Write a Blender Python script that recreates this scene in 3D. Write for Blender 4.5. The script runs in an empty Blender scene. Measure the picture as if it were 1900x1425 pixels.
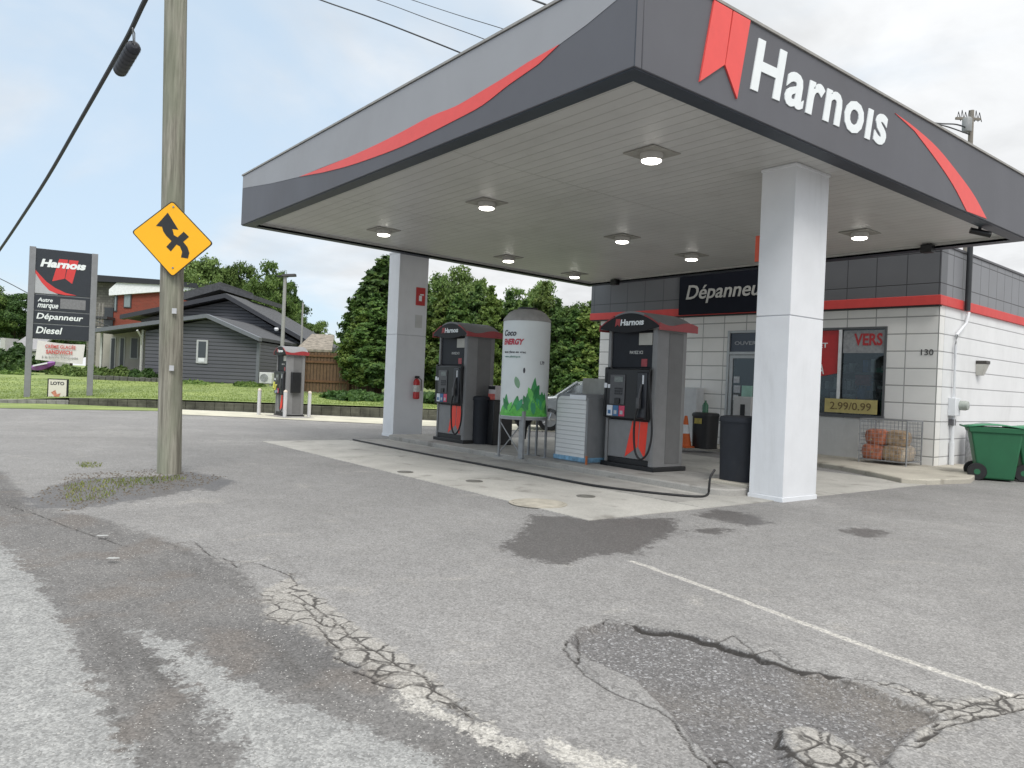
import bpy, bmesh, math, random
import numpy as np
from mathutils import Matrix, Vector
random.seed(7); RNG = np.random.default_rng(11)
sc = bpy.context.scene
COL = sc.collection
# ---------------------------------------------------------------- camera
FPX, PITCH, ROLL, YAW, CAMH = 1426.07, -0.00198, -0.04204, 0.90969, 1.4
fw = np.array([-math.sin(YAW)*math.cos(PITCH), math.cos(YAW)*math.cos(PITCH), math.sin(PITCH)])
_r = np.cross(fw, [0, 0, 1]); _r /= np.linalg.norm(_r); _u = np.cross(_r, fw)
RV = math.cos(ROLL)*_r - math.sin(ROLL)*_u
UV = math.sin(ROLL)*_r + math.cos(ROLL)*_u
C0 = np.array([0, 0, CAMH])
cam = bpy.data.cameras.new('camera'); co = bpy.data.objects.new('camera', cam); COL.objects.link(co)
cam.sensor_width = 36; cam.lens = FPX/1900*36; cam.clip_end = 3000; cam.clip_start = 0.05
m = Matrix(((RV[0], UV[0], -fw[0], 0), (RV[1], UV[1], -fw[1], 0), (RV[2], UV[2], -fw[2], CAMH), (0, 0, 0, 1)))
co.matrix_world = m
sc.camera = co
# ---------------------------------------------------------------- light
SUN_EL, SUN_AZ = math.radians(52), math.radians(-28)      # azimuth measured from +X towards +Y
sd = Vector((math.cos(SUN_EL)*math.cos(SUN_AZ), math.cos(SUN_EL)*math.sin(SUN_AZ), math.sin(SUN_EL)))
sun = bpy.data.lights.new('sun', 'SUN'); sun.energy = 1.5; sun.angle = math.radians(24); sun.color = (1.0, 0.965, 0.92)
so = bpy.data.objects.new('sun', sun); COL.objects.link(so); so.rotation_euler = sd.to_track_quat('Z', 'Y').to_euler()
so.location = (0, 0, 30)
sc.view_settings.view_transform = 'Standard'; sc.view_settings.look = 'None'; sc.view_settings.gamma = 1
sc.view_settings.exposure = 0.42
world = bpy.data.worlds.new('World'); sc.world = world; world.use_nodes = True
wn = world.node_tree; wn.nodes.clear()
def N(nt, t, **k):
    n = nt.nodes.new(t)
    for a, b in k.items():
        if a.startswith('i_'):
            n.inputs[int(a[2:]) if a[2:].isdigit() else a[2:].replace('_', ' ')].default_value = b
        else: setattr(n, a, b)
    return n
def build_world():
    nt = wn; L = nt.links.new
    sky = N(nt, 'ShaderNodeTexSky', sky_type='NISHITA', sun_disc=False, sun_elevation=SUN_EL,
            sun_rotation=math.pi/2-SUN_AZ, altitude=100, air_density=1.0, dust_density=1.2, ozone_density=1.6)
    tc = N(nt, 'ShaderNodeTexCoord')
    sep = N(nt, 'ShaderNodeSeparateXYZ'); L(tc.outputs['Generated'], sep.inputs[0])
    # project the direction on a flat cloud layer
    ad = N(nt, 'ShaderNodeMath', operation='ADD', i_1=0.22); L(sep.outputs[2], ad.inputs[0])
    mx = N(nt, 'ShaderNodeMath', operation='MAXIMUM', i_1=0.05); L(ad.outputs[0], mx.inputs[0])
    dx = N(nt, 'ShaderNodeMath', operation='DIVIDE'); L(sep.outputs[0], dx.inputs[0]); L(mx.outputs[0], dx.inputs[1])
    dy = N(nt, 'ShaderNodeMath', operation='DIVIDE'); L(sep.outputs[1], dy.inputs[0]); L(mx.outputs[0], dy.inputs[1])
    cb = N(nt, 'ShaderNodeCombineXYZ', i_2=3.1); L(dx.outputs[0], cb.inputs[0]); L(dy.outputs[0], cb.inputs[1])
    n1 = N(nt, 'ShaderNodeTexNoise', i_Scale=0.85, i_Detail=7.0, i_Roughness=0.52, i_Distortion=0.5); L(cb.outputs[0], n1.inputs['Vector'])
    n2 = N(nt, 'ShaderNodeTexNoise', i_Scale=2.6, i_Detail=6.0, i_Roughness=0.55, i_Distortion=0.3); L(cb.outputs[0], n2.inputs['Vector'])
    # the cover is thicker towards +Y (right of the view)
    dt = N(nt, 'ShaderNodeVectorMath', operation='DOT_PRODUCT'); L(tc.outputs['Generated'], dt.inputs[0]); dt.inputs[1].default_value = (0.60, 0.80, 0.0)
    b1 = N(nt, 'ShaderNodeMath', operation='MULTIPLY', i_1=0.17); L(dt.outputs['Value'], b1.inputs[0])
    s1 = N(nt, 'ShaderNodeMath', operation='ADD'); L(n1.outputs['Fac'], s1.inputs[0]); L(b1.outputs[0], s1.inputs[1])
    r1 = N(nt, 'ShaderNodeMapRange', interpolation_type='SMOOTHSTEP', i_1=0.35, i_2=0.60); L(s1.outputs[0], r1.inputs[0])
    r2 = N(nt, 'ShaderNodeMapRange', interpolation_type='SMOOTHSTEP', i_1=0.25, i_2=0.75, i_3=0.74, i_4=1.0); L(n2.outputs['Fac'], r2.inputs[0])
    cc = N(nt, 'ShaderNodeMix', data_type='RGBA', blend_type='MULTIPLY'); cc.inputs[0].default_value = 1
    cc.inputs[6].default_value = (5.8, 5.9, 6.0, 1); L(r2.outputs[0], cc.inputs[7])
    # veil: thin high haze everywhere that lifts the blue towards white
    veil = N(nt, 'ShaderNodeMix', data_type='RGBA'); veil.inputs[0].default_value = 0.80
    L(sky.outputs[0], veil.inputs[6]); veil.inputs[7].default_value = (3.9, 4.75, 5.55, 1)
    mix = N(nt, 'ShaderNodeMix', data_type='RGBA'); L(r1.outputs[0], mix.inputs[0]); L(veil.outputs[2], mix.inputs[6]); L(cc.outputs[2], mix.inputs[7])
    # an overcast sky is brighter overhead than near the horizon
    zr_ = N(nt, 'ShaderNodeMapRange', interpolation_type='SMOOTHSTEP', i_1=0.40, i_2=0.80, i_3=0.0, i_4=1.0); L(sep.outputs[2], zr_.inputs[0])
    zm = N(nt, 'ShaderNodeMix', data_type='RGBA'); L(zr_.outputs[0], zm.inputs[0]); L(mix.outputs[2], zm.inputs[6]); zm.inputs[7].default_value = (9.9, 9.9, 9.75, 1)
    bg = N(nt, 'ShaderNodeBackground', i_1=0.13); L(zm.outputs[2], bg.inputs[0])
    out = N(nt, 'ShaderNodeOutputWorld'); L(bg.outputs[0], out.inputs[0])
build_world()
# ---------------------------------------------------------------- geometry of the view (traced points -> real places)
def ray(px, py): return fw + RV*(px-950)/FPX + UV*(712.5-py)/FPX
def G(px, py, z=0.0):
    d = ray(px, py); return C0 + d*(z-CAMH)/d[2]
def D(px, py, t): return C0 + ray(px, py)*t
def ONP(px, py, q, n):
    d = ray(px, py); n = np.array(n, float); return C0 + d*(((np.array(q)-C0)@n)/(d@n))
# ---------------------------------------------------------------- materials
MATS = {}
def mat(name, col, rough=0.6, metal=0.0, var=0.12, vscale=6.0, bump=0.0, bscale=60.0, grime=0.0, spec=0.5, coat=0.0, streak=False, emis=None, estr=0.0, alpha=None):
    if name in MATS: return MATS[name]
    m = bpy.data.materials.new(name); m.use_nodes = True; nt = m.node_tree; L = nt.links.new
    b = nt.nodes['Principled BSDF']
    b.inputs['Roughness'].default_value = rough; b.inputs['Metallic'].default_value = metal
    b.inputs['Specular IOR Level'].default_value = spec; b.inputs['Coat Weight'].default_value = coat
    tc = N(nt, 'ShaderNodeTexCoord')
    c = (*col, 1)
    n = N(nt, 'ShaderNodeTexNoise', i_Scale=vscale, i_Detail=6.0, i_Roughness=0.6)
    if streak:
        mp = N(nt, 'ShaderNodeMapping'); mp.inputs['Scale'].default_value = (1, 1, 0.12); L(tc.outputs['Object'], mp.inputs[0]); L(mp.outputs[0], n.inputs['Vector'])
    else: L(tc.outputs['Object'], n.inputs['Vector'])
    mr = N(nt, 'ShaderNodeMapRange', i_1=0.3, i_2=0.7, i_3=1-var, i_4=1+var*0.6); L(n.outputs['Fac'], mr.inputs[0])
    mx = N(nt, 'ShaderNodeMix', data_type='RGBA', blend_type='MULTIPLY'); mx.inputs[0].default_value = 1; mx.inputs[6].default_value = c
    L(mr.outputs[0], mx.inputs[7]); last = mx.outputs[2]
    if grime > 0:
        g = N(nt, 'ShaderNodeTexNoise', i_Scale=vscale*0.35, i_Detail=9.0, i_Roughness=0.7, i_Distortion=0.6)
        mp = N(nt, 'ShaderNodeMapping'); mp.inputs['Scale'].default_value = (1, 1, 0.25); L(tc.outputs['Object'], mp.inputs[0]); L(mp.outputs[0], g.inputs['Vector'])
        gr = N(nt, 'ShaderNodeMapRange', interpolation_type='SMOOTHSTEP', i_1=0.5, i_2=0.78, i_3=0.0, i_4=grime); L(g.outputs['Fac'], gr.inputs[0])
        gm = N(nt, 'ShaderNodeMix', data_type='RGBA'); L(gr.outputs[0], gm.inputs[0]); L(last, gm.inputs[6]); gm.inputs[7].default_value = (0.12, 0.105, 0.085, 1)
        last = gm.outputs[2]
        rr = N(nt, 'ShaderNodeMapRange', i_1=0.0, i_2=1.0, i_3=rough, i_4=min(1, rough+0.3)); L(g.outputs['Fac'], rr.inputs[0]); L(rr.outputs[0], b.inputs['Roughness'])
    L(last, b.inputs['Base Color'])
    if bump > 0:
        n2 = N(nt, 'ShaderNodeTexNoise', i_Scale=bscale, i_Detail=4.0); L(tc.outputs['Object'], n2.inputs['Vector'])
        bp = N(nt, 'ShaderNodeBump', i_Strength=min(1, bump), i_Distance=0.01); L(n2.outputs['Fac'], bp.inputs['Height']); L(bp.outputs[0], b.inputs['Normal'])
    if emis:
        b.inputs['Emission Color'].default_value = (*emis, 1); b.inputs['Emission Strength'].default_value = estr
    MATS[name] = m; return m
def lines_mat(name, col, joint, period, width, axis=2, offset=0.0, axis2=None, period2=1.0, width2=0.01, off2=0.0, rough=0.5, var=0.08, bump=0.6, grime=0.12, lean=False, vscale=1.5, metal=0.0, zmin2=None):
    """paint with grooves every `period` metres along an axis, and optionally along a second axis"""
    if name in MATS: return MATS[name]
    m = bpy.data.materials.new(name); m.use_nodes = True; nt = m.node_tree; L = nt.links.new
    b = nt.nodes['Principled BSDF']; b.inputs['Roughness'].default_value = rough; b.inputs['Metallic'].default_value = metal
    tc = N(nt, 'ShaderNodeTexCoord'); sp = N(nt, 'ShaderNodeSeparateXYZ'); L(tc.outputs['Object'], sp.inputs[0])
    def groove(ax, per, wd, off):
        a = N(nt, 'ShaderNodeMath', operation='ADD', i_1=off+1000*per); L(sp.outputs[ax], a.inputs[0])
        md = N(nt, 'ShaderNodeMath', operation='MODULO', i_1=per); L(a.outputs[0], md.inputs[0])
        s = N(nt, 'ShaderNodeMath', operation='SUBTRACT', i_1=per/2); L(md.outputs[0], s.inputs[0])
        ab = N(nt, 'ShaderNodeMath', operation='ABSOLUTE'); L(s.outputs[0], ab.inputs[0])
        r = N(nt, 'ShaderNodeMapRange', interpolation_type='SMOOTHSTEP', i_1=per/2-wd, i_2=per/2-wd*0.4, i_3=0.0, i_4=1.0); L(ab.outputs[0], r.inputs[0])
        rp = N(nt, 'ShaderNodeMath', operation='DIVIDE', i_1=per); L(md.outputs[0], rp.inputs[0])
        return r.outputs[0], rp.outputs[0]
    g1, ramp = groove(axis, period, width, offset)
    last = g1
    if axis2 is not None:
        g2, _ = groove(axis2, period2, width2, off2)
        if zmin2 is not None:
            gt = N(nt, 'ShaderNodeMath', operation='GREATER_THAN', i_1=zmin2); L(sp.outputs[2], gt.inputs[0])
            mm = N(nt, 'ShaderNodeMath', operation='MULTIPLY'); L(g2, mm.inputs[0]); L(gt.outputs[0], mm.inputs[1]); g2 = mm.outputs[0]
        mxx = N(nt, 'ShaderNodeMath', operation='MAXIMUM'); L(g1, mxx.inputs[0]); L(g2, mxx.inputs[1]); last = mxx.outputs[0]
    n = N(nt, 'ShaderNodeTexNoise', i_Scale=vscale, i_Detail=7.0, i_Roughness=0.62); L(tc.outputs['Object'], n.inputs['Vector'])
    mr = N(nt, 'ShaderNodeMapRange', i_1=0.3, i_2=0.7, i_3=1-var, i_4=1+var*0.5); L(n.outputs['Fac'], mr.inputs[0])
    mx = N(nt, 'ShaderNodeMix', data_type='RGBA', blend_type='MULTIPLY'); mx.inputs[0].default_value = 1; mx.inputs[6].default_value = (*col, 1); L(mr.outputs[0], mx.inputs[7])
    g = N(nt, 'ShaderNodeTexNoise', i_Scale=1.1, i_Detail=9.0, i_Roughness=0.7, i_Distortion=0.8)
    mp = N(nt, 'ShaderNodeMapping'); mp.inputs['Scale'].default_value = (1, 1, 0.3); L(tc.outputs['Object'], mp.inputs[0]); L(mp.outputs[0], g.inputs['Vector'])
    gr = N(nt, 'ShaderNodeMapRange', interpolation_type='SMOOTHSTEP', i_1=0.48, i_2=0.8, i_3=0.0, i_4=grime); L(g.outputs['Fac'], gr.inputs[0])
    gm = N(nt, 'ShaderNodeMix', data_type='RGBA'); L(gr.outputs[0], gm.inputs[0]); L(mx.outputs[2], gm.inputs[6]); gm.inputs[7].default_value = (0.14, 0.12, 0.1, 1)
    jm = N(nt, 'ShaderNodeMix', data_type='RGBA'); L(last, jm.inputs[0]); L(gm.outputs[2], jm.inputs[6]); jm.inputs[7].default_value = (*joint, 1)
    L(jm.outputs[2], b.inputs['Base Color'])
    h = N(nt, 'ShaderNodeMath', operation='SUBTRACT'); h.inputs[0].default_value = 1.0; L(last, h.inputs[1]); hh = h.outputs[0]
    if lean:
        q = N(nt, 'ShaderNodeMath', operation='SUBTRACT'); L(hh, q.inputs[0]); L(ramp, q.inputs[1]); hh = q.outputs[0]
    bp = N(nt, 'ShaderNodeBump', i_Strength=bump, i_Distance=0.02); L(hh, bp.inputs['Height']); L(bp.outputs[0], b.inputs['Normal'])
    MATS[name] = m; return m
def glass_mat(name, tint=(0.012, 0.014, 0.016), trans=0.8):
    if name in MATS: return MATS[name]
    m = bpy.data.materials.new(name); m.use_nodes = True; nt = m.node_tree; nt.nodes.clear(); L = nt.links.new
    gl = N(nt, 'ShaderNodeBsdfGlossy'); gl.inputs['Roughness'].default_value = 0.03; gl.inputs['Color'].default_value = (0.9, 0.95, 1, 1)
    df = N(nt, 'ShaderNodeBsdfDiffuse'); df.inputs['Color'].default_value = (*tint, 1)
    tr = N(nt, 'ShaderNodeBsdfTransparent'); tr.inputs['Color'].default_value = (0.75, 0.8, 0.8, 1)
    m1 = N(nt, 'ShaderNodeMixShader', i_0=trans); L(df.outputs[0], m1.inputs[1]); L(tr.outputs[0], m1.inputs[2])
    fr = N(nt, 'ShaderNodeFresnel', i_IOR=1.5)
    m2 = N(nt, 'ShaderNodeMixShader'); L(fr.outputs[0], m2.inputs[0]); L(m1.outputs[0], m2.inputs[1]); L(gl.outputs[0], m2.inputs[2])
    o = N(nt, 'ShaderNodeOutputMaterial'); L(m2.outputs[0], o.inputs[0]); MATS[name] = m; return m
def concrete_mat(name, c1, c2, scale=1.0, crackw=0.0):
    if name in MATS: return MATS[name]
    m = bpy.data.materials.new(name); m.use_nodes = True; nt = m.node_tree; L = nt.links.new
    b = nt.nodes['Principled BSDF']; b.inputs['Roughness'].default_value = 0.85
    tc = N(nt, 'ShaderNodeTexCoord')
    n1 = N(nt, 'ShaderNodeTexNoise', i_Scale=0.9*scale, i_Detail=9.0, i_Roughness=0.65, i_Distortion=0.4); L(tc.outputs['Object'], n1.inputs['Vector'])
    r1 = N(nt, 'ShaderNodeMapRange', i_1=0.3, i_2=0.7); L(n1.outputs['Fac'], r1.inputs[0])
    mx = N(nt, 'ShaderNodeMix', data_type='RGBA'); L(r1.outputs[0], mx.inputs[0]); mx.inputs[6].default_value = (*c2, 1); mx.inputs[7].default_value = (*c1, 1)
    n2 = N(nt, 'ShaderNodeTexNoise', i_Scale=55*scale, i_Detail=5.0, i_Roughness=0.75); L(tc.outputs['Object'], n2.inputs['Vector'])
    r2 = N(nt, 'ShaderNodeMapRange', i_1=0.25, i_2=0.75, i_3=0.72, i_4=1.2); L(n2.outputs['Fac'], r2.inputs[0])
    m2 = N(nt, 'ShaderNodeMix', data_type='RGBA', blend_type='MULTIPLY'); m2.inputs[0].default_value = 1; L(mx.outputs[2], m2.inputs[6]); L(r2.outputs[0], m2.inputs[7])
    # oil spots
    n3 = N(nt, 'ShaderNodeTexNoise', i_Scale=2.3*scale, i_Detail=4.0, i_Roughness=0.5); L(tc.outputs['Object'], n3.inputs['Vector'])
    r3 = N(nt, 'ShaderNodeMapRange', interpolation_type='SMOOTHSTEP', i_1=0.56, i_2=0.74, i_3=0.0, i_4=0.6); L(n3.outputs['Fac'], r3.inputs[0])
    m3 = N(nt, 'ShaderNodeMix', data_type='RGBA'); L(r3.outputs[0], m3.inputs[0]); L(m2.outputs[2], m3.inputs[6]); m3.inputs[7].default_value = (c2[0]*0.45, c2[1]*0.43, c2[2]*0.4, 1)
    L(m3.outputs[2], b.inputs['Base Color'])
    bp = N(nt, 'ShaderNodeBump', i_Strength=0.5, i_Distance=0.006); L(n2.outputs['Fac'], bp.inputs['Height']); L(bp.outputs[0], b.inputs['Normal'])
    MATS[name] = m; return m
def leaf_mat(name, c1, c2, c3=None, trans=0.25):
    if name in MATS: return MATS[name]
    m = bpy.data.materials.new(name); m.use_nodes = True; nt = m.node_tree; nt.nodes.clear(); L = nt.links.new
    ge = N(nt, 'ShaderNodeNewGeometry'); tc = N(nt, 'ShaderNodeTexCoord')
    oi = N(nt, 'ShaderNodeObjectInfo')
    n = N(nt, 'ShaderNodeTexNoise', i_Scale=1.1, i_Detail=3.0); L(tc.outputs['Object'], n.inputs['Vector'])
    a = N(nt, 'ShaderNodeMath', operation='MULTIPLY_ADD', i_1=0.55); L(ge.outputs['Random Per Island'], a.inputs[0])
    nr = N(nt, 'ShaderNodeMapRange', i_1=0.3, i_2=0.7, i_3=0.0, i_4=0.45); L(n.outputs['Fac'], nr.inputs[0]); L(nr.outputs[0], a.inputs[2])
    cr = N(nt, 'ShaderNodeValToRGB'); L(a.outputs[0], cr.inputs[0])
    cr.color_ramp.elements[0].color = (*c1, 1); cr.color_ramp.elements[1].color = (*(c3 or c2), 1)
    e = cr.color_ramp.elements.new(0.6); e.color = (*c2, 1)
    ov = N(nt, 'ShaderNodeMapRange', i_3=0.78, i_4=1.25); L(oi.outputs['Random'], ov.inputs[0])
    mu = N(nt, 'ShaderNodeMix', data_type='RGBA', blend_type='MULTIPLY'); mu.inputs[0].default_value = 1; L(cr.outputs[0], mu.inputs[6]); L(ov.outputs[0], mu.inputs[7])
    d = N(nt, 'ShaderNodeBsdfPrincipled'); d.inputs['Roughness'].default_value = 0.55; d.inputs['Specular IOR Level'].default_value = 0.25; L(mu.outputs[2], d.inputs['Base Color'])
    t = N(nt, 'ShaderNodeBsdfTranslucent'); L(mu.outputs[2], t.inputs['Color'])
    ms = N(nt, 'ShaderNodeMixShader', i_0=trans); L(d.outputs[0], ms.inputs[1]); L(t.outputs[0], ms.inputs[2])
    o = N(nt, 'ShaderNodeOutputMaterial'); L(ms.outputs[0], o.inputs[0]); MATS[name] = m; return m
# ---------------------------------------------------------------- object helpers
def tag(o, label=None, cat=None, group=None, kind=None):
    if label: o['label'] = label
    if cat: o['category'] = cat
    if group: o['group'] = group
    if kind: o['kind'] = kind
    return o
def empty(name, loc, rz=0.0, label=None, cat=None, group=None, rx=0.0, ry=0.0):
    o = bpy.data.objects.new(name, None); COL.objects.link(o); o.location = tuple(float(v) for v in loc); o.rotation_euler = (rx, ry, rz)
    o.empty_display_size = 0.2
    return tag(o, label, cat, group)
def copy_tree(o, parent=None):
    c = o.copy(); COL.objects.link(c); c.parent = parent
    for ch in list(o.children): copy_tree(ch, c)
    return c
class MB:
    def __init__(s): s.v = []; s.f = []
    def add(s, vs, fs):
        b = len(s.v); s.v += [tuple(float(q) for q in p) for p in vs]; s.f += [tuple(i+b for i in f) for f in fs]; return s
    def box(s, x0, x1, y0, y1, z0, z1):
        return s.add([(x0,y0,z0),(x1,y0,z0),(x1,y1,z0),(x0,y1,z0),(x0,y0,z1),(x1,y0,z1),(x1,y1,z1),(x0,y1,z1)],
                     [(0,3,2,1),(4,5,6,7),(0,1,5,4),(1,2,6,5),(2,3,7,6),(3,0,4,7)])
    def hexa(s, b, t):   # bottom 4, top 4
        return s.add(list(b)+list(t), [(0,3,2,1),(4,5,6,7),(0,1,5,4),(1,2,6,5),(2,3,7,6),(3,0,4,7)])
    def prism(s, pts, d):      # polygon pts (3d), extrude by vector d
        n = len(pts); d = np.array(d, float)
        P = [np.array(p, float) for p in pts]
        return s.add(P+[p+d for p in P], [tuple(range(n))[::-1], tuple(range(n, 2*n))]+[(i,(i+1)%n,(i+1)%n+n,i+n) for i in range(n)])
    def lathe(s, prof, n=24, c=(0,0,0), axis='z', caps=True):
        vs = []; k = len(prof)
        for r, h in prof:
            for i in range(n):
                a = 2*math.pi*i/n; x, y = r*math.cos(a), r*math.sin(a)
                p = (x, y, h) if axis == 'z' else ((h, x, y) if axis == 'x' else (x, h, y))
                vs.append((p[0]+c[0], p[1]+c[1], p[2]+c[2]))
        fs = [(j*n+i, j*n+(i+1)%n, (j+1)*n+(i+1)%n, (j+1)*n+i) for j in range(k-1) for i in range(n)]
        if caps: fs += [tuple(range(n))[::-1], tuple((k-1)*n+i for i in range(n))]
        return s.add(vs, fs)
    def tube(s, pts, r, n=8, r1=None, caps=True):
        P = [np.array(p, float) for p in pts]; k = len(P); vs = []
        up = None
        for j in range(k):
            t = P[min(j+1, k-1)]-P[max(j-1, 0)]; t /= (np.linalg.norm(t)+1e-9)
            if up is None:
                up = np.array([0, 0, 1.0]) if abs(t[2]) < 0.9 else np.array([1.0, 0, 0])
            a = np.cross(t, up); a /= np.linalg.norm(a)+1e-9; b = np.cross(t, a); up = -b if False else up
            if abs(t@up) > 0.95: up = np.array([1.0, 0.1, 0]) if abs(t[0]) < 0.9 else np.array([0, 1.0, 0])
            rr = r if r1 is None else r+(r1-r)*j/(k-1)
            for i in range(n):
                an = 2*math.pi*i/n; vs.append(P[j]+rr*(a*math.cos(an)+b*math.sin(an)))
        fs = [(j*n+i, j*n+(i+1)%n, (j+1)*n+(i+1)%n, (j+1)*n+i) for j in range(k-1) for i in range(n)]
        if caps: fs += [tuple(range(n))[::-1], tuple((k-1)*n+i for i in range(n))]
        return s.add(vs, fs)
    def build(s, name, m, parent=None, bevel=0.0, smooth=False, seg=2, **kw):
        me = bpy.data.meshes.new(name); me.from_pydata(s.v, [], s.f); me.validate(); me.update()
        bm = bmesh.new(); bm.from_mesh(me); bmesh.ops.recalc_face_normals(bm, faces=bm.faces); bm.to_mesh(me); bm.free()
        o = bpy.data.objects.new(name, me); COL.objects.link(o); me.materials.append(m)
        if parent: o.parent = parent
        if smooth:
            me.polygons.foreach_set('use_smooth', [True]*len(me.polygons)); me.set_sharp_from_angle(angle=math.radians(38))
        if bevel > 0:
            bv = o.modifiers.new('bevel', 'BEVEL'); bv.width = bevel; bv.segments = seg; bv.limit_method = 'ANGLE'; bv.angle_limit = math.radians(40)
            bv.harden_normals = False
            me.polygons.foreach_set('use_smooth', [True]*len(me.polygons)); me.set_sharp_from_angle(angle=math.radians(30))
        return tag(o, **kw)
def catmull(pts, n=8):
    P = [np.array(p, float) for p in pts]; P = [2*P[0]-P[1]]+P+[2*P[-1]-P[-2]]; out = []
    for i in range(1, len(P)-2):
        for k in range(n):
            t = k/n
            out.append(0.5*((2*P[i])+(-P[i-1]+P[i+1])*t+(2*P[i-1]-5*P[i]+4*P[i+1]-P[i+2])*t*t+(-P[i-1]+3*P[i]-3*P[i+1]+P[i+2])*t**3))
    out.append(P[-2]); return out
def fromarr(name, V, F, m, parent=None, smooth=False, **kw):
    me = bpy.data.meshes.new(name); V = np.asarray(V, np.float32); F = np.asarray(F, np.int32); k = F.shape[1]
    me.vertices.add(len(V)); me.vertices.foreach_set('co', V.ravel()); me.loops.add(F.size); me.loops.foreach_set('vertex_index', F.ravel())
    me.polygons.add(len(F)); me.polygons.foreach_set('loop_start', np.arange(0, F.size, k, dtype=np.int32)); me.polygons.foreach_set('loop_total', np.full(len(F), k, np.int32))
    if smooth: me.polygons.foreach_set('use_smooth', np.ones(len(F), bool))
    me.update(calc_edges=True); me.materials.append(m)
    o = bpy.data.objects.new(name, me); COL.objects.link(o)
    if parent: o.parent = parent
    return tag(o, **kw)
def text_on(s, P0, ux, uy, w, h, m, parent=None, bold=0.02, shear=0.0, depth=0.008, name='lettering', condense=None, space=1.0, label=None):
    """lettering whose box starts at P0, w along ux and h along uy (h = cap height), standing out by `depth`"""
    cu = bpy.data.curves.new('t', 'FONT'); cu.body = s; cu.offset = bold; cu.shear = 0; cu.resolution_u = 3; cu.space_character = space; cu.fill_mode = 'FRONT'
    ob = bpy.data.objects.new('t', cu); COL.objects.link(ob); bpy.context.view_layer.update()
    me = bpy.data.meshes.new_from_object(ob.evaluated_get(bpy.context.evaluated_depsgraph_get()))
    bpy.data.objects.remove(ob)
    V = np.array([v.co[:] for v in me.vertices]); F = [tuple(p.vertices) for p in me.polygons]
    cap = V[:, 1].max()+bold
    x0, x1 = V[:, 0].min(), V[:, 0].max()
    ux = np.array(ux, float); uy = np.array(uy, float); n = np.cross(ux, uy)
    X = (V[:, 0]-x0)/(x1-x0)*w; Y = (V[:, 1]+bold)/cap*h; X = X+Y*shear
    P = np.array(P0)+np.outer(X, ux)+np.outer(Y, uy)
    nv = len(V)
    from collections import Counter
    ec = Counter()
    for f in F:
        for i in range(len(f)): ec[(f[i], f[(i+1)%len(f)])] += 1
    front = P+n*depth
    faces = [tuple(i+nv for i in f) for f in F]
    for (a, b) in ec:
        if (b, a) not in ec: faces.append((a, b, b+nv, a+nv))
    me2 = bpy.data.meshes.new(name); me2.from_pydata([tuple(p) for p in np.vstack([P, front])], [], faces); me2.update(); me2.materials.append(m)
    bpy.data.meshes.remove(me)
    o = bpy.data.objects.new(name, me2); COL.objects.link(o)
    if parent: o.parent = parent
    if label: o['label'] = label
    return o
# common paints
DARK = (0.075, 0.08, 0.095)
M_fdark = mat('fascia_dark', (0.102, 0.104, 0.118), 0.40, var=0.06, vscale=1.2, grime=0.10)
M_flight = mat('fascia_light', (0.315, 0.322, 0.34), 0.4, var=0.05, vscale=1.0, grime=0.12)
M_red = mat('logo_red', (0.78, 0.085, 0.075), 0.42, var=0.05)
M_white = mat('logo_white', (0.80, 0.84, 0.85), 0.45, var=0.04)
M_trim = mat('trim_dark', (0.032, 0.042, 0.058), 0.5, var=0.15)
M_black = mat('black_plastic', (0.008, 0.0085, 0.010), 0.4, var=0.2)
M_grey = mat('pump_grey', (0.225, 0.225, 0.227), 0.42, var=0.08, grime=0.12, metal=0.1)
M_steel = mat('galvanised', (0.34, 0.35, 0.36), 0.45, metal=0.6, var=0.2, grime=0.2)
M_wpaint = mat('white_paint', (0.72, 0.74, 0.77), 0.5, var=0.05, vscale=3, grime=0.12)
M_rubber = mat('rubber', (0.015, 0.015, 0.016), 0.55, var=0.2)
# ---------------------------------------------------------------- ground sheet
def sdf(P, poly):
    """signed distance (negative inside) of points to a closed polygon"""
    d = np.full(len(P), 1e9); inside = np.zeros(len(P), bool); n = len(poly)
    for i in range(n):
        a, b = poly[i], poly[(i+1) % n]; ab = b-a; t = np.clip(((P-a)@ab)/(ab@ab+1e-12), 0, 1)
        d = np.minimum(d, np.hypot(*(P-a-t[:, None]*ab).T))
        c = ((a[1] > P[:, 1]) != (b[1] > P[:, 1])) & (P[:, 0] < (b[0]-a[0])*(P[:, 1]-a[1])/(b[1]-a[1]+1e-12)+a[0]); inside ^= c
    return np.where(inside, -d, d)
def dline(P, pts):
    d = np.full(len(P), 1e9)
    for a, b in zip(pts[:-1], pts[1:]):
        ab = b-a; t = np.clip(((P-a)@ab)/(ab@ab+1e-12), 0, 1); d = np.minimum(d, np.hypot(*(P-a-t[:, None]*ab).T))
    return d
def GP(l, z=0.0): return np.array([G(x, y, z)[:2] for x, y in l])
def jag(pts, amp, step=0.05, seed=1):
    r = np.random.default_rng(seed); out = []
    for a, b in zip(pts[:-1], pts[1:]):
        n = max(1, int(np.hypot(*(b-a))/step)); 
        for i in range(n): out.append(a+(b-a)*i/n+r.normal(0, amp, 2)*(i > 0))
    out.append(pts[-1]); return np.array(out)
patch = GP([(1052,1188),(1075,1165),(1120,1154),(1180,1160),(1260,1170),(1330,1188),(1400,1213),(1470,1240),(1540,1252),(1600,1270),(1680,1300),(1738,1320),(1745,1335),(1700,1352),(1672,1380),(1640,1425),(1625,1460),(1540,1480),(1350,1460),(1300,1390),(1250,1330),(1180,1262),(1100,1225)])
slab = GP([(1447,1352),(1490,1345),(1540,1358),(1580,1380),(1610,1400),(1640,1432),(1600,1480),(1500,1480),(1470,1405)])
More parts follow.
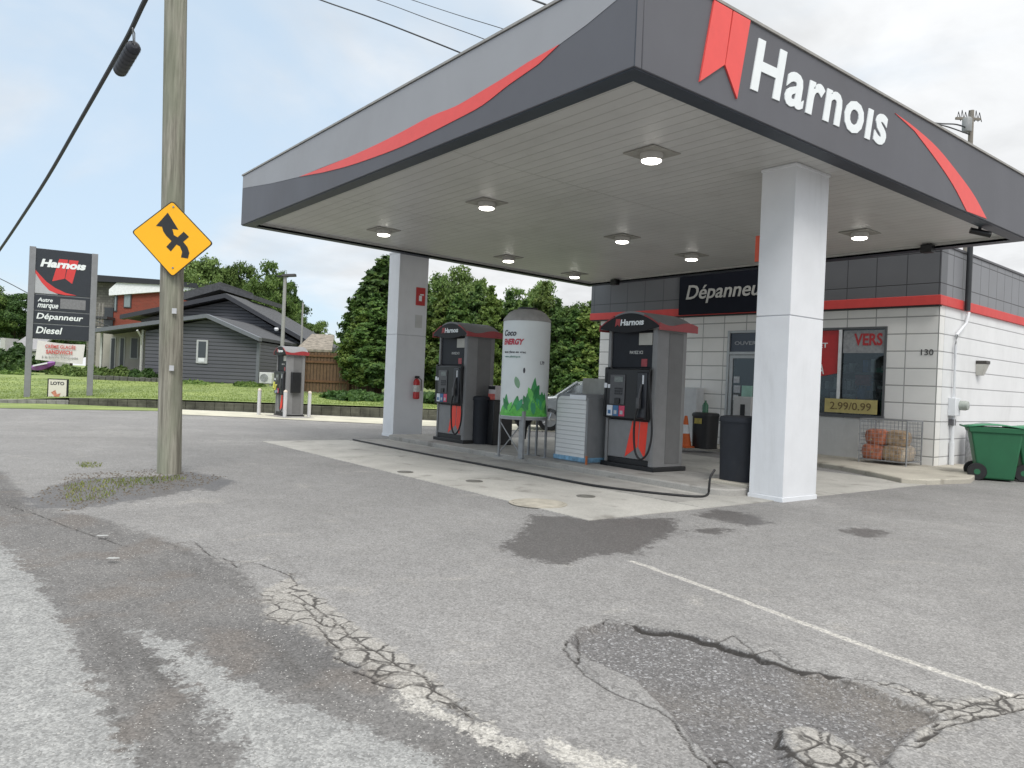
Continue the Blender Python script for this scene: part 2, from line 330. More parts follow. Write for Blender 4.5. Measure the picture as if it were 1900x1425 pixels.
wornA = GP([(-300,900),(0,1005),(60,1060),(110,1130),(150,1200),(190,1262),(205,1330),(235,1400),(300,1500),(-300,1600)])
wornB = GP([(250,1160),(330,1180),(430,1242),(520,1288),(640,1330),(760,1372),(900,1440),(900,1600),(520,1600),(430,1370),(400,1320),(365,1280),(300,1210)])
road = GP([(-400,800),(0,872),(60,938),(200,965),(330,1010),(440,1052),(490,1110),(580,1170),(690,1235),(800,1300),(950,1365),(1080,1425),(1300,1600),(-500,1700)])
stain = GP([(985,955),(1060,960),(1250,962),(1255,985),(1210,1010),(1180,1027),(1110,1030),(1050,1046),(1000,1042),(950,1028),(925,1012),(960,995),(975,975)])
stain2 = GP([(1290,955),(1330,945),(1400,955),(1430,972),(1385,975),(1330,965)])
stain3 = GP([(1275,985),(1320,978),(1360,983),(1330,993)])
stain4 = GP([(1555,985),(1600,978),(1660,988),(1610,1000)])
stain5 = GP([(320,878),(360,876),(440,895),(400,915),(330,905)])
stain6 = GP([(100,905),(150,890),(320,885),(420,900),(300,925),(150,945),(60,945),(40,930)])
dust = GP([(700,1255),(760,1270),(860,1330),(900,1345),(980,1375),(1010,1400),(900,1370),(820,1335),(740,1290)])
dust2 = GP([(1000,1370),(1080,1390),(1180,1425),(1250,1470),(1100,1440),(1020,1400)])
dust3 = GP([(1050,1180),(1100,1245),(1180,1290),(1260,1380),(1240,1400),(1140,1300),(1060,1240),(1030,1200)])
alli_p = GP([(485,1098),(540,1066),(560,1085),(600,1112),(660,1160),(720,1198),(790,1243),(845,1292),(885,1345),(800,1300),(720,1270),(640,1222),(560,1160),(500,1150)])
alli_q = GP([(1620,1262),(1760,1295),(1960,1275),(1960,1310),(1780,1350),(1700,1395),(1690,1350),(1745,1330)])
line_px = GP([(1172,1041),(1350,1104),(1500,1160),(1640,1212),(1760,1252),(1880,1291)])
CR = [[(430,1040),(480,1045),(540,1068),(552,1085),(530,1092)],
      [(500,1095),(545,1102),(590,1130),(640,1165),(655,1185),(700,1208),(740,1235),(790,1255),(800,1275),(840,1300),(880,1335)],
      [(490,1120),(520,1110),(560,1118),(600,1160),(640,1165)], [(500,1140),(550,1150),(590,1160),(610,1185),(655,1185)],
      [(600,1175),(630,1205),(660,1200),(700,1208)], [(620,1215),(665,1235),(690,1225),(740,1235)], [(655,1240),(700,1260),(730,1250),(790,1255)],
      [(690,1260),(740,1275),(760,1268),(800,1275)], [(330,1010),(360,1005),(390,1030),(430,1040),(440,1052)],
      [(1740,1320),(1800,1308),(1880,1292),(1960,1280)], [(1700,1375),(1760,1345),(1850,1325),(1960,1300)], [(1745,1335),(1790,1325),(1850,1325)],
      [(1540,1252),(1620,1262),(1700,1290),(1760,1300),(1800,1308)], [(1630,1270),(1660,1265),(1720,1292)],
      [(1118,1155),(1125,1148),(1180,1160)], [(1052,1188),(1046,1205),(1070,1235),(1100,1260),(1140,1285)], [(1070,1175),(1075,1230)], [(1052,1188),(1075,1195),(1100,1225)],
      [(1140,1285),(1180,1300),(1250,1335)], [(1250,1335),(1290,1400),(1340,1440)], [(1330,1190),(1360,1178),(1390,1200),(1400,1213)],
      [(1300,1380),(1330,1400),(1360,1430)], [(1310,1400),(1350,1395),(1370,1425)],
      [(1525,1347),(1525,1375),(1465,1400)], [(1525,1375),(1600,1400),(1610,1440)], [(1560,1385),(1580,1425)], [(1600,1400),(1640,1405),(1660,1425)],
      [(1670,1380),(1700,1385),(1735,1360),(1740,1340)], [(1445,1390),(1475,1400),(1500,1425)], [(1400,1213),(1430,1205),(1470,1235)],
      [(0,935),(60,950),(160,985),(240,1010)]]
CRH = [[(1180,1161),(1260,1172),(1330,1190),(1400,1214),(1470,1240),(1560,1256)], [(1447,1352),(1440,1372),(1475,1402),(1530,1440)]]
def nonuni(segs):
    out = []
    for a, b, s in segs: out += list(np.arange(a, b, s))
    out.append(segs[-1][1]); return np.array(out)
def build_ground():
    xs = nonuni([(-900,-60,70),(-60,-30,3),(-30,-14,0.25),(-14,-6.5,0.07),(-6.5,-3.7,0.03),(-3.7,-1.0,0.0135),(-1.0,2,0.15),(2,30,2),(30,900,70)])
    ys = nonuni([(-900,-30,70),(-30,0,1),(0,0.6,0.1),(0.6,4.3,0.0135),(4.3,8,0.05),(8,20,0.4),(20,60,4),(60,900,70)])
    nx, ny = len(xs), len(ys); X, Y = np.meshgrid(xs, ys); P = np.stack([X.ravel(), Y.ravel()], 1)
    near = (P[:, 0] > -16) & (P[:, 0] < 2) & (P[:, 1] > -2) & (P[:, 1] < 12)
    Q = P[near]
    def full(v, dflt=9.0): a = np.full(len(P), dflt, np.float32); a[near] = v; return a
    A = {}
    pt = np.maximum(sdf(Q, patch), -sdf(Q, slab)); A['patch'] = full(pt)
    A['worn'] = full(np.minimum(sdf(Q, wornA), sdf(Q, wornB)))
    A['road'] = full(sdf(Q, road))
    st = np.minimum.reduce([sdf(Q, s) for s in (stain, stain2, stain3, stain4, stain5, stain6)]); A['stain'] = full(st)
    A['dust'] = full(np.minimum.reduce([sdf(Q, s) for s in (dust, dust2)]))
    cr = np.full(len(Q), 9.0)
    for i, c in enumerate(CR): cr = np.minimum(cr, dline(Q, jag(GP(c), 0.007, 0.045, i)))
    ch = np.full(len(Q), 9.0)
    for i, c in enumerate(CRH): ch = np.minimum(ch, dline(Q, jag(GP(c), 0.012, 0.05, 50+i)))
    A['alli'] = full(np.minimum.reduce([sdf(Q, alli_p), sdf(Q, alli_q)+0.02, sdf(Q, slab)+0.02]))
    A['crack'] = full(np.minimum(cr, np.maximum(0, ch-0.004)))
    A['line'] = full(dline(Q, jag(line_px, 0.004, 0.1, 99)))
    z = np.zeros(len(P))
    dz = np.where(pt < 0, -0.034*np.clip(-pt/0.035, 0, 1), 0)
    dz = dz-0.014*np.clip(1-A['crack'][near]/0.012, 0, 1)
    rn = RNG.normal(0, 1, len(Q))*0.0012*np.clip(-pt/0.03, 0, 1)
    rd = A['road'][near]; dz = dz-0.03*np.clip(-rd/0.25, 0, 1)*np.clip((Q[:, 0]+9)/3, 0, 1)
    z[near] = dz+rn
    # rise round the pole
    pc = G(250, 905)[:2]; dd = np.hypot(P[:, 0]-pc[0], P[:, 1]-pc[1]); z += 0.05*np.exp(-(dd/0.9)**2)
    V = np.column_stack([P, z]); i = np.arange(nx*ny).reshape(ny, nx)
    F = np.stack([i[:-1, :-1], i[:-1, 1:], i[1:, 1:], i[1:, :-1]], -1).reshape(-1, 4)
    o = fromarr('asphalt_ground', V, F, ground_mat(), smooth=True, kind='structure')
    for k, v in A.items():
        at = o.data.attributes.new(k, 'FLOAT', 'POINT'); at.data.foreach_set('value', np.clip(v, -5, 5).astype(np.float32))
def ground_mat():
    m = bpy.data.materials.new('asphalt'); m.use_nodes = True; nt = m.node_tree; L = nt.links.new
    b = nt.nodes['Principled BSDF']; b.inputs['Specular IOR Level'].default_value = 0.3
    tc = N(nt, 'ShaderNodeTexCoord'); O = tc.outputs['Object']
    def noise(s, d=6.0, r=0.6, dist=0.0):
        n = N(nt, 'ShaderNodeTexNoise', i_Scale=s, i_Detail=d, i_Roughness=r, i_Distortion=dist); L(O, n.inputs['Vector']); return n.outputs['Fac']
    def mrng(v, a, b_, c=0.0, d=1.0, sm=False):
        n = N(nt, 'ShaderNodeMapRange', i_1=a, i_2=b_, i_3=c, i_4=d)
        if sm: n.interpolation_type = 'SMOOTHSTEP'
        L(v, n.inputs[0]); return n.outputs[0]
    def mixc(f, a, b_, bt='MIX'):
        n = N(nt, 'ShaderNodeMix', data_type='RGBA', blend_type=bt)
        if isinstance(f, float): n.inputs[0].default_value = f
        else: L(f, n.inputs[0])
        for k, v in ((6, a), (7, b_)):
            if isinstance(v, tuple): n.inputs[k].default_value = (*v, 1)
            else: L(v, n.inputs[k])
        return n.outputs[2]
    def mth(op, a, b_=None):
        n = N(nt, 'ShaderNodeMath', operation=op)
        for k, v in ((0, a), (1, b_)):
            if v is None: continue
            if isinstance(v, (int, float)): n.inputs[k].default_value = v
            else: L(v, n.inputs[k])
        return n.outputs[0]
    def attr(nm):
        n = N(nt, 'ShaderNodeAttribute', attribute_name=nm); return n.outputs['Fac']
    nmid = noise(9, 6, 0.65); nfine = noise(38, 4, 0.6); nbig = noise(0.7, 7, 0.6, 0.4); nvb = noise(0.17, 5, 0.55)
    wob = mth('MULTIPLY', mth('SUBTRACT', nmid, 0.5), 0.34); wobf = mth('MULTIPLY', mth('SUBTRACT', nfine, 0.5), 0.09)
    def mask(nm, wb, wf, soft):
        v = mth('ADD', attr(nm), mth('ADD', mth('MULTIPLY', wob, wb), mth('MULTIPLY', wobf, wf))); return mrng(v, -soft, soft, 1.0, 0.0, True)
    # aggregate
    vor = N(nt, 'ShaderNodeTexVoronoi', i_Scale=85.0); L(O, vor.inputs['Vector'])
    vc = N(nt, 'ShaderNodeSeparateColor'); L(vor.outputs['Color'], vc.inputs[0])
    vor2 = N(nt, 'ShaderNodeTexVoronoi', i_Scale=150.0); L(O, vor2.inputs['Vector'])
    vc2 = N(nt, 'ShaderNodeSeparateColor'); L(vor2.outputs['Color'], vc2.inputs[0])
    agg = mrng(vc.outputs[0], 0.0, 1.0, 0.74, 1.24); agg2 = mrng(vc2.outputs[1], 0.0, 1.0, 0.82, 1.17)
    base = mixc(mrng(nbig, 0.32, 0.68), (0.208, 0.204, 0.200), (0.292, 0.286, 0.279))
    base = mixc(mrng(nvb, 0.4, 0.62, 0.0, 0.45, True), base, (0.24, 0.237, 0.235))
    st_n = N(nt, 'ShaderNodeTexNoise', i_Scale=2.2, i_Detail=6.0, i_Roughness=0.6)
    mp = N(nt, 'ShaderNodeMapping'); mp.inputs['Rotation'].default_value = (0, 0, 0.3); mp.inputs['Scale'].default_value = (0.25, 1.6, 1); L(O, mp.inputs[0]); L(mp.outputs[0], st_n.inputs['Vector'])
    base = mixc(mrng(st_n.outputs['Fac'], 0.55, 0.72, 0.0, 0.28, True), base, (0.16, 0.157, 0.158))
    spots = mrng(noise(3.1, 5, 0.6), 0.64, 0.74, 0.0, 0.45, True); base = mixc(spots, base, (0.15, 0.146, 0.145))
    mott = mrng(noise(5.5, 7, 0.7, 0.6), 0.35, 0.68, 0.0, 0.42, True); base = mixc(mott, base, (0.185, 0.18, 0.174))
    pale = mrng(noise(1.9, 8, 0.7, 0.8), 0.56, 0.72, 0.0, 0.5, True); base = mixc(pale, base, (0.345, 0.33, 0.305))
    # road, worn road, dust
    mroad = mask('road', 1.0, 1.0, 0.07)
    rc = mixc(mrng(nbig, 0.35, 0.65), (0.122, 0.119, 0.118), (0.180, 0.175, 0.170))
    rs_n = N(nt, 'ShaderNodeTexNoise', i_Scale=1.5, i_Detail=8.0, i_Roughness=0.65)
    mpr = N(nt, 'ShaderNodeMapping'); mpr.inputs['Rotation'].default_value = (0, 0, -0.12); mpr.inputs['Scale'].default_value = (0.35, 2.4, 1); L(O, mpr.inputs[0]); L(mpr.outputs[0], rs_n.inputs['Vector'])
    rc = mixc(mrng(rs_n.outputs['Fac'], 0.48, 0.68, 0.0, 0.75, True), rc, (0.092, 0.088, 0.085))
    base = mixc(mroad, base, rc)
    mworn = mask('worn', 1.5, 2.2, 0.035)
    wc = mixc(mrng(nmid, 0.35, 0.66), (0.235, 0.237, 0.234), (0.325, 0.327, 0.321)); base = mixc(mworn, base, wc)
    md = mask('dust', 1.0, 2.5, 0.03); base = mixc(mth('MULTIPLY', md, 0.9), base, (0.42, 0.405, 0.375))
    # light crumbs at the crack network and alligator cracking
    vdist = N(nt, 'ShaderNodeTexVoronoi', feature='DISTANCE_TO_EDGE', i_Scale=9.0)
    dv = N(nt, 'ShaderNodeVectorMath', operation='ADD'); nn = N(nt, 'ShaderNodeTexNoise', i_Scale=12.0); L(O, nn.inputs['Vector'])
    sc_ = N(nt, 'ShaderNodeVectorMath', operation='SCALE', i_3=0.06); L(nn.outputs['Color'], sc_.inputs[0]); L(O, dv.inputs[0]); L(sc_.outputs[0], dv.inputs[1]); L(dv.outputs[0], vdist.inputs['Vector'])
    cells = mrng(vdist.outputs['Distance'], 0.02, 0.055, 1.0, 0.0, True)
    nearc = mrng(attr('crack'), 0.02, 0.16, 1.0, 0.0, True)
    malli = mask('alli', 0.8, 1.5, 0.03); base = mixc(mth('MULTIPLY', malli, 0.75), base, (0.335, 0.32, 0.295))
    vd2 = N(nt, 'ShaderNodeTexVoronoi', feature='DISTANCE_TO_EDGE', i_Scale=6.5); L(dv.outputs[0], vd2.inputs['Vector'])
    cells2 = mrng(vd2.outputs['Distance'], 0.02, 0.075, 1.0, 0.0, True)
    alli = mth('MULTIPLY', cells2, mth('MULTIPLY', malli, mrng(noise(3.0), 0.38, 0.52, 0.15, 1.0, True)))
    alli0 = mth('MULTIPLY', mth('MULTIPLY', cells, nearc), mrng(noise(1.7), 0.47, 0.56, 0.0, 1.0, True))
    # wet / oil stains
    mst = mask('stain', 1.7, 3.5, 0.045); base = mixc(mth('MULTIPLY', mst, 0.8), base, (0.088, 0.082, 0.08))
    # pothole gravel
    mp_ = mask('patch', 0.22, 0.8, 0.012)
    gsel = mrng(vc.outputs[2], 0.82, 0.94); gcol = mixc(gsel, (0.138, 0.134, 0.134), (0.29, 0.29, 0.295))
    gcol = mixc(mrng(nbig, 0.45, 0.6, 0.0, 0.55, True), gcol, (0.165, 0.148, 0.128))
    base = mixc(mp_, base, gcol)
    sandy = mth('MULTIPLY', mrng(noise(1.3, 4), 0.5, 0.64, 0.0, 0.55, True), mroad); base = mixc(mth('MULTIPLY', sandy, mrng(mworn, 0, 1, 1, 0)), base, (0.15, 0.132, 0.118))
    # painted parking line
    ln = mrng(mth('ADD', attr('line'), mth('MULTIPLY', wobf, 0.35)), 0.026, 0.036, 1.0, 0.0, True)
    ln = mth('MULTIPLY', ln, mrng(nfine, 0.38, 0.58, 0.2, 0.85)); base = mixc(ln, base, (0.52, 0.50, 0.46))
    a3 = mixc(1.0, mixc(1.0, base, agg, 'MULTIPLY'), agg2, 'MULTIPLY')
    # rare white stones
    wst = mth('MULTIPLY', mth('GREATER_THAN', vc2.outputs[2], 0.985), mrng(mroad, 0, 1, 0.35, 0.8)); a3 = mixc(wst, a3, (0.5, 0.49, 0.47))
    ck = mrng(mth('ADD', attr('crack'), mth('MULTIPLY', wobf, 0.06)), 0.003, 0.0115, 0.93, 0.0, True)
    ck = mth('MAXIMUM', ck, mth('MAXIMUM', mth('MULTIPLY', alli, 0.85), mth('MULTIPLY', alli0, 0.35))); a3 = mixc(ck, a3, (0.03, 0.027, 0.025))
    L(a3, b.inputs['Base Color'])
    L(mrng(mst, 0, 1, 0.88, 0.5), b.inputs['Roughness'])
    hh = mth('ADD', mth('MULTIPLY', vor.outputs['Distance'], -0.6), mth('MULTIPLY', mth('ADD', mp_, mth('MULTIPLY', mworn, 0.6)), mth('MULTIPLY', vc.outputs[1], 0.8)))
    hh = mth('SUBTRACT', hh, mth('MULTIPLY', ck, 1.5))
    hh = mth('ADD', hh, mth('MULTIPLY', nmid, 0.5))
    bp = N(nt, 'ShaderNodeBump', i_Strength=0.55, i_Distance=0.006); L(hh, bp.inputs['Height']); L(bp.outputs[0], b.inputs['Normal'])
    return m
build_ground()
# concrete apron under the canopy: slabs with joints, rear part out of sight of the street
M_conc = concrete_mat('concrete', (0.50, 0.487, 0.452), (0.335, 0.325, 0.30))
M_conc2 = concrete_mat('worn_concrete', (0.42, 0.408, 0.385), (0.28, 0.27, 0.252), 1.4)
M_kerb = concrete_mat('kerb_concrete', (0.50, 0.47, 0.40), (0.36, 0.335, 0.285), 1.2)
PADZ = 0.008
def pad():
    b = MB(); xs = [-15.3, -12.1, -8.9, -5.75]; ys = [5.55, 7.45, 10.4, 13.3]
    for i in range(3):
        for j in range(3):
            g = 0.012; x0, x1, y0, y1 = xs[i]+g, xs[i+1]-g, ys[j]+g, ys[j+1]-g
            b.box(x0, x1, y0, y1, -0.05, PADZ)
    o = b.build('concrete_apron', M_conc, kind='structure')
    b = MB().box(-15.27, -6.2, 7.47, 8.3, -0.05, PADZ+0.004); b.build('apron_wear_strip', M_conc2, kind='structure')
pad()
ISZ = 0.10
b = MB()
ring = []
x0, x1, y0, y1, r = -15.55, -6.22, 8.45, 10.0, 0.35
for cx, cy, a0 in ((x1-r, y0+r, -90), (x1-r, y1-r, 0), (x0+r, y1-r, 90), (x0+r, y0+r, 180)):
    for k in range(7):
        a = math.radians(a0+15*k); ring.append((cx+r*math.cos(a), cy+r*math.sin(a), -0.05))
b.prism(ring, (0, 0, ISZ+0.05)); b.build('pump_island', M_conc2, bevel=0.02, kind='structure')
# ---------------------------------------------------------------- canopy
NX, NY, LX, LY, ZB, DZ, TY = -5.03, 5.198, 10.938, 9.872, 4.393, 1.009, -0.0174
ROOT = np.array([NX, NY, 0.0])
can = empty('fuel_canopy', ROOT, label='big dark grey canopy with red ribbon logo and white lettering over the fuel pumps', cat='canopy')
def zt(y): return ZB+TY*(y-NY)
def cbox(mb, x0, x1, y0, y1, a, b_):      # box in world x,y with z measured from the sloping underside
    bt = [(x-NX, y-NY, zt(y)+a) for x, y in ((x0,y0),(x1,y0),(x1,y1),(x0,y1))]; tp = [(p[0], p[1], p[2]+b_-a) for p in bt]
    return mb.hexa(bt, tp)
XL, YB = NX-LX, NY+LY
for (x0, x1, y0, y1) in ((XL, NX-0.003, NY, NY+0.10), (NX-0.10, NX, NY+0.103, YB-0.103), (XL, NX-0.003, YB-0.10, YB), (XL, XL+0.10, NY+0.103, YB-0.103)):
    cbox(MB(), x0, x1, y0, y1, 0, DZ).build('fascia', M_fdark, can, bevel=0.008)
# corner strip and top cap
mb = MB(); cbox(mb, NX-0.004, NX+0.003, NY-0.003, NY+0.004, 0.0, DZ); mb.build('corner_trim', M_trim, can)
mb = MB()
for (x0, x1, y0, y1) in ((XL-0.02, NX+0.02, NY-0.02, NY+0.12), (NX-0.12, NX+0.02, NY+0.12, YB-0.12), (XL-0.02, NX+0.02, YB-0.12, YB+0.02), (XL-0.02, XL+0.12, NY+0.12, YB-0.12)):
    cbox(mb, x0, x1, y0, y1, DZ, DZ+0.03)
mb.build('cap_flashing', mat('cap', (0.30, 0.29, 0.27), 0.5, var=0.2), can)
# dark return underneath, then the soffit
mb = MB(); w = 0.23
for (x0, x1, y0, y1) in ((XL+0.02, NX-0.02, NY+0.02, NY+w), (NX-w, NX-0.02, NY+w, YB-w), (XL+0.02, NX-0.02, YB-w, YB-0.02), (XL+0.02, XL+w, NY+w, YB-w)):
    cbox(mb, x0, x1, y0, y1, -0.012, 0.03)
mb.build('gutter_trim', M_trim, can)
M_soff = lines_mat('soffit_plank', (0.57, 0.567, 0.55), (0.43, 0.427, 0.41), 0.20, 0.010, axis=1, rough=0.42, var=0.10, grime=0.22, vscale=0.8, axis2=0, period2=3.66, width2=0.012)
mb = MB(); cbox(mb, XL+w, NX-w, NY+w, YB-w, 0.07, 0.16); mb.build('soffit', M_soff, can)
mb = MB()
for (x0, x1, y0, y1) in ((XL+w, NX-w, NY+w-0.03, NY+w), (NX-w, NX-w+0.03, NY+w, YB-w), (XL+w, NX-w, YB-w, YB-w+0.03), (XL+w-0.03, XL+w, NY+w, YB-w)):
    cbox(mb, x0, x1, y0, y1, -0.008, 0.10)
mb.build('soffit_edge', mat('soffit_edge', (0.5, 0.5, 0.48), 0.5), can)
mb = MB(); cbox(mb, XL+0.1, NX-0.1, NY+0.1, YB-0.1, DZ-0.25, DZ-0.2); mb.build('roof_deck', mat('roofdeck', (0.2, 0.2, 0.2), 0.9), can)
# graphics
def onL(px, py, off=0.0): p = ONP(px, py, (NX, NY-off, ZB), (0, 1, 0)); return p-ROOT
def onR(px, py, off=0.0): p = ONP(px, py, (NX+off, NY, ZB), (1, 0, 0)); return p-ROOT
def sheet(name, pts, m, t, parent, n):
    return MB().prism(pts, np.array(n, float)*t).build(name, m, parent)
bnd = [(451,349),(505,340),(556,328),(600,310),(647,292),(700,268),(746,245),(800,216),(847,197),(895,169),(940,142),(980,116),(1038,83),(1090,45),(1142,2)]
bnd = [onL(*p) for p in bnd]
slope = (bnd[-1]-bnd[-2]); e = bnd[-1]+slope*((-0.03-bnd[-1][0])/slope[0]); bnd.append(e)
top = [(p[0], p[1], ZB+DZ-0.01) for p in bnd[::-1]]
bnd[0][0] = -LX+0.02; top[-1] = (-LX+0.02, bnd[0][1], ZB+DZ-0.01)
sheet('light_panel', [(p[0], 0, p[2]) for p in bnd]+[(p[0], 0, p[2]) for p in top], M_flight, 0.004, can, (0, -1, 0))
up = [(556,328),(600,311),(647,292),(700,268),(746,245),(800,216),(847,197),(895,169),(940,142),(980,116),(1038,83)]
lo = [(1000,119),(980,133),(940,161),(895,196),(847,222),(800,246),(746,272),(700,290),(647,308),(600,320)]
sw = catmull([onL(*p) for p in up], 3)+catmull([onL(*p) for p in lo], 3)
sheet('red_swoosh', [(p[0], 0, p[2]) for p in sw], M_red, 0.008, can, (0, -1, 0))
for pts in ([(1323,-4),(1356.5,14),(1342,121),(1296,152)], [(1358.5,17),(1390,37),(1365,184),(1343,122)]):
    q = [onR(*p) for p in pts]
    for k in (0, 1): q[k][2] = min(q[k][2], ZB+TY*q[k][1]+DZ-0.012)
    q[0][2] = ZB+TY*q[0][1]+DZ-0.012; q[1][2] = ZB+TY*q[1][1]+DZ-0.012
    sheet('logo_ribbon', [(0, p[1], p[2]) for p in q], M_red, 0.02, can, (1, 0, 0))
up = [(1660,210),(1698,238),(1740,276),(1782,328),(1808,365),(1830,406)]; lo = [(1793,392),(1768,344),(1736,296),(1696,243)]
sw = catmull([onR(*p) for p in up], 4)+catmull([onR(*p) for p in lo], 4)
sheet('red_swoosh', [(0, p[1], p[2]) for p in sw], M_red, 0.008, can, (1, 0, 0))
pa, pb, pt_ = onR(1391, 165), onR(1640, 272), onR(1407, 71)
ux = (pb-pa); wid = np.linalg.norm(ux); ux /= wid; hgt = pt_[2]-pa[2]; sh = (pt_[1]-pa[1])/hgt
text_on('Harno\u0131s', pa, ux, (0, 0, 1), wid, hgt, M_white, can, bold=0.028, shear=sh, depth=0.012, space=1.10)
# columns (parts of the canopy)
M_col = mat('column_white', (0.72, 0.735, 0.76), 0.35, var=0.05, vscale=2.5, grime=0.22, bump=0.25, bscale=3.0)
for (cx, cy) in ((-5.649, 8.889), (-15.965, 8.93)):
    z1 = zt(cy)+0.07
    x0, x1, y0, y1 = cx-0.507-NX, cx-NX, cy-NY, cy+0.792-NY
    zj = 2.42
    mb = MB().box(x0, x1, y0, y1, 0.06, zj-0.006).box(x0+0.012, x1-0.012, y0+0.012, y1-0.012, zj-0.006, zj+0.006).box(x0, x1, y0, y1, zj+0.006, z1)
    c = mb.build('column', M_col, can, bevel=0.006)
    MB().box(x0-0.012, x1+0.012, y0-0.012, y1+0.012, -0.02, 0.06).build('base_plate', M_wpaint, c, bevel=0.006)
    MB().box(x0-0.012, x1+0.012, y0-0.012, y1+0.012, z1-0.05, z1-0.012).build('collar', M_col, c, bevel=0.004)
# ceiling lights
M_lamp = mat('lamp_lens', (0.9, 0.9, 0.85), 0.4, emis=(1.0, 0.96, 0.88), estr=7.0)
M_plate = mat('lamp_plate', (0.33, 0.32, 0.29), 0.5, var=0.2, grime=0.2)
lspots = [(-6.78,7.39,'canopy light nearest the front corner of the canopy, left of the front white column'), (-10.58,7.53,'middle canopy light of the row along the street edge'), (-14.17,7.52,'canopy light above the far column, last of the street row'),
          (-10.71,10.93,'canopy light in the middle of the ceiling above the nearer pump'), (-14.48,11.0,'canopy light above the far dark pump'), (-10.82,13.19,'canopy light in front of the store sign'),
          (-14.94,13.54,'farthest canopy light beside the open left edge'), (-7.06,13.17,'canopy light right of the front white column, near the store corner')]
proto = None
for i, (x, y, lab) in enumerate(lspots):
    z = zt(y)+0.07
    if proto is None:
        proto = empty('canopy_light', (x, y, z))
        MB().box(-0.26, 0.26, -0.26, 0.26, -0.018, 0.0).build('mounting_plate', M_plate, proto, bevel=0.006)
        MB().lathe([(0.15,-0.015),(0.15,-0.05),(0.135,-0.09),(0.135,-0.10)], 28).build('housing', mat('lamp_housing', (0.5,0.49,0.46), 0.4), proto, smooth=True)
        MB().lathe([(0.126,-0.101),(0.126,-0.112),(0.10,-0.125),(0.001,-0.13)], 28, caps=False).build('lens', M_lamp, proto, smooth=True)
        o = proto
    else:
        o = copy_tree(proto); o.location = (x, y, z)
    tag(o, lab, 'ceiling light', 'lights under the canopy')
# ---------------------------------------------------------------- store
BX, BY, BTH = -6.913, 16.14, 0.0565
st = empty('store_building', (BX, BY, 0), BTH, label='white block convenience store with a dark panelled band and red stripe behind the pumps', cat='store')
ca, sa = math.cos(BTH), math.sin(BTH)
def bl(P): d = np.array(P)-np.array([BX, BY, 0]); return np.array([d[0]*ca+d[1]*sa, -d[0]*sa+d[1]*ca, d[2]])
def onF(px, py, off=0.0):      # front wall plane, local coordinates; off > 0 stands out towards the street
    n = (sa, -ca, 0); q = (BX+n[0]*off, BY+n[1]*off, 0); return bl(ONP(px, py, q, n))
def onS(px, py, off=0.0):
    n = (ca, sa, 0); q = (BX+n[0]*off, BY+n[1]*off, 0); return bl(ONP(px, py, q, n))
HB, HR, HT = 3.308, 3.50, 4.484
XW = onF(1113, 640)[0]; XB = onF(1097, 560, 0.12)[0]; DP = 14.0
P_ = 0.355
M_block = lines_mat('white_block', (0.82, 0.81, 0.785), (0.36, 0.357, 0.35), P_, 0.017, axis=2, offset=0.10, axis2=0, period2=0.62, width2=0.014, off2=0.02, rough=0.5, var=0.06, bump=0.5, grime=0.10)
M_side = lines_mat('white_side_block', (0.76, 0.765, 0.77), (0.38, 0.38, 0.39), P_, 0.015, axis=2, offset=0.10, rough=0.5, var=0.06, bump=0.5, grime=0.12)
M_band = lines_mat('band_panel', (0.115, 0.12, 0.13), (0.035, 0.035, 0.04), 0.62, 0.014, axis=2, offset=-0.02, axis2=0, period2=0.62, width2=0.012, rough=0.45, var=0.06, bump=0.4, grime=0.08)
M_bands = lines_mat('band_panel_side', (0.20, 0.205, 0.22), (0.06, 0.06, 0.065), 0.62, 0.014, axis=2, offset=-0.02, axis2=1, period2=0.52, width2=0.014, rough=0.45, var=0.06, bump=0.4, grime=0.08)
# openings traced on the front wall
wA, wB = onF(1480, 612), onF(1637, 740); wx0, wx1, wz0, wz1 = wA[0], wB[0], onF(1560, 768)[2], onF(1600, 611)[2]
dx0, dx1, dz1 = onF(1352, 700)[0], onF(1352, 700)[0]+1.15, onF(1375, 618)[2]
def wall_with_holes(x0, x1, z0, z1, holes, y0=0.0, y1=0.25):
    mb = MB(); xs = sorted({x0, x1, *[h[0] for h in holes], *[h[1] for h in holes]})
    for a, b in zip(xs[:-1], xs[1:]):
        hs = sorted([(h[2], h[3]) for h in holes if h[0] <= a+1e-6 and h[1] >= b-1e-6]); z = z0
        for h in hs:
            if h[0] > z+1e-4: mb.box(a, b, y0, y1, z, h[0])
            z = h[1]
        if z < z1: mb.box(a, b, y0, y1, z, z1)
    return mb
wall_with_holes(XW, -0.004, 0.0, HB, [(wx0, wx1, wz0, wz1), (dx0, dx1, 0.10, dz1)]).build('wall', M_block, st)
MB().box(-0.25, 0.0, 0.252, DP, 0.0, HB).build('wall', M_side, st)
MB().box(-0.252, 0.002, -0.004, 0.252, 0.0, HB-0.01).build('corner_block', mat('corner_white', (0.74, 0.75, 0.76), 0.5, var=0.05, grime=0.12), st) if False else None
MB().box(XW, XW+0.25, 0.252, DP, 0.0, HB).build('wall', M_side, st)
MB().box(XW, 0, DP-0.25, DP, 0.0, HB).build('wall', M_side, st) if False else None
MB().box(XB, 0.03, -0.12, 0.20, HR, HT).build('band', M_band, st)
MB().box(-0.20, 0.03, 0.202, DP, HR, HT-0.002).build('band', M_bands, st)
MB().box(XB, XB+0.3, 0.202, DP, HR, HT-0.002).build('band', M_bands, st)
mb = MB().box(XB-0.01, 0.05, -0.14, 0.22, HB, HR).box(-0.10, 0.05, 0.221, DP, HB, HR-0.001).box(XB-0.01, XB+0.2, 0.221, DP, HB, HR-0.001)
mb.build('red_stripe', mat('stripe_red', (0.62, 0.06, 0.055), 0.42, var=0.06, grime=0.08), st, bevel=0.006)
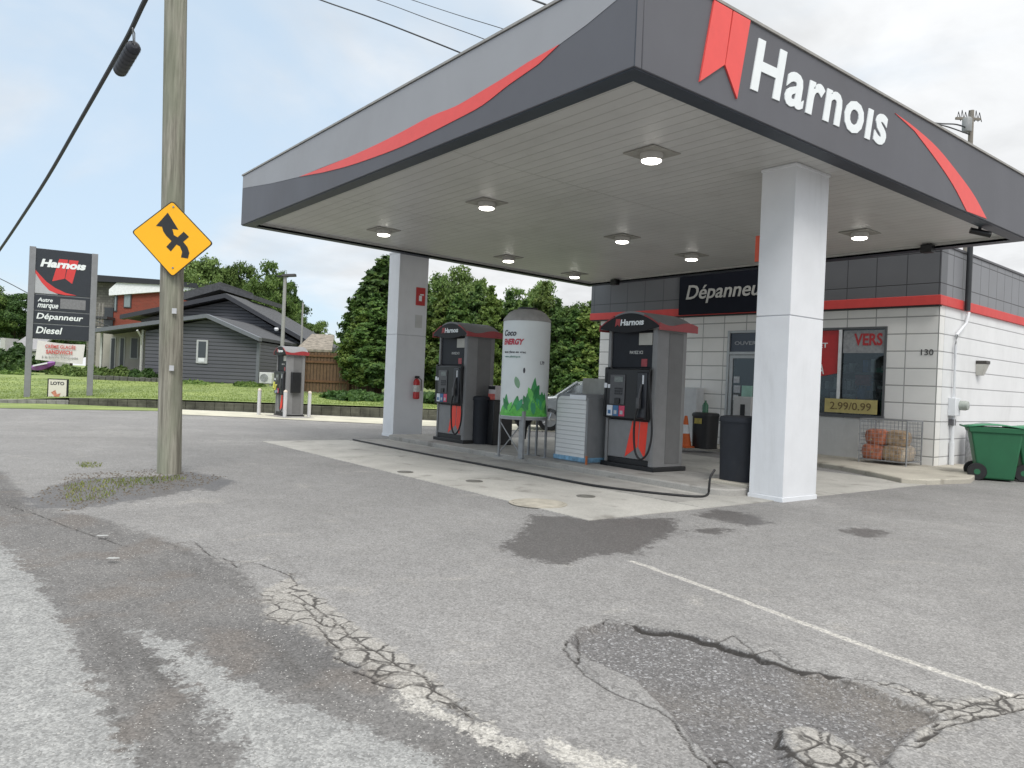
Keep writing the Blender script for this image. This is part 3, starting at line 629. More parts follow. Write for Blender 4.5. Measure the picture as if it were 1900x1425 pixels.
mb = MB().box(XB-0.02, 0.055, -0.145, 0.05, HT, HT+0.05).box(-0.12, 0.055, 0.051, DP, HT, HT+0.049)
mb.build('parapet_cap', mat('parapet', (0.10, 0.10, 0.11), 0.5), st, bevel=0.005)
MB().box(XB+0.1, -0.05, 0.1, DP-0.1, HT-0.3, HT-0.2).build('roof', mat('roofdeck', (0.2, 0.2, 0.2)), st)
MB().box(XB+0.02, 0.02, -0.13, 0.0, HB-0.03, HB-0.002).build('stripe_soffit', mat('dark_gap', (0.03, 0.03, 0.03), 0.8), st)
MB().box(XW+0.3, -0.3, 0.3, 6.0, 0.08, 0.10).build('shop_floor', mat('shopfloor', (0.12, 0.12, 0.11), 0.5), st)
MB().box(XW+0.3, -0.3, 4.5, 4.6, 0.1, 3.2).build('inner_wall', mat('shopwall', (0.10, 0.10, 0.09), 0.8), st)
MB().box(XW+0.3, -0.3, 0.3, 4.4, 3.0, 3.1).build('ceiling', mat('shopwall', (0.10, 0.10, 0.09), 0.8), st)
# window
M_frame = mat('alu_frame', (0.42, 0.44, 0.45), 0.4, metal=0.3, var=0.1)
win = MB().box(wx0-0.05, wx0, -0.02, 0.10, wz0-0.05, wz1+0.05).box(wx1, wx1+0.05, -0.02, 0.10, wz0-0.05, wz1+0.05).box(wx0, wx1, -0.02, 0.10, wz1, wz1+0.05).box(wx0-0.06, wx1+0.06, -0.05, 0.10, wz0-0.07, wz0)
mx_ = onF(1558, 680)[0]; win.box(mx_-0.03, mx_+0.03, -0.015, 0.08, wz0, wz1)
M_dframe = mat('dark_frame', (0.10, 0.105, 0.11), 0.5, var=0.1)
win = win.build('window', M_dframe, st, bevel=0.004)
MB().box(mx_-0.035, mx_+0.035, -0.025, -0.016, wz0+0.25, wz1).build('mullion', mat('mullion', (0.75, 0.77, 0.78), 0.4), win)
MB().box(wx0, wx1, 0.03, 0.045, wz0, wz1).build('pane', glass_mat('shop_glass'), win)
# things seen inside
for k, (zz) in enumerate((0.75, 1.15, 1.55, 1.95)):
    mb = MB().box(wx0+0.1, wx1+0.3, 0.42, 0.75, zz-0.03, zz)
    MBP = {}
    x = wx0+0.12
    while x < wx1+0.2:
        w_ = random.uniform(0.07, 0.2); h_ = random.uniform(0.1, 0.3); c = random.choice(['r', 'b', 'w', 'w', 'g', 'k', 'k'])
        MBP.setdefault(c, MB()).box(x, x+w_, 0.46, 0.68, zz, zz+h_); x += w_+random.uniform(0.01, 0.12)
    sh_ = mb.build('shelf', mat('shelf', (0.2, 0.21, 0.22), 0.5), st)
    for c, q in MBP.items():
        q.build('shelf_goods', mat('goods_'+c, {'r': (0.7, 0.05, 0.07), 'b': (0.08, 0.2, 0.5), 'w': (0.85, 0.85, 0.85), 'g': (0.06, 0.4, 0.28), 'k': (0.04, 0.04, 0.05)}[c], 0.5), sh_, kind='stuff')
# posters on the glass
red = MB(); pz1, pz0 = wz1-0.01, onF(1540, 703)[2]
red.prism([(wx0+0.02, 0.022, pz0-0.05), (mx_-0.05, 0.022, pz0+0.13), (mx_-0.05, 0.022, pz1), (wx0+0.02, 0.022, pz1)], (0, -0.004, 0))
MB().box(XW+0.02, onF(1590, 830)[0], -0.012, -0.001, 0.09, 0.98).build('base_panel', mat('base_render', (0.62, 0.615, 0.60), 0.6, var=0.05, grime=0.18), st) if False else None
MB().box(dx1+0.08, onF(1592, 830)[0], -0.014, -0.001, 0.09, wz0-0.085).build('base_panel', mat('base_render', (0.62, 0.615, 0.60), 0.6, var=0.05, grime=0.18), st)
p = red.build('poster', mat('poster_red', (0.50, 0.025, 0.025), 0.4, var=0.1), win)
q = onF(1528, 641); text_on('ET', (mx_-0.50, 0.017, q[2]-0.05), (1, 0, 0), (0, 0, 1), 0.2, 0.11, M_white, p, depth=0.003)
text_on('IRA', (mx_-0.62, 0.017, onF(1530, 690)[2]-0.05), (1, 0, 0), (0, 0, 1), 0.26, 0.22, M_white, p, depth=0.003)
vz1, vz0 = wz1-0.02, onF(1600, 655)[2]
MB().box(mx_+0.05, wx1-0.01, 0.018, 0.022, vz0, vz1).build('window_film', mat('film_grey', (0.30, 0.31, 0.32), 0.5, var=0.25, vscale=20), win)
vb = onF(1588, 641); text_on('VERS', (vb[0]-0.05, 0.014, vb[2]), (1, 0, 0), (0, 0, 1), wx1-vb[0], 0.26, mat('vers_red', (0.42, 0.03, 0.035), 0.5), win, bold=0.03, depth=0.003)
yz0, yz1 = onF(1585, 767)[2], onF(1585, 741)[2]; yx0, yx1 = onF(1533, 755)[0], onF(1630, 755)[0]
ys = MB().box(yx0, yx1, -0.075, -0.055, yz0, yz1).build('price_strip', mat('yellow_sign', (0.50, 0.42, 0.16), 0.5, var=0.15, vscale=10), win)
text_on('2.99/0.99', (yx0+0.12, -0.076, yz0+0.07), (1, 0, 0), (0, 0, 1), yx1-yx0-0.24, yz1-yz0-0.14, mat('price_brown', (0.16, 0.11, 0.04), 0.6), ys, bold=0.01, depth=0.004)
for (a, b_, c, d_, k_) in ((0.05, 0.3, 0.0, 0.42, 'w'), (0.36, 0.52, 0.0, 0.55, 'b'), (0.58, 0.8, 0.0, 0.36, 'k'), (0.86, 1.1, 0.0, 0.5, 'g'), (0.3, 0.62, 0.62, 0.85, 'r'), (0.78, 1.15, 0.55, 0.62, 'w'), (0.85, 1.15, 0.95, 1.05, 'w'), (-0.7, -0.3, 0.0, 0.5, 'g'), (-0.25, -0.08, 0.0, 0.45, 'w')):
    x0_ = mx_+a; x1_ = min(mx_+b_, wx1-0.03)
    if x1_ > x0_: MB().box(x0_, x1_, 0.12, 0.2, wz0+0.02+c, wz0+0.02+d_).build('display_goods', mat('shelf_'+k_, {'w': (0.55, 0.58, 0.58), 'b': (0.05, 0.12, 0.3), 'k': (0.03, 0.03, 0.03), 'g': (0.05, 0.2, 0.17), 'r': (0.4, 0.03, 0.05)}[k_], 0.5, var=0.5, vscale=16), st)
# railing bars behind the glass at the foot of the window
mb = MB()
for k in range(9):
    x = mx_+0.05+k*(wx1-mx_)/9; mb.tube([(x, 0.25, wz0), (x, 0.25, wz0+0.75)], 0.01, 6)
mb.tube([(mx_, 0.25, wz0+0.75), (wx1, 0.25, wz0+0.75)], 0.012, 6); mb.build('rail', M_steel, st)
# door with transom
zt0 = onF(1375, 655)[2]
dr = MB().box(dx0-0.06, dx0, -0.03, 0.12, 0.1, dz1+0.06).box(dx1, dx1+0.06, -0.03, 0.12, 0.1, dz1+0.06).box(dx0, dx1, -0.03, 0.12, dz1, dz1+0.06).box(dx0, dx1, -0.02, 0.1, zt0-0.04, zt0+0.03)
dr = dr.build('door', M_frame, st, bevel=0.004)
MB().box(dx0+0.01, dx0+0.10, -0.01, 0.05, 0.12, zt0-0.05).box(dx1-0.10, dx1-0.01, -0.01, 0.05, 0.12, zt0-0.05).box(dx0+0.10, dx1-0.10, -0.01, 0.05, zt0-0.13, zt0-0.05).box(dx0+0.10, dx1-0.10, -0.01, 0.05, 0.12, 0.32).build('door_leaf', M_frame, dr, bevel=0.003)
MB().box(dx0+0.10, dx1-0.10, 0.015, 0.025, 0.32, zt0-0.13).build('pane', glass_mat('shop_glass'), dr)
MB().box(dx0, dx1, 0.02, 0.03, zt0+0.03, dz1).build('transom', mat('transom', (0.02, 0.028, 0.05), 0.15), dr)
text_on('OUVERT', (dx0+0.12, 0.018, zt0+0.2), (1, 0, 0), (0, 0, 1), 0.7, 0.09, mat('dim_white', (0.35, 0.37, 0.4), 0.5), dr, depth=0.003)
MB().tube([(dx1-0.16, -0.01, 1.0), (dx1-0.16, -0.07, 1.0), (dx1-0.16, -0.07, 1.35), (dx1-0.16, -0.01, 1.35)], 0.013, 8).build('handle', M_steel, dr)
for (a, b_, c, d_) in ((0.14, 0.30, 1.62, 1.78), (0.15, 0.33, 1.38, 1.56), (0.14, 0.28, 1.2, 1.33), (0.5, 0.72, 1.05, 1.3)):
    MB().box(dx0+a, dx0+b_, 0.008, 0.013, c, d_).build('sticker', mat('sticker', (0.45, 0.47, 0.5), 0.5, var=0.35, vscale=25), dr)
mb = MB().box(dx0+0.5, dx0+1.0, 0.6, 1.0, 0.1, 1.15); mb.build('counter', mat('counter', (0.5, 0.48, 0.46), 0.5), st)
# house number, lights, meter and pipes on the side wall
q = onF(1709, 659); text_on('130', (q[0], -0.001, q[2]), (1, 0, 0), (0, 0, 1), onF(1732, 659)[0]-q[0], 0.12, mat('number_dark', (0.06, 0.06, 0.06), 0.5), st, bold=0.0, depth=0.012, name='house_number')
q = onS(1823, 684, 0.1)
mb = MB().hexa([(0.0, q[1]-0.10, q[2]-0.15), (0.12, q[1]-0.07, q[2]-0.15), (0.12, q[1]+0.07, q[2]-0.15), (0.0, q[1]+0.10, q[2]-0.15)], [(0.0, q[1]-0.12, q[2]+0.1), (0.2, q[1]-0.12, q[2]+0.1), (0.2, q[1]+0.12, q[2]+0.1), (0.0, q[1]+0.12, q[2]+0.1)])
wl = mb.build('wall_lamp', mat('lamp_cream', (0.5, 0.49, 0.45), 0.4, var=0.1), st, bevel=0.01)
MB().box(0.0, 0.21, q[1]-0.125, q[1]+0.125, q[2]+0.10, q[2]+0.17).build('lamp_hood', mat('bronze', (0.05, 0.045, 0.04), 0.5), wl, bevel=0.008)
pts = [onS(1798, 580, 0.06), onS(1793, 600, 0.06), onS(1775, 622, 0.06), onS(1773, 640, 0.06), onS(1770, 740, 0.06)]
MB().tube([(0.06, p[1], p[2]) for p in pts], 0.03, 10).build('conduit', M_wpaint, st, smooth=True)
q = onS(1770, 740, 0.06); q2 = onS(1771, 872, 0.06)
mt = MB().box(0.0, 0.14, q[1]-0.14, q[1]+0.14, q[2]-0.35, q[2]+0.02).build('meter_box', M_wpaint, st, bevel=0.01)
MB().lathe([(0.10, 0.0), (0.10, 0.10), (0.085, 0.15), (0.001, 0.16)], 20, axis='x', caps=False).build('meter_dial', mat('dial', (0.35, 0.38, 0.35), 0.2, var=0.3), mt, smooth=True).location = (0.14, q[1]+0.13, q[2]-0.13)
MB().tube([(0.06, q[1]+0.0, q[2]-0.35), (0.06, q[1]+0.0, 0.55)], 0.032, 10).tube([(0.06, q[1], 0.55), (0.06, q[1], 0.02)], 0.05, 10).build('conduit', M_wpaint, st, smooth=True)
MB().box(0.0, 0.09, q[1]-0.08, q[1]+0.08, q[2]-0.55, q[2]-0.42).build('junction_box', mat('jbox', (0.10, 0.10, 0.11), 0.5), st, bevel=0.006)
# mast pipe running up from the stripe past the canopy
a, b_ = onS(1795, 577, 0.12), onS(1799, 470, 0.12)
MB().tube([(0.12, a[1], a[2]), (0.12, a[1]+0.0, HT+1.6)], 0.055, 10).build('mast_pipe', mat('mast', (0.025, 0.028, 0.032), 0.5, var=0.2), st, smooth=True)
# store sign: dark board with pale italic lettering, and the red ribbon hung before it
s0, s1 = onF(1262, 540, 0.16), onF(1262, 540, 0.16)
sx0 = s0[0]; sx1 = onF(1490, 540, 0.16)[0]; sz0 = onF(1300, 583, 0.16)[2]
sg = MB().box(sx0, sx1, -0.20, -0.121, sz0, HT+0.06).build('store_sign', mat('sign_navy', (0.006, 0.008, 0.016), 0.65, var=0.1, spec=0.2), bevel=0.008)
sg.location = (BX, BY, 0); sg.rotation_euler = (0, 0, BTH)
tag(sg, 'dark navy sign board with white italic lettering above the store door', 'sign')
a, b_ = onF(1273, 556, 0.2), onF(1402, 547, 0.2); hh = onF(1280, 531, 0.2)[2]-a[2]
text_on('Dépanneur', (a[0], -0.201, a[2]), (1, 0, 0), (0, 0, 1), (b_[0]-a[0])*9/7.75, hh*1.05, mat('dim_white2', (0.50, 0.50, 0.48), 0.5), sg, bold=0.012, shear=0.22, depth=0.012)
# ---------------------------------------------------------------- sidewalk before the store
kp = [G(1515, 866), G(1560, 873), G(1620, 885), G(1672, 897), G(1720, 900), G(1770, 898), G(1800, 897), G(1812, 888)]
kp = [p[:2] for p in kp]
def wl_(x, y): return (BX+x*ca-y*sa, BY+x*sa+y*ca)
ring = [wl_(XW, -1.25), wl_(-8, -1.25), wl_(-3.6, -1.25)]+list(kp)+[wl_(1.6, 0.6), wl_(1.6, 1.2), wl_(0.0, 1.2), wl_(0, 0), wl_(XW, 0)]
MB().prism([(p[0], p[1], -0.05) for p in ring], (0, 0, 0.14)).build('sidewalk', M_kerb, bevel=0.02, kind='structure')
# ---------------------------------------------------------------- fuel dispensers
M_rec = mat('pump_recess', (0.022, 0.022, 0.025), 0.5, var=0.15)
M_head = mat('header_grey', (0.20, 0.20, 0.205), 0.4, var=0.08, grime=0.15)
M_maroon = mat('header_red', (0.32, 0.035, 0.04), 0.45, var=0.15)
def poly_y(pts, y0, y1): return MB().prism([(x, y0, z) for x, z in pts], (0, y1-y0, 0))
def make_pump(loc, rz, label, W=1.10, stickers=True):
    t = empty('fuel_pump', loc, rz, label, 'fuel pump', 'fuel pumps under the canopy')
    h = W/2
    MB().box(-h-0.03, h+0.03, -0.39, 0.39, 0.0, 0.07).build('base_plate', M_black, t, bevel=0.008)
    MB().box(-h+0.08, h-0.10, -0.30, 0.30, 0.07, 2.22).build('cabinet', M_rec, t)
    # rounded pillars on both sides, running the full depth
    for sx in (-1, 1):
        w_ = 0.085 if sx < 0 else 0.11; xo = sx*h; xi = sx*(h-w_)
        ring = []
        for k in range(9):
            a = math.pi*k/8; ring.append((xi+(xo-xi)*math.sin(a)**0.6 if 0 < k < 8 else xi, -0.36*math.cos(a), 0.07))
        ring = [(xi, -0.36, 0.07), (xi+sx*w_*0.45, -0.365, 0.07), (xi+sx*w_*0.8, -0.35, 0.07), (xo, -0.30, 0.07), (xo, 0.30, 0.07), (xi+sx*w_*0.8, 0.35, 0.07), (xi+sx*w_*0.45, 0.365, 0.07), (xi, 0.36, 0.07)]
        MB().prism(ring, (0, 0, 2.17)).build('side_pillar', M_grey, t, smooth=True, bevel=0.006)
    # a narrower darker inset on the right flank
    MB().box(h-0.004, h+0.006, -0.10, 0.24, 0.12, 2.18).build('side_panel', mat('pump_side', (0.15, 0.15, 0.15), 0.45, var=0.1, grime=0.15), t, bevel=0.004)
    xl, xr = -h+0.09, h-0.115
    dr = MB().box(xl, xr, -0.345, -0.30, 0.16, 0.77).build('lower_door', M_grey, t, bevel=0.008)
    MB().box(xl, xr, -0.34, -0.30, 0.07, 0.155).build('kick_plate', M_black, t, bevel=0.004)
    c = (xl+xr)/2+0.24
    for pts in ([(c-0.16, 0.765), (c-0.01, 0.765), (c-0.03, 0.36), (c-0.30, 0.16+0.02)], [(c+0.01, 0.765), (c+0.17, 0.765), (c+0.13, 0.18), (c-0.01, 0.36)]):
        poly_y(pts, -0.345, -0.349).build('ribbon_decal', mat('decal_red', (0.85, 0.05, 0.025), 0.4, var=0.06), dr)
    # keypad module
    k = poly_y([(xl-0.03, 0.79), (xr+0.02, 0.79), (xr+0.02, 1.60), (xl+0.02, 1.60), (xl-0.03, 1.52)], -0.43, -0.30).build('card_module', M_black, t, bevel=0.02)
    MB().box(xl+0.09, xl+0.42, -0.445, -0.43, 1.02, 1.50).build('keypad_panel', mat('keypad_grey', (0.085, 0.085, 0.09), 0.45, var=0.1), k, bevel=0.006)
    MB().box(xl+0.19, xl+0.38, -0.452, -0.445, 1.38, 1.47).build('display', mat('lcd', (0.16, 0.18, 0.17), 0.2, var=0.3, vscale=30), k)
    mb = MB()
    for i in range(4):
        for j in range(3): mb.box(xl+0.20+i*0.045, xl+0.235+i*0.045, -0.455, -0.445, 1.26-j*0.04, 1.288-j*0.04)
    mb.build('keys', mat('key_dark', (0.03, 0.03, 0.035), 0.4), k)
    MB().box(xl+0.22, xl+0.33, -0.47, -0.445, 1.03, 1.12).build('card_slot', M_black, k, bevel=0.006)
    if stickers:
        for i, cc in enumerate(((0.62, 0.66, 0.72), (0.06, 0.16, 0.32), (0.60, 0.05, 0.12))):
            s_ = MB().box(xl+0.03+i*0.135, xl+0.155+i*0.135, -0.437, -0.430, 0.83, 1.00).build('grade_button', mat('grade_%d' % i, cc, 0.35, var=0.1), k, bevel=0.004)
            MB().box(xl+0.06+i*0.135, xl+0.12+i*0.135, -0.442, -0.437, 0.86, 0.92).build('grade_mark', mat('sticker', (0.45, 0.47, 0.5)) if i != 0 else mat('grade_1', (0.06, 0.16, 0.32)), s_)
        MB().box(xl+0.03, xl+0.09, -0.436, -0.430, 1.28, 1.34).build('sticker', M_wpaint, k)
    # nozzle in its boot and its hose
    nb = MB().box(xr-0.20, xr+0.01, -0.47, -0.43, 0.82, 1.55).build('nozzle_boot', mat('boot', (0.02, 0.022, 0.028), 0.35, var=0.2), k, bevel=0.02)
    nz = MB().tube([(xr-0.11, -0.49, 1.02), (xr-0.10, -0.51, 1.12), (xr-0.09, -0.50, 1.25), (xr-0.08, -0.48, 1.36)], 0.028, 10, 0.018)
    nz.box(xr-0.13, xr-0.07, -0.54, -0.49, 0.98, 1.14)
    nz.build('nozzle', mat('nozzle', (0.07, 0.07, 0.075), 0.35, var=0.4, vscale=12), t, smooth=True)
    MB().box(xr-0.075, xr-0.045, -0.476, -0.470, 1.36, 1.50).build('sticker', M_wpaint, nb)
    hp = [(xr+0.03, -0.40, 1.62), (xr+0.05, -0.46, 1.45), (xr+0.12, -0.47, 1.0), (xr+0.15, -0.46, 0.6), (xr+0.10, -0.47, 0.32), (xr-0.03, -0.48, 0.19), (xr-0.15, -0.48, 0.28), (xr-0.19, -0.49, 0.55), (xr-0.16, -0.51, 0.85), (xr-0.11, -0.50, 1.02)]
    MB().tube(catmull(hp, 7), 0.017, 8).build('hose', M_rubber, t, smooth=True)
    # upper display with a white card
    MB().box(xl, xr, -0.33, -0.30, 1.62, 2.20).build('display_panel', mat('disp_dark', (0.010, 0.012, 0.018), 0.5, var=0.3, spec=0.3), t, bevel=0.006)
    if stickers:
        MB().box(xr-0.30, xr-0.02, -0.345, -0.33, 1.98, 2.17).build('notice_card', mat('card', (0.42, 0.41, 0.37), 0.6, var=0.1), t)
    text_on('PAYEZ ICI', (xr-0.50, -0.331, 1.84), (1, 0, 0), (0, 0, 1), 0.28, 0.05, mat('dim_white2', (0.5, 0.5, 0.48)), t, depth=0.002)
    MB().box(xr-0.24, xr-0.12, -0.334, -0.33, 1.64, 1.76).build('red_sticker', mat('sticker_red', (0.35, 0.04, 0.05), 0.4, var=0.4, vscale=30), t)
    MB().box(-h+0.03, -h+0.11, -0.43, -0.36, 0.80, 1.62).build('side_box', M_black, t, bevel=0.015)
    MB().box(-h+0.04, -h+0.10, -0.436, -0.43, 1.28, 1.36).build('sticker', M_wpaint, t)
    # arched header
    H = h+0.10
    def arc(x, a, b_): return a+(b_-a)*max(0.0, math.cos(x/H*math.pi/2))**0.85
    xs = np.linspace(-H, H, 21)
    pts = [(x, arc(x, 2.27, 2.52)) for x in xs]+[(x, 2.235-0.02*math.cos(x/H*math.pi/2)) for x in xs[::-1]]
    hd = poly_y(pts, -0.44, 0.44).build('header', M_head, t, smooth=True)
    pts = [(x, arc(x, 2.262, 2.485)) for x in xs]+[(x, 2.25-0.075*math.cos(x/H*math.pi/2)) for x in xs[::-1]]
    poly_y([(x*0.985, z) for x, z in pts], -0.455, -0.44).build('header_panel', mat('header_black', (0.008, 0.008, 0.010), 0.5, var=0.1, spec=0.3), hd)
    for sx in (-1, 1):      # wavy red band along the flanks
        mb = MB()
        n = 14; ys = np.linspace(-0.455, 0.45, n)
        for i in range(n-1):
            a0, a1 = (0.11+0.035*math.sin(ys[i]*7), 0.11+0.035*math.sin(ys[i+1]*7))
            xa, xb = sx*(H-0.01), sx*(H+0.012); za = 2.205
            mb.hexa([(xa, ys[i], za), (xb, ys[i], za), (xb, ys[i+1], za), (xa, ys[i+1], za)], [(xa, ys[i], za+a0), (xb, ys[i], za+a0), (xb, ys[i+1], za+a1), (xa, ys[i+1], za+a1)])
        mb.build('red_trim', M_maroon, hd)
    for side in (-1, 1):
        mb = MB()
        for i in range(20):
            xa, xb = xs[i], xs[i+1]
            if side*(xa+xb)/2 > H*0.45:
                mb.hexa([(xa, -0.458, arc(xa, 2.262, 2.485)), (xb, -0.458, arc(xb, 2.262, 2.485)), (xb, -0.44, arc(xb, 2.262, 2.485)), (xa, -0.44, arc(xa, 2.262, 2.485))],
                        [(xa, -0.458, arc(xa, 2.275, 2.515)), (xb, -0.458, arc(xb, 2.275, 2.515)), (xb, -0.44, arc(xb, 2.275, 2.515)), (xa, -0.44, arc(xa, 2.275, 2.515))])
        mb.build('red_edge', M_maroon, hd)
    text_on('Harno\u0131s', (-0.18, -0.456, 2.29), (1, 0, 0), (0, 0, 1), 0.50, 0.10, M_white, hd, bold=0.03, shear=0.1, depth=0.004)
    for pts in ([(-0.28, 2.40), (-0.235, 2.40), (-0.245, 2.31), (-0.30, 2.275)], [(-0.23, 2.40), (-0.185, 2.40), (-0.20, 2.275), (-0.24, 2.31)]):
        poly_y(pts, -0.455, -0.459).build('logo_ribbon', mat('logo_dim', (0.35, 0.03, 0.03), 0.4), hd)
    return t
pump1 = make_pump((-8.58, 9.44, ISZ), 0.0, 'larger nearer grey fuel pump with arched header, red ribbon decal and white notice card')
pump2 = make_pump((-13.58, 9.30, ISZ), 0.0, 'farther fuel pump standing between the far column and the dark bin', stickers=True)
# ---------------------------------------------------------------- bins, cabinet, tank on the island
def round_bin(loc, r, h, label, cat='bin', m=None, tilt=0.0, name='litter_bin', taper=0.93, group=None):
    t = empty(name, loc, 0, label, cat, group)
    m = m or mat('bin_navy', (0.013, 0.016, 0.023), 0.55, var=0.2, grime=0.15)
    b_ = MB(); n = 28
    def ring(rr, z, e=0.62):
        out = []
        for i in range(n):
            a = 2*math.pi*i/n; c, s = math.cos(a), math.sin(a)
            out.append((rr*abs(c)**e*(1 if c > 0 else -1), rr*abs(s)**e*(1 if s > 0 else -1), z))
        return out
    prof = [(r*taper, 0.0), (r*taper, 0.03), (r*0.99, h-0.10), (r*1.0, h-0.06)]
    vs = [p for q in prof for p in ring(*q)]
    fs = [(j*n+i, j*n+(i+1) % n, (j+1)*n+(i+1) % n, (j+1)*n+i) for j in range(3) for i in range(n)]+[tuple(range(n))[::-1]]
    MB().add(vs, fs).build('body', m, t, smooth=True)
    prof = [(r*1.04, h-0.075), (r*1.04, h-0.03), (r*0.97, h), (r*0.80, h+0.012)]
    vs = [p for q in prof for p in ring(*q)]
    fs = [(j*n+i, j*n+(i+1) % n, (j+1)*n+(i+1) % n, (j+1)*n+i) for j in range(3) for i in range(n)]+[tuple(range(n))[::-1], tuple(3*n+i for i in range(n))]
    MB().add(vs, fs).build('lid', m, t, smooth=True)
    return t
p = G(1354, 893, ISZ+0.05)
round_bin((p[0]-0.02, p[1]+0.30, ISZ+0.05), 0.29, 0.90, 'tall dark navy litter bin beside the front white column')
bb = MB().box(p[0]-0.34, p[0]+0.34, p[1]-0.07, p[1]+0.62, ISZ-0.02, ISZ+0.05); bb.build('bin_plinth', M_kerb, bevel=0.02, label='low pale concrete plinth under the navy litter bin', cat='plinth')
p = G(885, 822, ISZ)
bx = round_bin((p[0]+0.06, p[1]+0.05, ISZ), 0.27, 0.98, 'dark litter bin pushed against the far fuel pump')
pb = G(908, 822, ISZ)
bd = MB().box(p[0]+0.34, p[0]+0.54, p[1]+0.0, p[1]+0.5, ISZ, ISZ+0.92).build('black_cabinet', M_black, bevel=0.015, label='low black squeegee stand between the dark bin and the white tank', cat='cabinet')
tb = MB().box(p[0]+0.26, p[0]+0.50, p[1]+0.05, p[1]+0.30, ISZ+0.925, ISZ+1.22).build('dispenser_box', mat('towel_box', (0.55, 0.50, 0.50), 0.5, var=0.2), bevel=0.015, label='pale paper towel box with red print on top of the black stand', cat='box')
MB().box(p[0]+0.265, p[0]+0.495, p[1]+0.044, p[1]+0.05, ISZ+0.93, ISZ+1.05).build('red_print', mat('print_red', (0.55, 0.12, 0.10), 0.5, var=0.4, vscale=15), tb)
MB().box(p[0]+0.265, p[0]+0.495, p[1]+0.044, p[1]+0.05, ISZ+1.14, ISZ+1.21).build('dark_print', M_black, tb)
# white tank with green leaf print on a steel stand
tc_ = G(962, 851, ISZ); TX, TY_ = tc_[0]-math.sin(YAW)*0.40+math.cos(YAW)*0.06, tc_[1]+math.cos(YAW)*0.40+math.sin(YAW)*0.06; TZ = ISZ; TR = 0.43
scl = (np.array([TX, TY_, 0])-C0)@fw/FPX      # metres per traced pixel at the tank
HZ = lambda px, py: float(D(px, py, scl*FPX)[2])
zb_, zt_ = HZ(967, 772), HZ(977, 598); zd = HZ(977, 574)
tk = empty('washer_tank', (TX, TY_, 0), 0, 'white upright tank with green leaf print and grey domed lid on a steel stand', 'tank')
TR = (1018-930)/2*scl*1.0
M_tank = mat('tank_white', (0.70, 0.74, 0.74), 0.35, var=0.05, vscale=2, grime=0.12)
body = MB().lathe([(TR*0.985, zb_), (TR, zb_+0.02), (TR, zt_-0.01), (TR*0.99, zt_)], 48).build('tank_body', M_tank, tk, smooth=True)
MB().lathe([(TR*1.01, zt_), (TR*1.01, zt_+0.03), (TR*0.93, zt_+(zd-zt_)*0.35), (TR*0.78, zt_+(zd-zt_)*0.68), (TR*0.58, zt_+(zd-zt_)*0.9), (TR*0.3, zd), (0.001, zd)], 40, caps=False).build('lid', mat('tank_lid', (0.32, 0.31, 0.295), 0.5, var=0.2, grime=0.2), tk, smooth=True)
MB().lathe([(TR*0.42, zd-0.03), (TR*0.42, zd+0.02), (TR*0.25, zd+0.03), (0.001, zd+0.03)], 24, caps=False).build('hatch', M_black, tk, smooth=True)
MB().lathe([(0.001, zb_-0.42), (0.06, zb_-0.40), (0.08, zb_-0.2), (TR*0.5, zb_-0.01)], 20, caps=False).build('outlet_cone', M_black, tk, smooth=True)
def tank_sheet(name, uv, m, off=0.004):
    """polygon given as (angle from the street side in metres along the skin, height) wrapped on the tank"""
    vs = []; 
    for u, z in uv:
        a = -math.pi/2-0.0+TA+u/TR; vs.append(((TR+off)*math.cos(a), (TR+off)*math.sin(a), z))
    c = np.mean(np.array(vs), 0); 
    return MB().add(vs, [tuple(range(len(vs)))]).build(name, m, tk)
vd = np.array([0-TX, 0-TY_]); TA = math.atan2(vd[1], vd[0])+math.pi/2       # facing the street where the print is
def wrap_strip(name, top_pts, z0, m, off):
    mb = MB(); U = np.linspace(top_pts[0][0], top_pts[-1][0], 60); Z = np.interp(U, [t[0] for t in top_pts], [t[1] for t in top_pts])
    for i in range(59):
        q = []
        for u, z in ((U[i], z0), (U[i+1], z0), (U[i+1], Z[i+1]), (U[i], Z[i])):
            a = -math.pi/2+TA+u/TR; q.append(((TR+off)*math.cos(a), (TR+off)*math.sin(a), z))
        mb.add(q, [(0, 1, 2, 3)])
    return mb.build(name, m, body)
S_ = scl
def leaf_top(pts): return [(u*S_, zb_+z*S_) for u, z in pts]
wrap_strip('leaf_print', leaf_top([(-60,5),(-46,16),(-40,34),(-36,42),(-31,26),(-24,16),(-18,30),(-12,40),(-7,24),(0,24),(5,44),(9,40),(14,60),(19,74),(23,56),(27,60),(30,38),(35,48),(40,40),(44,46),(50,24),(60,5)]), zb_+0.012, mat('leaf_mid', (0.05, 0.30, 0.09), 0.4, var=0.45, vscale=9), 0.003)
wrap_strip('leaf_print', leaf_top([(-58,3),(-46,20),(-40,10),(-34,24),(-27,8),(-18,22),(-12,10),(-4,18),(4,8),(10,28),(17,44),(21,26),(27,34),(33,12),(40,24),(46,8),(58,3)]), zb_+0.014, mat('leaf_bright', (0.12, 0.52, 0.08), 0.4, var=0.45, vscale=12), 0.006)
def wrap_blob(name, cu, cz, ru, rz, m, rot=0.0, off=0.005, n=16, pointy=1.0):
    vs = []
    for i in range(n):
        a = 2*math.pi*i/n; du = math.cos(a)*ru*(abs(math.cos(a))**(pointy-1) if pointy > 1 else 1); dz_ = math.sin(a)*rz
        u, z = cu+du*math.cos(rot)-dz_*math.sin(rot), cz+du*math.sin(rot)+dz_*math.cos(rot)
        an = -math.pi/2+TA+u*S_/TR; vs.append(((TR+off)*math.cos(an), (TR+off)*math.sin(an), zb_+z*S_))
    MB().add(vs, [tuple(range(n))]).build(name, m, body)
wrap_blob('leaf_print', -14, 62, 5, 11, mat('leaf_pale', (0.22, 0.38, 0.24), 0.4), 0.3, pointy=1.4)
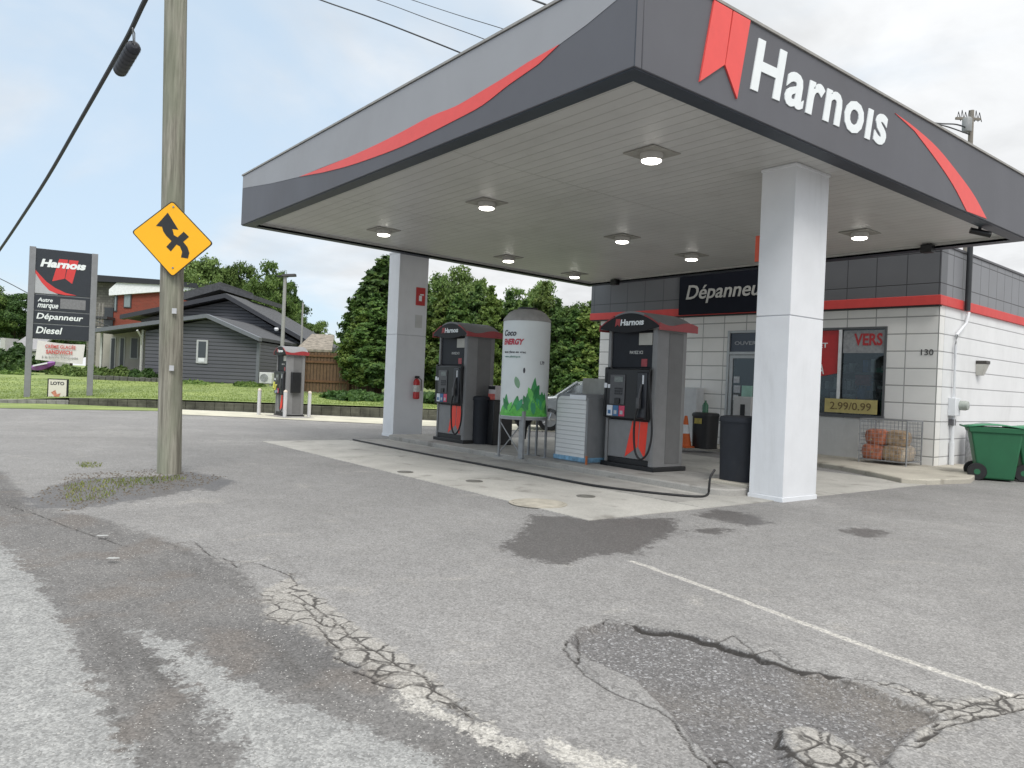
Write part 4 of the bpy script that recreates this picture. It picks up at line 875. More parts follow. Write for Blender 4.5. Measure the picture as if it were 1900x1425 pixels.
for (cu, cz, ru, rz, k_, ro) in ((-38, 22, 4, 13, 0, 0.5), (-28, 16, 4, 12, 1, -0.5), (-8, 22, 4, 12, 2, -0.4), (3, 26, 4, 14, 0, 0.3), (12, 40, 5, 15, 1, 0.35), (22, 44, 5, 16, 0, -0.35), (30, 24, 5, 13, 2, 0.6), (40, 22, 5, 13, 1, -0.5), (17, 18, 5, 13, 2, 0.1)):
    wrap_blob('leaf_print', cu, cz, ru, rz, mat('leaf_s%d' % k_, ((0.03, 0.22, 0.07), (0.16, 0.58, 0.12), (0.05, 0.34, 0.16))[k_], 0.4, var=0.3), ro, 0.009, pointy=1.6)
wrap_blob('tap_mark', -2, 84, 2, 5, mat('ink', (0.05, 0.05, 0.06), 0.5))
def wrap_text(s, u0, z0, w, h, m, bold=0.02, shear=0.0):
    o = text_on(s, (0, 0, 0), (1, 0, 0), (0, 0, 1), w*S_, h*S_, m, body, bold=bold, shear=shear, depth=0.002)
    for v in o.data.vertices:
        a = -math.pi/2+TA+(v.co.x+u0*S_)/TR; r_ = TR+0.004-v.co.y; v.co = (r_*math.cos(a), r_*math.sin(a), v.co.z+zb_+z0*S_)
    o.data.update()
wrap_text('Coco', -50, 146, 30, 11, mat('ink', (0.05, 0.05, 0.06)), 0.03, 0.2)
wrap_text('ENERGY', -50, 130, 44, 11, mat('tank_red', (0.50, 0.05, 0.08), 0.4), 0.05, 0.2)
wrap_text('lave-glace en vrac', -46, 115, 46, 4, mat('ink', (0.05, 0.05, 0.06)), 0.02)
wrap_text('sans plastique', -44, 107, 34, 3.5, mat('leaf_ink', (0.10, 0.25, 0.20)), 0.01)
wrap_text('1.79', 28, 96, 10, 6, mat('ink', (0.05, 0.05, 0.06)), 0.02)
mb = MB()
legs = [(-0.97, -0.2), (-0.05, -0.97), (0.97, -0.2), (0.3, 0.92), (0.62, 0.75)]
for i, (a, b_) in enumerate(legs):
    a, b_ = TR*(a*math.cos(YAW)-b_*math.sin(YAW)), TR*(a*math.sin(YAW)+b_*math.cos(YAW))
    q = MB()
    if i == 1: q.box(a-0.06, a+0.06, b_-0.02, b_+0.02, ISZ, zb_+0.1)
    else: q.box(a-0.016, a+0.016, b_-0.016, b_+0.016, ISZ, zb_+0.02)
    q.box(a-0.06, a+0.06, b_-0.05, b_+0.05, ISZ, ISZ+0.01)
    q.build('leg', M_steel, tk)
mb.lathe([(TR*0.99, zb_-0.05), (TR*1.01, zb_-0.05), (TR*1.01, zb_), (TR*0.99, zb_)], 40).build('stand_ring', M_steel, tk, smooth=True)
lw = [np.array([TR*(a*math.cos(YAW)-b_*math.sin(YAW)), TR*(a*math.sin(YAW)+b_*math.cos(YAW))]) for a, b_ in legs]; L0, L1 = lw[0], lw[1]
MB().tube([(*L0, ISZ+0.05), (*L1, zb_-0.1)], 0.011, 6).tube([(*L1, ISZ+0.05), (*L0, zb_-0.1)], 0.011, 6).build('cross_brace', M_steel, tk)
# white roll-front cabinet with grey sides
c0 = G(1028, 852, ISZ); c1 = G(1085, 860, ISZ)
CX0, CY = c0[0], c0[1]; CX1 = ONP(1087, 858, (0, CY, 0), (0, 1, 0))[0]
sc2 = (np.array([CX1, CY, 0])-C0)@fw/FPX; HZ2 = lambda px, py: float(D(px, py, sc2*FPX)[2])
ctop = HZ2(1100, 732); cb_ = empty('service_cabinet', (CX0, CY, ISZ), 0, 'white ribbed cabinet in a grey metal shell left of the nearer pump', 'cabinet')
W_ = CX1-CX0; Hc = ctop-ISZ
arch = [(0, 0.0), (W_, 0.0), (W_, Hc-0.06)]+[(W_-0.12+0.12*math.cos(a), Hc-0.12+0.12*math.sin(a)) for a in np.linspace(0.3, math.pi/2, 5)]+[(0.12-0.12*math.sin(a), Hc-0.12+0.12*math.cos(a)) for a in np.linspace(0, math.pi/2, 6)]
poly_y(arch, 0.0, 0.62).build('shell', mat('cabinet_grey', (0.23, 0.24, 0.25), 0.45, var=0.1, grime=0.15), cb_, bevel=0.008)
fr_ = [(x*(1-0.10)+W_*0.05, 0.09+z*0.88) for x, z in arch]
poly_y(fr_, -0.012, 0.0).build('ribbed_front', lines_mat('ribbed_white', (0.66, 0.67, 0.67), (0.48, 0.49, 0.5), 0.075, 0.008, axis=2, rough=0.4, bump=0.5), cb_)
MB().box(-0.01, W_+0.01, -0.02, 0.60, 0.02, 0.10).build('blue_film', mat('blue_film', (0.20, 0.38, 0.55), 0.25, var=0.5, vscale=9), cb_, bevel=0.01)
MB().tube([(W_+0.05, -0.04, 0.0), (W_+0.05, -0.04, 0.14)], 0.02, 8).build('orange_stub', mat('stub_orange', (0.45, 0.14, 0.05), 0.6), cb_)
MB().box(W_*0.45, W_*0.95, -0.018, -0.012, Hc-0.02-0.07, Hc-0.02).build('label_plate', M_wpaint, cb_)
g1 = G(1086, 850, ISZ)
hz = HZ2(1100, 703)-ISZ
la, lb = ONP(1081, 703, (0, CY+0.66, 0), (0, 1, 0)), ONP(1128, 703, (0, CY+0.66, 0), (0, 1, 0))
gb = MB().box(la[0]-CX0, lb[0]-CX0, 0.66, 1.05, 0.0, lb[2]-ISZ).build('grey_locker', mat('locker_grey', (0.40, 0.40, 0.37), 0.5, var=0.12, grime=0.15), bevel=0.012, label='taller grey metal locker behind the white ribbed cabinet, left of the nearer pump', cat='locker')
gb.location = (CX0, CY, ISZ)
# hose lying along the island foot
hp = [G(655, 818), G(700, 827), G(800, 847), G(900, 866), G(1000, 885), G(1100, 904), G(1200, 917), G(1290, 925), G(1312, 922)]
hp = [(p[0], p[1], 0.028) for p in hp]; q = G(1318, 905, 0.06); r_ = G(1320, 890, ISZ+0.06)
e_ = hp[-1]; hp += [(e_[0]+0.01, e_[1]+0.02, 0.12), (e_[0]+0.015, e_[1]+0.03, 0.26), (e_[0]+0.03, e_[1]+0.10, 0.36)]
MB().tube(catmull(hp, 6), 0.016, 8).build('air_hose', M_rubber, smooth=True, label='thin black hose lying along the foot of the pump island', cat='hose')
# fuel fill cover and small lids in the concrete
def cover(px, py, r, label, m, name='fill_cover', cat='manhole cover'):
    p = G(px, py, PADZ); t = empty(name, (p[0], p[1], PADZ), 0, label, cat, 'covers in the concrete apron')
    MB().lathe([(r, 0.0), (r, 0.007), (r-0.03, 0.009), (r-0.03, 0.006), (0.001, 0.006)], 32, caps=False).build('ring', m, t, smooth=False)
    MB().lathe([(r-0.045, 0.005), (r-0.045, 0.011), (0.001, 0.013)], 28, caps=False).build('lid', m, t)
cover(998, 934, 0.34, 'large pale round cover at the front edge of the concrete apron', mat('cover_pale', (0.42, 0.39, 0.33), 0.7, var=0.3, grime=0.3))
for px, py, l in ((752, 876, 'small dark lid in the concrete nearest the far column'), (880, 893, 'small dark lid in the middle of the concrete apron'), (1087, 921, 'small dark lid nearest the large pale cover')):
    cover(px, py, 0.12, l, mat('cover_dark', (0.15, 0.145, 0.13), 0.7, var=0.3))
# fire point on the far column: sign, notice, extinguisher (these face the right-hand side)
c2x, c2y = -15.965, 8.93
def onC2(px, py, off=0.0): return ONP(px, py, (c2x+off, c2y, 0), (1, 0, 0))
a, b_ = onC2(771, 566), onC2(789, 535)
fs = MB().box(c2x+0.001, c2x+0.02, min(a[1], b_[1]), max(a[1], b_[1]), a[2], b_[2]).build('fire_sign', mat('sign_red', (0.50, 0.03, 0.03), 0.4, var=0.08), bevel=0.004, label='red fire extinguisher sign high on the far column', cat='sign')
cy_, cz_ = (a[1]+b_[1])/2, (a[2]+b_[2])/2
MB().box(c2x+0.0201, c2x+0.023, cy_-0.05, cy_+0.03, cz_-0.11, cz_+0.02).box(c2x+0.0201, c2x+0.023, cy_-0.02, cy_+0.08, cz_+0.03, cz_+0.06).build('pictogram', M_white, fs)
a, b_ = onC2(770, 600), onC2(780, 585)
MB().box(c2x+0.001, c2x+0.01, min(a[1], b_[1]), max(a[1], b_[1])+0.05, a[2]-0.1, b_[2]).build('notice', mat('notice_grey', (0.55, 0.56, 0.55), 0.5, var=0.1), label='small grey notice below the red sign on the far column', cat='notice')
a = onC2(768, 740); EY, EZ = a[1], a[2]
ex = empty('fire_extinguisher', (c2x+0.10, EY, EZ), 0, 'red fire extinguisher hung on the far white column', 'fire extinguisher')
MB().lathe([(0.06, 0.0), (0.078, 0.02), (0.08, 0.40), (0.05, 0.47), (0.02, 0.49)], 20).build('cylinder', mat('ext_red', (0.45, 0.02, 0.02), 0.3), ex, smooth=True)
MB().lathe([(0.082, 0.17), (0.082, 0.33)], 20, caps=False).build('label_band', mat('ext_label', (0.55, 0.55, 0.52), 0.5, var=0.3, vscale=20), ex, smooth=True)
MB().box(-0.02, 0.02, -0.05, 0.06, 0.49, 0.55).tube([(0.0, 0.05, 0.52), (0.03, 0.11, 0.45), (0.03, 0.11, 0.2)], 0.012, 6).build('valve_and_hose', M_black, ex)
# red sign on the hidden side of the near column, its edge showing
cx1 = -5.649-0.507; a, b_ = ONP(1401, 486, (0, 9.0, 0), (0, 1, 0)), ONP(1404, 438, (0, 9.0, 0), (0, 1, 0))
MB().box(min(a[0], b_[0]), cx1-0.003, 8.985, 9.015, a[2], b_[2]).build('fire_sign', mat('sign_orange', (0.62, 0.08, 0.03), 0.4), bevel=0.004, label='orange red sign edge sticking out behind the near white column under the ceiling', cat='sign')
# ---------------------------------------------------------------- in front of the store
def bw(x, y, z=0): return (BX+x*ca-y*sa, BY+x*sa+y*ca, z)
SWZ = 0.09
def onSW(px, py, z=SWZ): return G(px, py, z)
p = onSW(1294, 832)
t = round_bin((p[0], p[1]+0.25, SWZ), 0.26, 0.80, 'black bin with a yellow label standing against the store wall', m=mat('bin_black', (0.014, 0.014, 0.015), 0.5, var=0.2))
MB().box(-0.10, 0.10, -0.272, -0.262, 0.56, 0.68).build('yellow_label', mat('label_yellow', (0.42, 0.34, 0.07), 0.5, var=0.3, vscale=20), t)
bo = MB().lathe([(0.07, 0), (0.07, 0.16), (0.05, 0.2), (0.025, 0.23), (0.025, 0.27)], 14).build('bottle', mat('bottle_green', (0.05, 0.16, 0.09), 0.2), smooth=True, label='small green bottle standing on the black bin with the yellow label', cat='bottle')
bo.location = (p[0], p[1]+0.22, SWZ+0.815)
p = onSW(1264, 830)
t = empty('traffic_cone', (p[0]+0.02, p[1]+0.1, SWZ), 0, 'orange traffic cone with a white collar behind the nearer pump', 'traffic cone')
mo = mat('cone_orange', (0.62, 0.13, 0.03), 0.5, var=0.12, grime=0.15)
MB().box(-0.19, 0.19, -0.19, 0.19, 0, 0.035).build('base', mo, t, bevel=0.01)
MB().lathe([(0.14, 0.035), (0.035, 0.70), (0.028, 0.72)], 20).build('cone', mo, t, smooth=True)
MB().lathe([(0.098, 0.32), (0.066, 0.52)], 20, caps=False).build('collar', M_wpaint, t, smooth=True)
t.children[-1].scale = (1.03, 1.03, 1)
a, b_ = onF(1271, 775, 0.3), onF(1295, 719, 0.3)
bxm = MB().box(a[0]-0.1, b_[0], -0.34, -0.02, SWZ, b_[2]).build('ice_merchandiser', mat('merch_white', (0.60, 0.61, 0.62), 0.4, var=0.06, grime=0.15), bevel=0.02, label='narrow white metal cupboard against the store wall behind the nearer pump', cat='cupboard')
bxm.location = (BX, BY, 0); bxm.rotation_euler = (0, 0, BTH)
# vending machine seen in the door opening
vm = empty('propane_locker', bw(*onF(1382, 800, 0.4)[:2]), BTH, 'pale grey vending box with dark slot standing by the store door', 'vending box')
vm.location.z = SWZ; zz = onF(1384, 736, 0.4)[2]-SWZ
MB().box(-0.22, 0.26, -0.2, 0.2, 0, zz).build('box', mat('vend_grey', (0.50, 0.49, 0.48), 0.45, var=0.1), vm, bevel=0.015)
MB().box(-0.02, 0.10, -0.21, -0.2, zz*0.45, zz*0.85).build('slot', M_black, vm)
MB().box(-0.10, 0.16, -0.05, 0.0, zz+0.002, zz+0.26).build('green_notice', mat('notice_green', (0.30, 0.50, 0.42), 0.5, var=0.2), vm)
# wire cage with firewood
cg0, cg1 = onSW(1592, 862), onSW(1690, 873)
e_ = cg1-cg0; e_[2] = 0; cw = float(np.linalg.norm(e_)); ang = math.atan2(e_[1], e_[0])
cw, cd, chh = 1.25, 0.72, 0.98
qf = bl(onSW(1645, 872)); cy0 = -0.92
xl_ = onF(1594, 840, 0.92)[0]; xr_ = onF(1682, 840, 0.92)[0]; cw = xr_-xl_
chh = onF(1640, 776, 0.4)[2]-SWZ-0.02
cage = empty('wire_cage', bw(xl_, cy0, SWZ), BTH, 'silver wire mesh cage on the sidewalk by the store corner', 'wire cage')
mb = MB(); m2 = MB()
for x in (0, cw):
    for y in (0, cd): mb.tube([(x, y, 0), (x, y, chh)], 0.014, 6)
for z in (0.07, chh):
    mb.tube([(0, 0, z), (cw, 0, z)], 0.012, 6).tube([(0, cd, z), (cw, cd, z)], 0.012, 6).tube([(0, 0, z), (0, cd, z)], 0.012, 6).tube([(cw, 0, z), (cw, cd, z)], 0.012, 6)
mb.build('frame', M_steel, cage)
def meshside(p0, ux, uy, w, h, s=0.075, r=0.0035):
    q = MB(); p0 = np.array(p0, float); ux = np.array(ux, float); uy = np.array(uy, float)
    for i in range(int(w/s)+1): q.tube([p0+ux*i*s, p0+ux*i*s+uy*h], r, 4, caps=False)
    for i in range(int(h/s)+1): q.tube([p0+uy*i*s, p0+uy*i*s+ux*w], r, 4, caps=False)
    return q
for a_ in (((0, 0, 0.07), (1, 0, 0), (0, 0, 1), cw, chh-0.07), ((0, cd, 0.07), (1, 0, 0), (0, 0, 1), cw, chh-0.07), ((0, 0, 0.07), (0, 1, 0), (0, 0, 1), cd, chh-0.07), ((cw, 0, 0.07), (0, 1, 0), (0, 0, 1), cd, chh-0.07), ((0, 0, 0.07), (1, 0, 0), (0, 1, 0), cw, cd)):
    meshside(*a_).build('mesh_panel', mat('wire_grey', (0.30, 0.31, 0.33), 0.4, metal=0.5), cage)
M_woods = [mat('sack_a', (0.50, 0.17, 0.09), 0.6, var=0.6, vscale=9), mat('sack_b', (0.42, 0.30, 0.19), 0.8, var=0.6, vscale=11), mat('sack_c', (0.10, 0.05, 0.03), 0.8, var=0.8, vscale=14), mat('sack_d', (0.55, 0.46, 0.36), 0.7, var=0.4, vscale=10)]
labs = ['orange red firewood sack lowest at the front left of the wire cage', 'orange printed firewood sack on top at the left of the wire cage', 'tan firewood sack in the middle of the wire cage', 'pale firewood sack at the right end of the wire cage', 'dark split firewood sack at the back of the wire cage', 'brown firewood sack on top in the middle of the wire cage', 'pale tan firewood sack at the back right of the wire cage', 'brown firewood sack lowest at the back left of the wire cage']
pos = [(0.22, 0.18, 0.10, 0), (0.26, 0.22, 0.40, 0), (0.62, 0.2, 0.10, 1), (cw-0.25, 0.22, 0.10, 3), (0.62, 0.52, 0.10, 2), (0.66, 0.25, 0.40, 1), (cw-0.25, 0.52, 0.10, 3), (0.24, 0.52, 0.10, 2)]
for (x, y, z, k), lab in zip(pos, labs):
    w_ = 0.42 if k != 3 else 0.36
    rr = random.Random(len(lab)*31+int(x*100))
    s_ = empty('firewood_sack', bw(xl_+x, cy0+y, SWZ+z-0.02), BTH+rr.uniform(-0.1, 0.1), lab, 'firewood sack', 'firewood sacks in the wire cage')
    b_ = MB()
    vs = []; n = 14
    for j, (zz, rx) in enumerate(((0, 0.85), (0.04, 1.0), (0.15, 1.06), (0.26, 0.95), (0.30, 0.6))):
        for i in range(n):
            a = 2*math.pi*i/n; c, s = math.cos(a), math.sin(a); q = 1+rr.uniform(-0.05, 0.05)
            vs.append((w_/2*rx*q*abs(c)**0.6*(1 if c > 0 else -1), 0.15*rx*q*abs(s)**0.6*(1 if s > 0 else -1), zz))
    fs = [(j*n+i, j*n+(i+1) % n, (j+1)*n+(i+1) % n, (j+1)*n+i) for j in range(4) for i in range(n)]+[tuple(range(n))[::-1], tuple(4*n+i for i in range(n))]
    b_.add(vs, fs).build('sack', M_woods[k], s_, smooth=True)
    b_ = MB()
    for j in range(1):
        a = rr.uniform(-w_*0.35, w_*0.35); zz = rr.uniform(0.03, 0.19)
        b_.prism([(a-0.035, -0.165, zz), (a+0.04, -0.165, zz+0.01), (a+0.01, -0.165, zz+0.055)], (0, 0.05, 0))
    b_.build('split_log', mat('log_end', (0.50, 0.34, 0.20), 0.8, var=0.6, vscale=30), s_)
# green wheeled carts
M_cart = mat('cart_green', (0.02, 0.13, 0.058), 0.45, var=0.1, vscale=3, grime=0.12)
M_lid = mat('cart_lid', (0.06, 0.27, 0.14), 0.4, var=0.1, grime=0.1)
def cart(loc, rz, label):
    t = empty('wheeled_cart', loc, rz, label, 'waste cart', 'green wheeled carts beside the store')
    W0, D0, W1, D1, Hh = 0.25, 0.30, 0.33, 0.40, 1.0
    bt = [(-W0, -D0, 0.03), (W0, -D0, 0.03), (W0, D0-0.05, 0.03), (-W0, D0-0.05, 0.03)]; tp = [(-W1, -D1, Hh-0.12), (W1, -D1, Hh-0.12), (W1, D1, Hh-0.12), (-W1, D1, Hh-0.12)]
    MB().hexa(bt, tp).build('body', M_cart, t, bevel=0.03, seg=3)
    MB().hexa([(-W1-0.02, -D1-0.02, Hh-0.14), (W1+0.02, -D1-0.02, Hh-0.14), (W1+0.02, D1+0.02, Hh-0.14), (-W1-0.02, D1+0.02, Hh-0.14)], [(-W1-0.03, -D1-0.03, Hh-0.04), (W1+0.03, -D1-0.03, Hh-0.04), (W1+0.03, D1+0.05, Hh-0.04), (-W1-0.03, D1+0.05, Hh-0.04)]).build('rim', M_cart, t, bevel=0.012)
    vs = []; n = 9
    for i in range(n):
        y = -D1-0.05+(2*D1+0.1)*i/(n-1); zz = Hh-0.035+0.05*math.sin(math.pi*i/(n-1))
        vs += [(-W1-0.04, y, zz), (W1+0.04, y, zz)]
    fs = [(2*i, 2*i+1, 2*i+3, 2*i+2) for i in range(n-1)]
    l = MB().add(vs, fs); q = l.build('lid', M_lid, t, smooth=True); sm = q.modifiers.new('solid', 'SOLIDIFY'); sm.thickness = 0.02
    MB().tube([(-W1+0.05, D1+0.04, Hh-0.06), (-W1+0.05, D1+0.12, Hh-0.04), (W1-0.05, D1+0.12, Hh-0.04), (W1-0.05, D1+0.04, Hh-0.06)], 0.016, 8).build('handle', M_cart, t, smooth=True)
    for sx in (-1, 1):
        w = MB().lathe([(0.06, -0.03), (0.145, -0.03), (0.155, -0.015), (0.155, 0.015), (0.145, 0.03), (0.06, 0.03)], 24, axis='x').build('wheel', M_rubber, t, smooth=True); w.location = (sx*(W0+0.05), D0-0.02, 0.155)
        MB().lathe([(0.05, -0.034), (0.05, 0.034)], 16, axis='x').build('hub', M_cart, w)
    return t
a = G(1852, 893); 
crz = YAW+math.radians(65)
k1 = cart((a[0]-0.24*math.cos(YAW), a[1]+0.34-0.24*math.sin(YAW), 0), crz, 'green wheeled waste cart nearest the store corner, its wheel turned to the wall')
c_ = np.array([math.cos(crz-math.pi/2), math.sin(crz-math.pi/2)])
k2 = cart((a[0]+0.58*math.cos(YAW), a[1]+0.33+0.58*math.sin(YAW), 0), crz+0.05, 'green wheeled waste cart at the right edge of the picture')
# silver gas tank against the side wall
p = bw(0.42, 1.45, 0); gt = empty('storage_drum', p, BTH, 'mottled grey metal drum between the side wall and the green carts', 'drum')
MB().lathe([(0.30, 0.08), (0.33, 0.12), (0.33, 0.80), (0.26, 0.92), (0.10, 0.98), (0.001, 0.99)], 28, caps=False).build('drum_body', mat('drum_grey', (0.42, 0.43, 0.45), 0.4, metal=0.3, var=0.5, vscale=14), gt, smooth=True)
MB().lathe([(0.26, 0.0), (0.26, 0.10)], 20).build('foot_ring', M_black, gt)
# cameras and boxes under the canopy edge
def canp(px, py, y): return ONP(px, py, (0, y, 0), (0, 1, 0))
for (px, py, y, lab) in ((1722, 440, 14.75, 'small black loudspeaker box under the rear canopy edge near the store corner'), (1141, 523, 14.75, 'small black loudspeaker box under the rear canopy edge at the left')):
    q = canp(px, py, y); z = zt(y)+0.07
    sp_ = MB().box(q[0]-0.10, q[0]+0.10, y-0.08, y+0.08, z-0.17, z-0.02).box(q[0]-0.02, q[0]+0.02, y-0.02, y+0.02, z-0.02, z+0.0).build('loudspeaker', M_black, bevel=0.015, label=lab, cat='loudspeaker', group='loudspeakers under the canopy')
q = canp(1818, 428, 13.6); z = zt(13.6)+0.07
cm = empty('security_camera', (q[0], 13.6, z), 0.6, 'black security camera under the right canopy edge', 'security camera')
MB().lathe([(0.06, 0), (0.06, -0.03), (0.025, -0.04), (0.025, -0.12)][::-1], 16).build('mount', M_black, cm)
mb = MB().tube([(-0.14, 0, -0.12), (0.16, 0, -0.20)], 0.05, 14); mb.build('camera_body', M_black, cm, smooth=True)
# ---------------------------------------------------------------- frames facing the street, for things far behind
EXV = np.array([math.cos(YAW), math.sin(YAW), 0]); EYV = np.array([-math.sin(YAW), math.cos(YAW), 0])
class Frame:
    def __init__(s, px, py, t, z0): s.t = t; o = D(px, py, t); s.o = np.array([o[0], o[1], z0])
    def __call__(s, px, py, t=None):
        P = D(px, py, s.t if t is None else t)-s.o; return (float(P@EXV), float(P@EYV), float(P[2]))
    def root(s, name, label, cat, group=None): return empty(name, s.o, YAW, label, cat, group)
# lawn, kerb and wall
def wl_line(px):
    return np.interp(px, [-400, 0, 130, 300, 450, 700, 850, 1200], [738, 748, 750.5, 758, 764, 775, 782, 797])
def lawn_z(rel, h): s = min(1, rel/15); return h+(0.75-h)*(s*s*(3-2*s))
vs = []; pxs = list(range(-400, 1250, 25)); rels = [0.0, 0.3, 1, 2, 3.5, 5, 7, 9, 11, 13, 15, 18, 24, 34, 50, 80, 140, 400]
for px in pxs:
    base = G(px, wl_line(px)); t0 = (base-C0)@fw; h = float(np.interp(px, [0, 125, 300, 700], [0.10, 0.22, 0.31, 0.38]))
    rv = ray(px, 700); rv = rv/(rv@fw); 
    for r_ in rels:
        P = C0+rv*(t0+0.16+r_); vs.append((P[0], P[1], lawn_z(r_, h)))
nr = len(rels); fs = [(i*nr+j, (i+1)*nr+j, (i+1)*nr+j+1, i*nr+j+1) for i in range(len(pxs)-1) for j in range(nr-1)]
def lawn_mat():
    m = bpy.data.materials.new('lawn'); m.use_nodes = True; nt = m.node_tree; L = nt.links.new; b = nt.nodes['Principled BSDF']; b.inputs['Roughness'].default_value = 0.8
    tc = N(nt, 'ShaderNodeTexCoord'); n1 = N(nt, 'ShaderNodeTexNoise', i_Scale=0.5, i_Detail=8.0, i_Roughness=0.65); n2 = N(nt, 'ShaderNodeTexNoise', i_Scale=25.0, i_Detail=4.0); 
    L(tc.outputs['Object'], n1.inputs['Vector']); L(tc.outputs['Object'], n2.inputs['Vector'])
    r = N(nt, 'ShaderNodeValToRGB'); L(n1.outputs['Fac'], r.inputs[0]); r.color_ramp.elements[0].position = 0.35; r.color_ramp.elements[1].position = 0.68
    r.color_ramp.elements[0].color = (0.14, 0.195, 0.05, 1); r.color_ramp.elements[1].color = (0.28, 0.345, 0.10, 1)
    mr = N(nt, 'ShaderNodeMapRange', i_1=0.25, i_2=0.75, i_3=0.6, i_4=1.3); L(n2.outputs['Fac'], mr.inputs[0])
    mx = N(nt, 'ShaderNodeMix', data_type='RGBA', blend_type='MULTIPLY'); mx.inputs[0].default_value = 1; L(r.outputs[0], mx.inputs[6]); L(mr.outputs[0], mx.inputs[7]); L(mx.outputs[2], b.inputs['Base Color'])
    return m
M_lawn = lawn_mat()
MB().add(vs, fs).build('lawn', M_lawn, smooth=True, kind='structure')
# verge between asphalt and kerb on the left
e1 = [G(px, py, 0.012) for px, py in ((-400, 752), (0, 757), (100, 759), (293, 762), (330, 764))]; e2 = [G(px, wl_line(px)-0.5, 0.012) for px in (-400, 0, 100, 293, 330)]
MB().add(e1+e2, [(i, i+1, i+6, i+5) for i in range(4)]).build('grass_verge', M_lawn, kind='structure')
e1 = [G(px, py, 0.012) for px, py in ((335, 769), (450, 774), (575, 780), (700, 786), (850, 793), (1100, 804))]; e2 = [G(px, wl_line(px)+0.5, 0.012) for px in (335, 450, 575, 700, 850, 1100)]
MB().add(e1+e2, [(i, i+1, i+7, i+6) for i in range(5)]).build('concrete_strip', mat('strip', (0.56, 0.54, 0.44), 0.85, var=0.2, vscale=1.5, grime=0.3), kind='structure')
# retaining wall of timber/stone blocks, low kerb at its left
def wallrun(px0, px1, h0, h1, name, m, label, cat, th=0.22, blocks=True):
    root = None; ps = list(np.arange(px0, px1, 18))+[px1]; mb = MB(); cap = MB()
    for a, b_ in zip(ps[:-1], ps[1:]):
        A, B = G(a, wl_line(a)), G(b_, wl_line(b_)); ra, rb = ray(a, 700), ray(b_, 700)
        A2, B2 = A+ra/np.linalg.norm(ra)*th, B+rb/np.linalg.norm(rb)*th
        ha = h0+(h1-h0)*(a-px0)/(px1-px0); hb = h0+(h1-h0)*(b_-px0)/(px1-px0); n = 2 if blocks else 1
        for k in range(n):
            za, zb2 = -0.03+(ha+0.0)*k/n, (ha)*(k+1)/n-0.012; o_ = 0.02*(k % 2)+random.uniform(0, 0.02)
            sft = (ra/np.linalg.norm(ra))*o_
            g = (B-A)*0.012
            mb.hexa([(A+sft+g)[:2].tolist()+[za], (B+sft-g)[:2].tolist()+[za], B2[:2].tolist()+[za], A2[:2].tolist()+[za]], [(A+sft+g)[:2].tolist()+[zb2], (B+sft-g)[:2].tolist()+[zb2], B2[:2].tolist()+[zb2], A2[:2].tolist()+[zb2]])
    return mb.build(name, m, bevel=0.012, label=label, cat=cat)
M_wallb = mat('wall_block', (0.10, 0.10, 0.075), 0.9, var=0.6, vscale=2.2, bump=0.5, grime=0.45)
wallrun(128, 1150, 0.24, 0.42, 'retaining_wall', M_wallb, 'low mossy grey block retaining wall along the edge of the lawn', 'retaining wall')
wallrun(-400, 127, 0.08, 0.16, 'lawn_kerb', mat('kerb_grey', (0.26, 0.26, 0.24), 0.9, var=0.3, grime=0.3), 'thin grey kerb at the foot of the lawn behind the price sign', 'kerb', blocks=False)
# ---------------------------------------------------------------- bollards and the diesel pump
for (px, py, tx_, ty_, lab) in ((480, 770, 485.5, 722, 'left white bollard with reflector stripes before the diesel pump'), (528, 774.6, 531, 725, 'middle white bollard right before the diesel pump'), (573, 774, 576.5, 727, 'right white bollard beside the diesel pump')):
    p = G(px, py); t_ = (p-C0)@fw; h_ = D(tx_, ty_, t_)[2]
    t = empty('bollard', (p[0], p[1], 0), 0, lab, 'bollard', 'bollards round the diesel pump')
    MB().lathe([(0.058, 0), (0.058, h_-0.05)], 16).build('post', mat('bollard_white', (0.55, 0.55, 0.56), 0.5, var=0.15, grime=0.35), t, smooth=True)
    MB().lathe([(0.062, h_-0.05), (0.058, h_-0.01), (0.03, h_+0.02), (0.001, h_+0.025)], 16, caps=False).build('cap', mat('bollard_cap', (0.66, 0.58, 0.50), 0.5), t, smooth=True)
p = G(520, 774); di = copy_tree(pump2); di.location = (p[0]-0.55, p[1]+0.50, 0.0); di.scale = (0.80, 0.86, 0.90); di.name = 'fuel_pump'
tag(di, 'diesel pump standing alone among white bollards before the lawn', 'fuel pump', 'fuel pumps of the station')
MB().tube([(-0.32, -0.50, 1.22), (-0.30, -0.52, 0.98), (-0.16, -0.52, 0.95), (-0.06, -0.52, 1.12)], 0.035, 8).build('nozzle_guard', mat('guard_yellow', (0.62, 0.62, 0.12), 0.5), di, smooth=True)
MB().box(0.556, 0.70, -0.20, 0.16, 0.86, 1.60).build('side_reader', M_black, di, bevel=0.02)
bs = MB().box(p[0]-0.9, p[0]+0.7, p[1]-0.15, p[1]+0.85, -0.02, 0.02).build('pump_base', M_conc2, kind='structure')
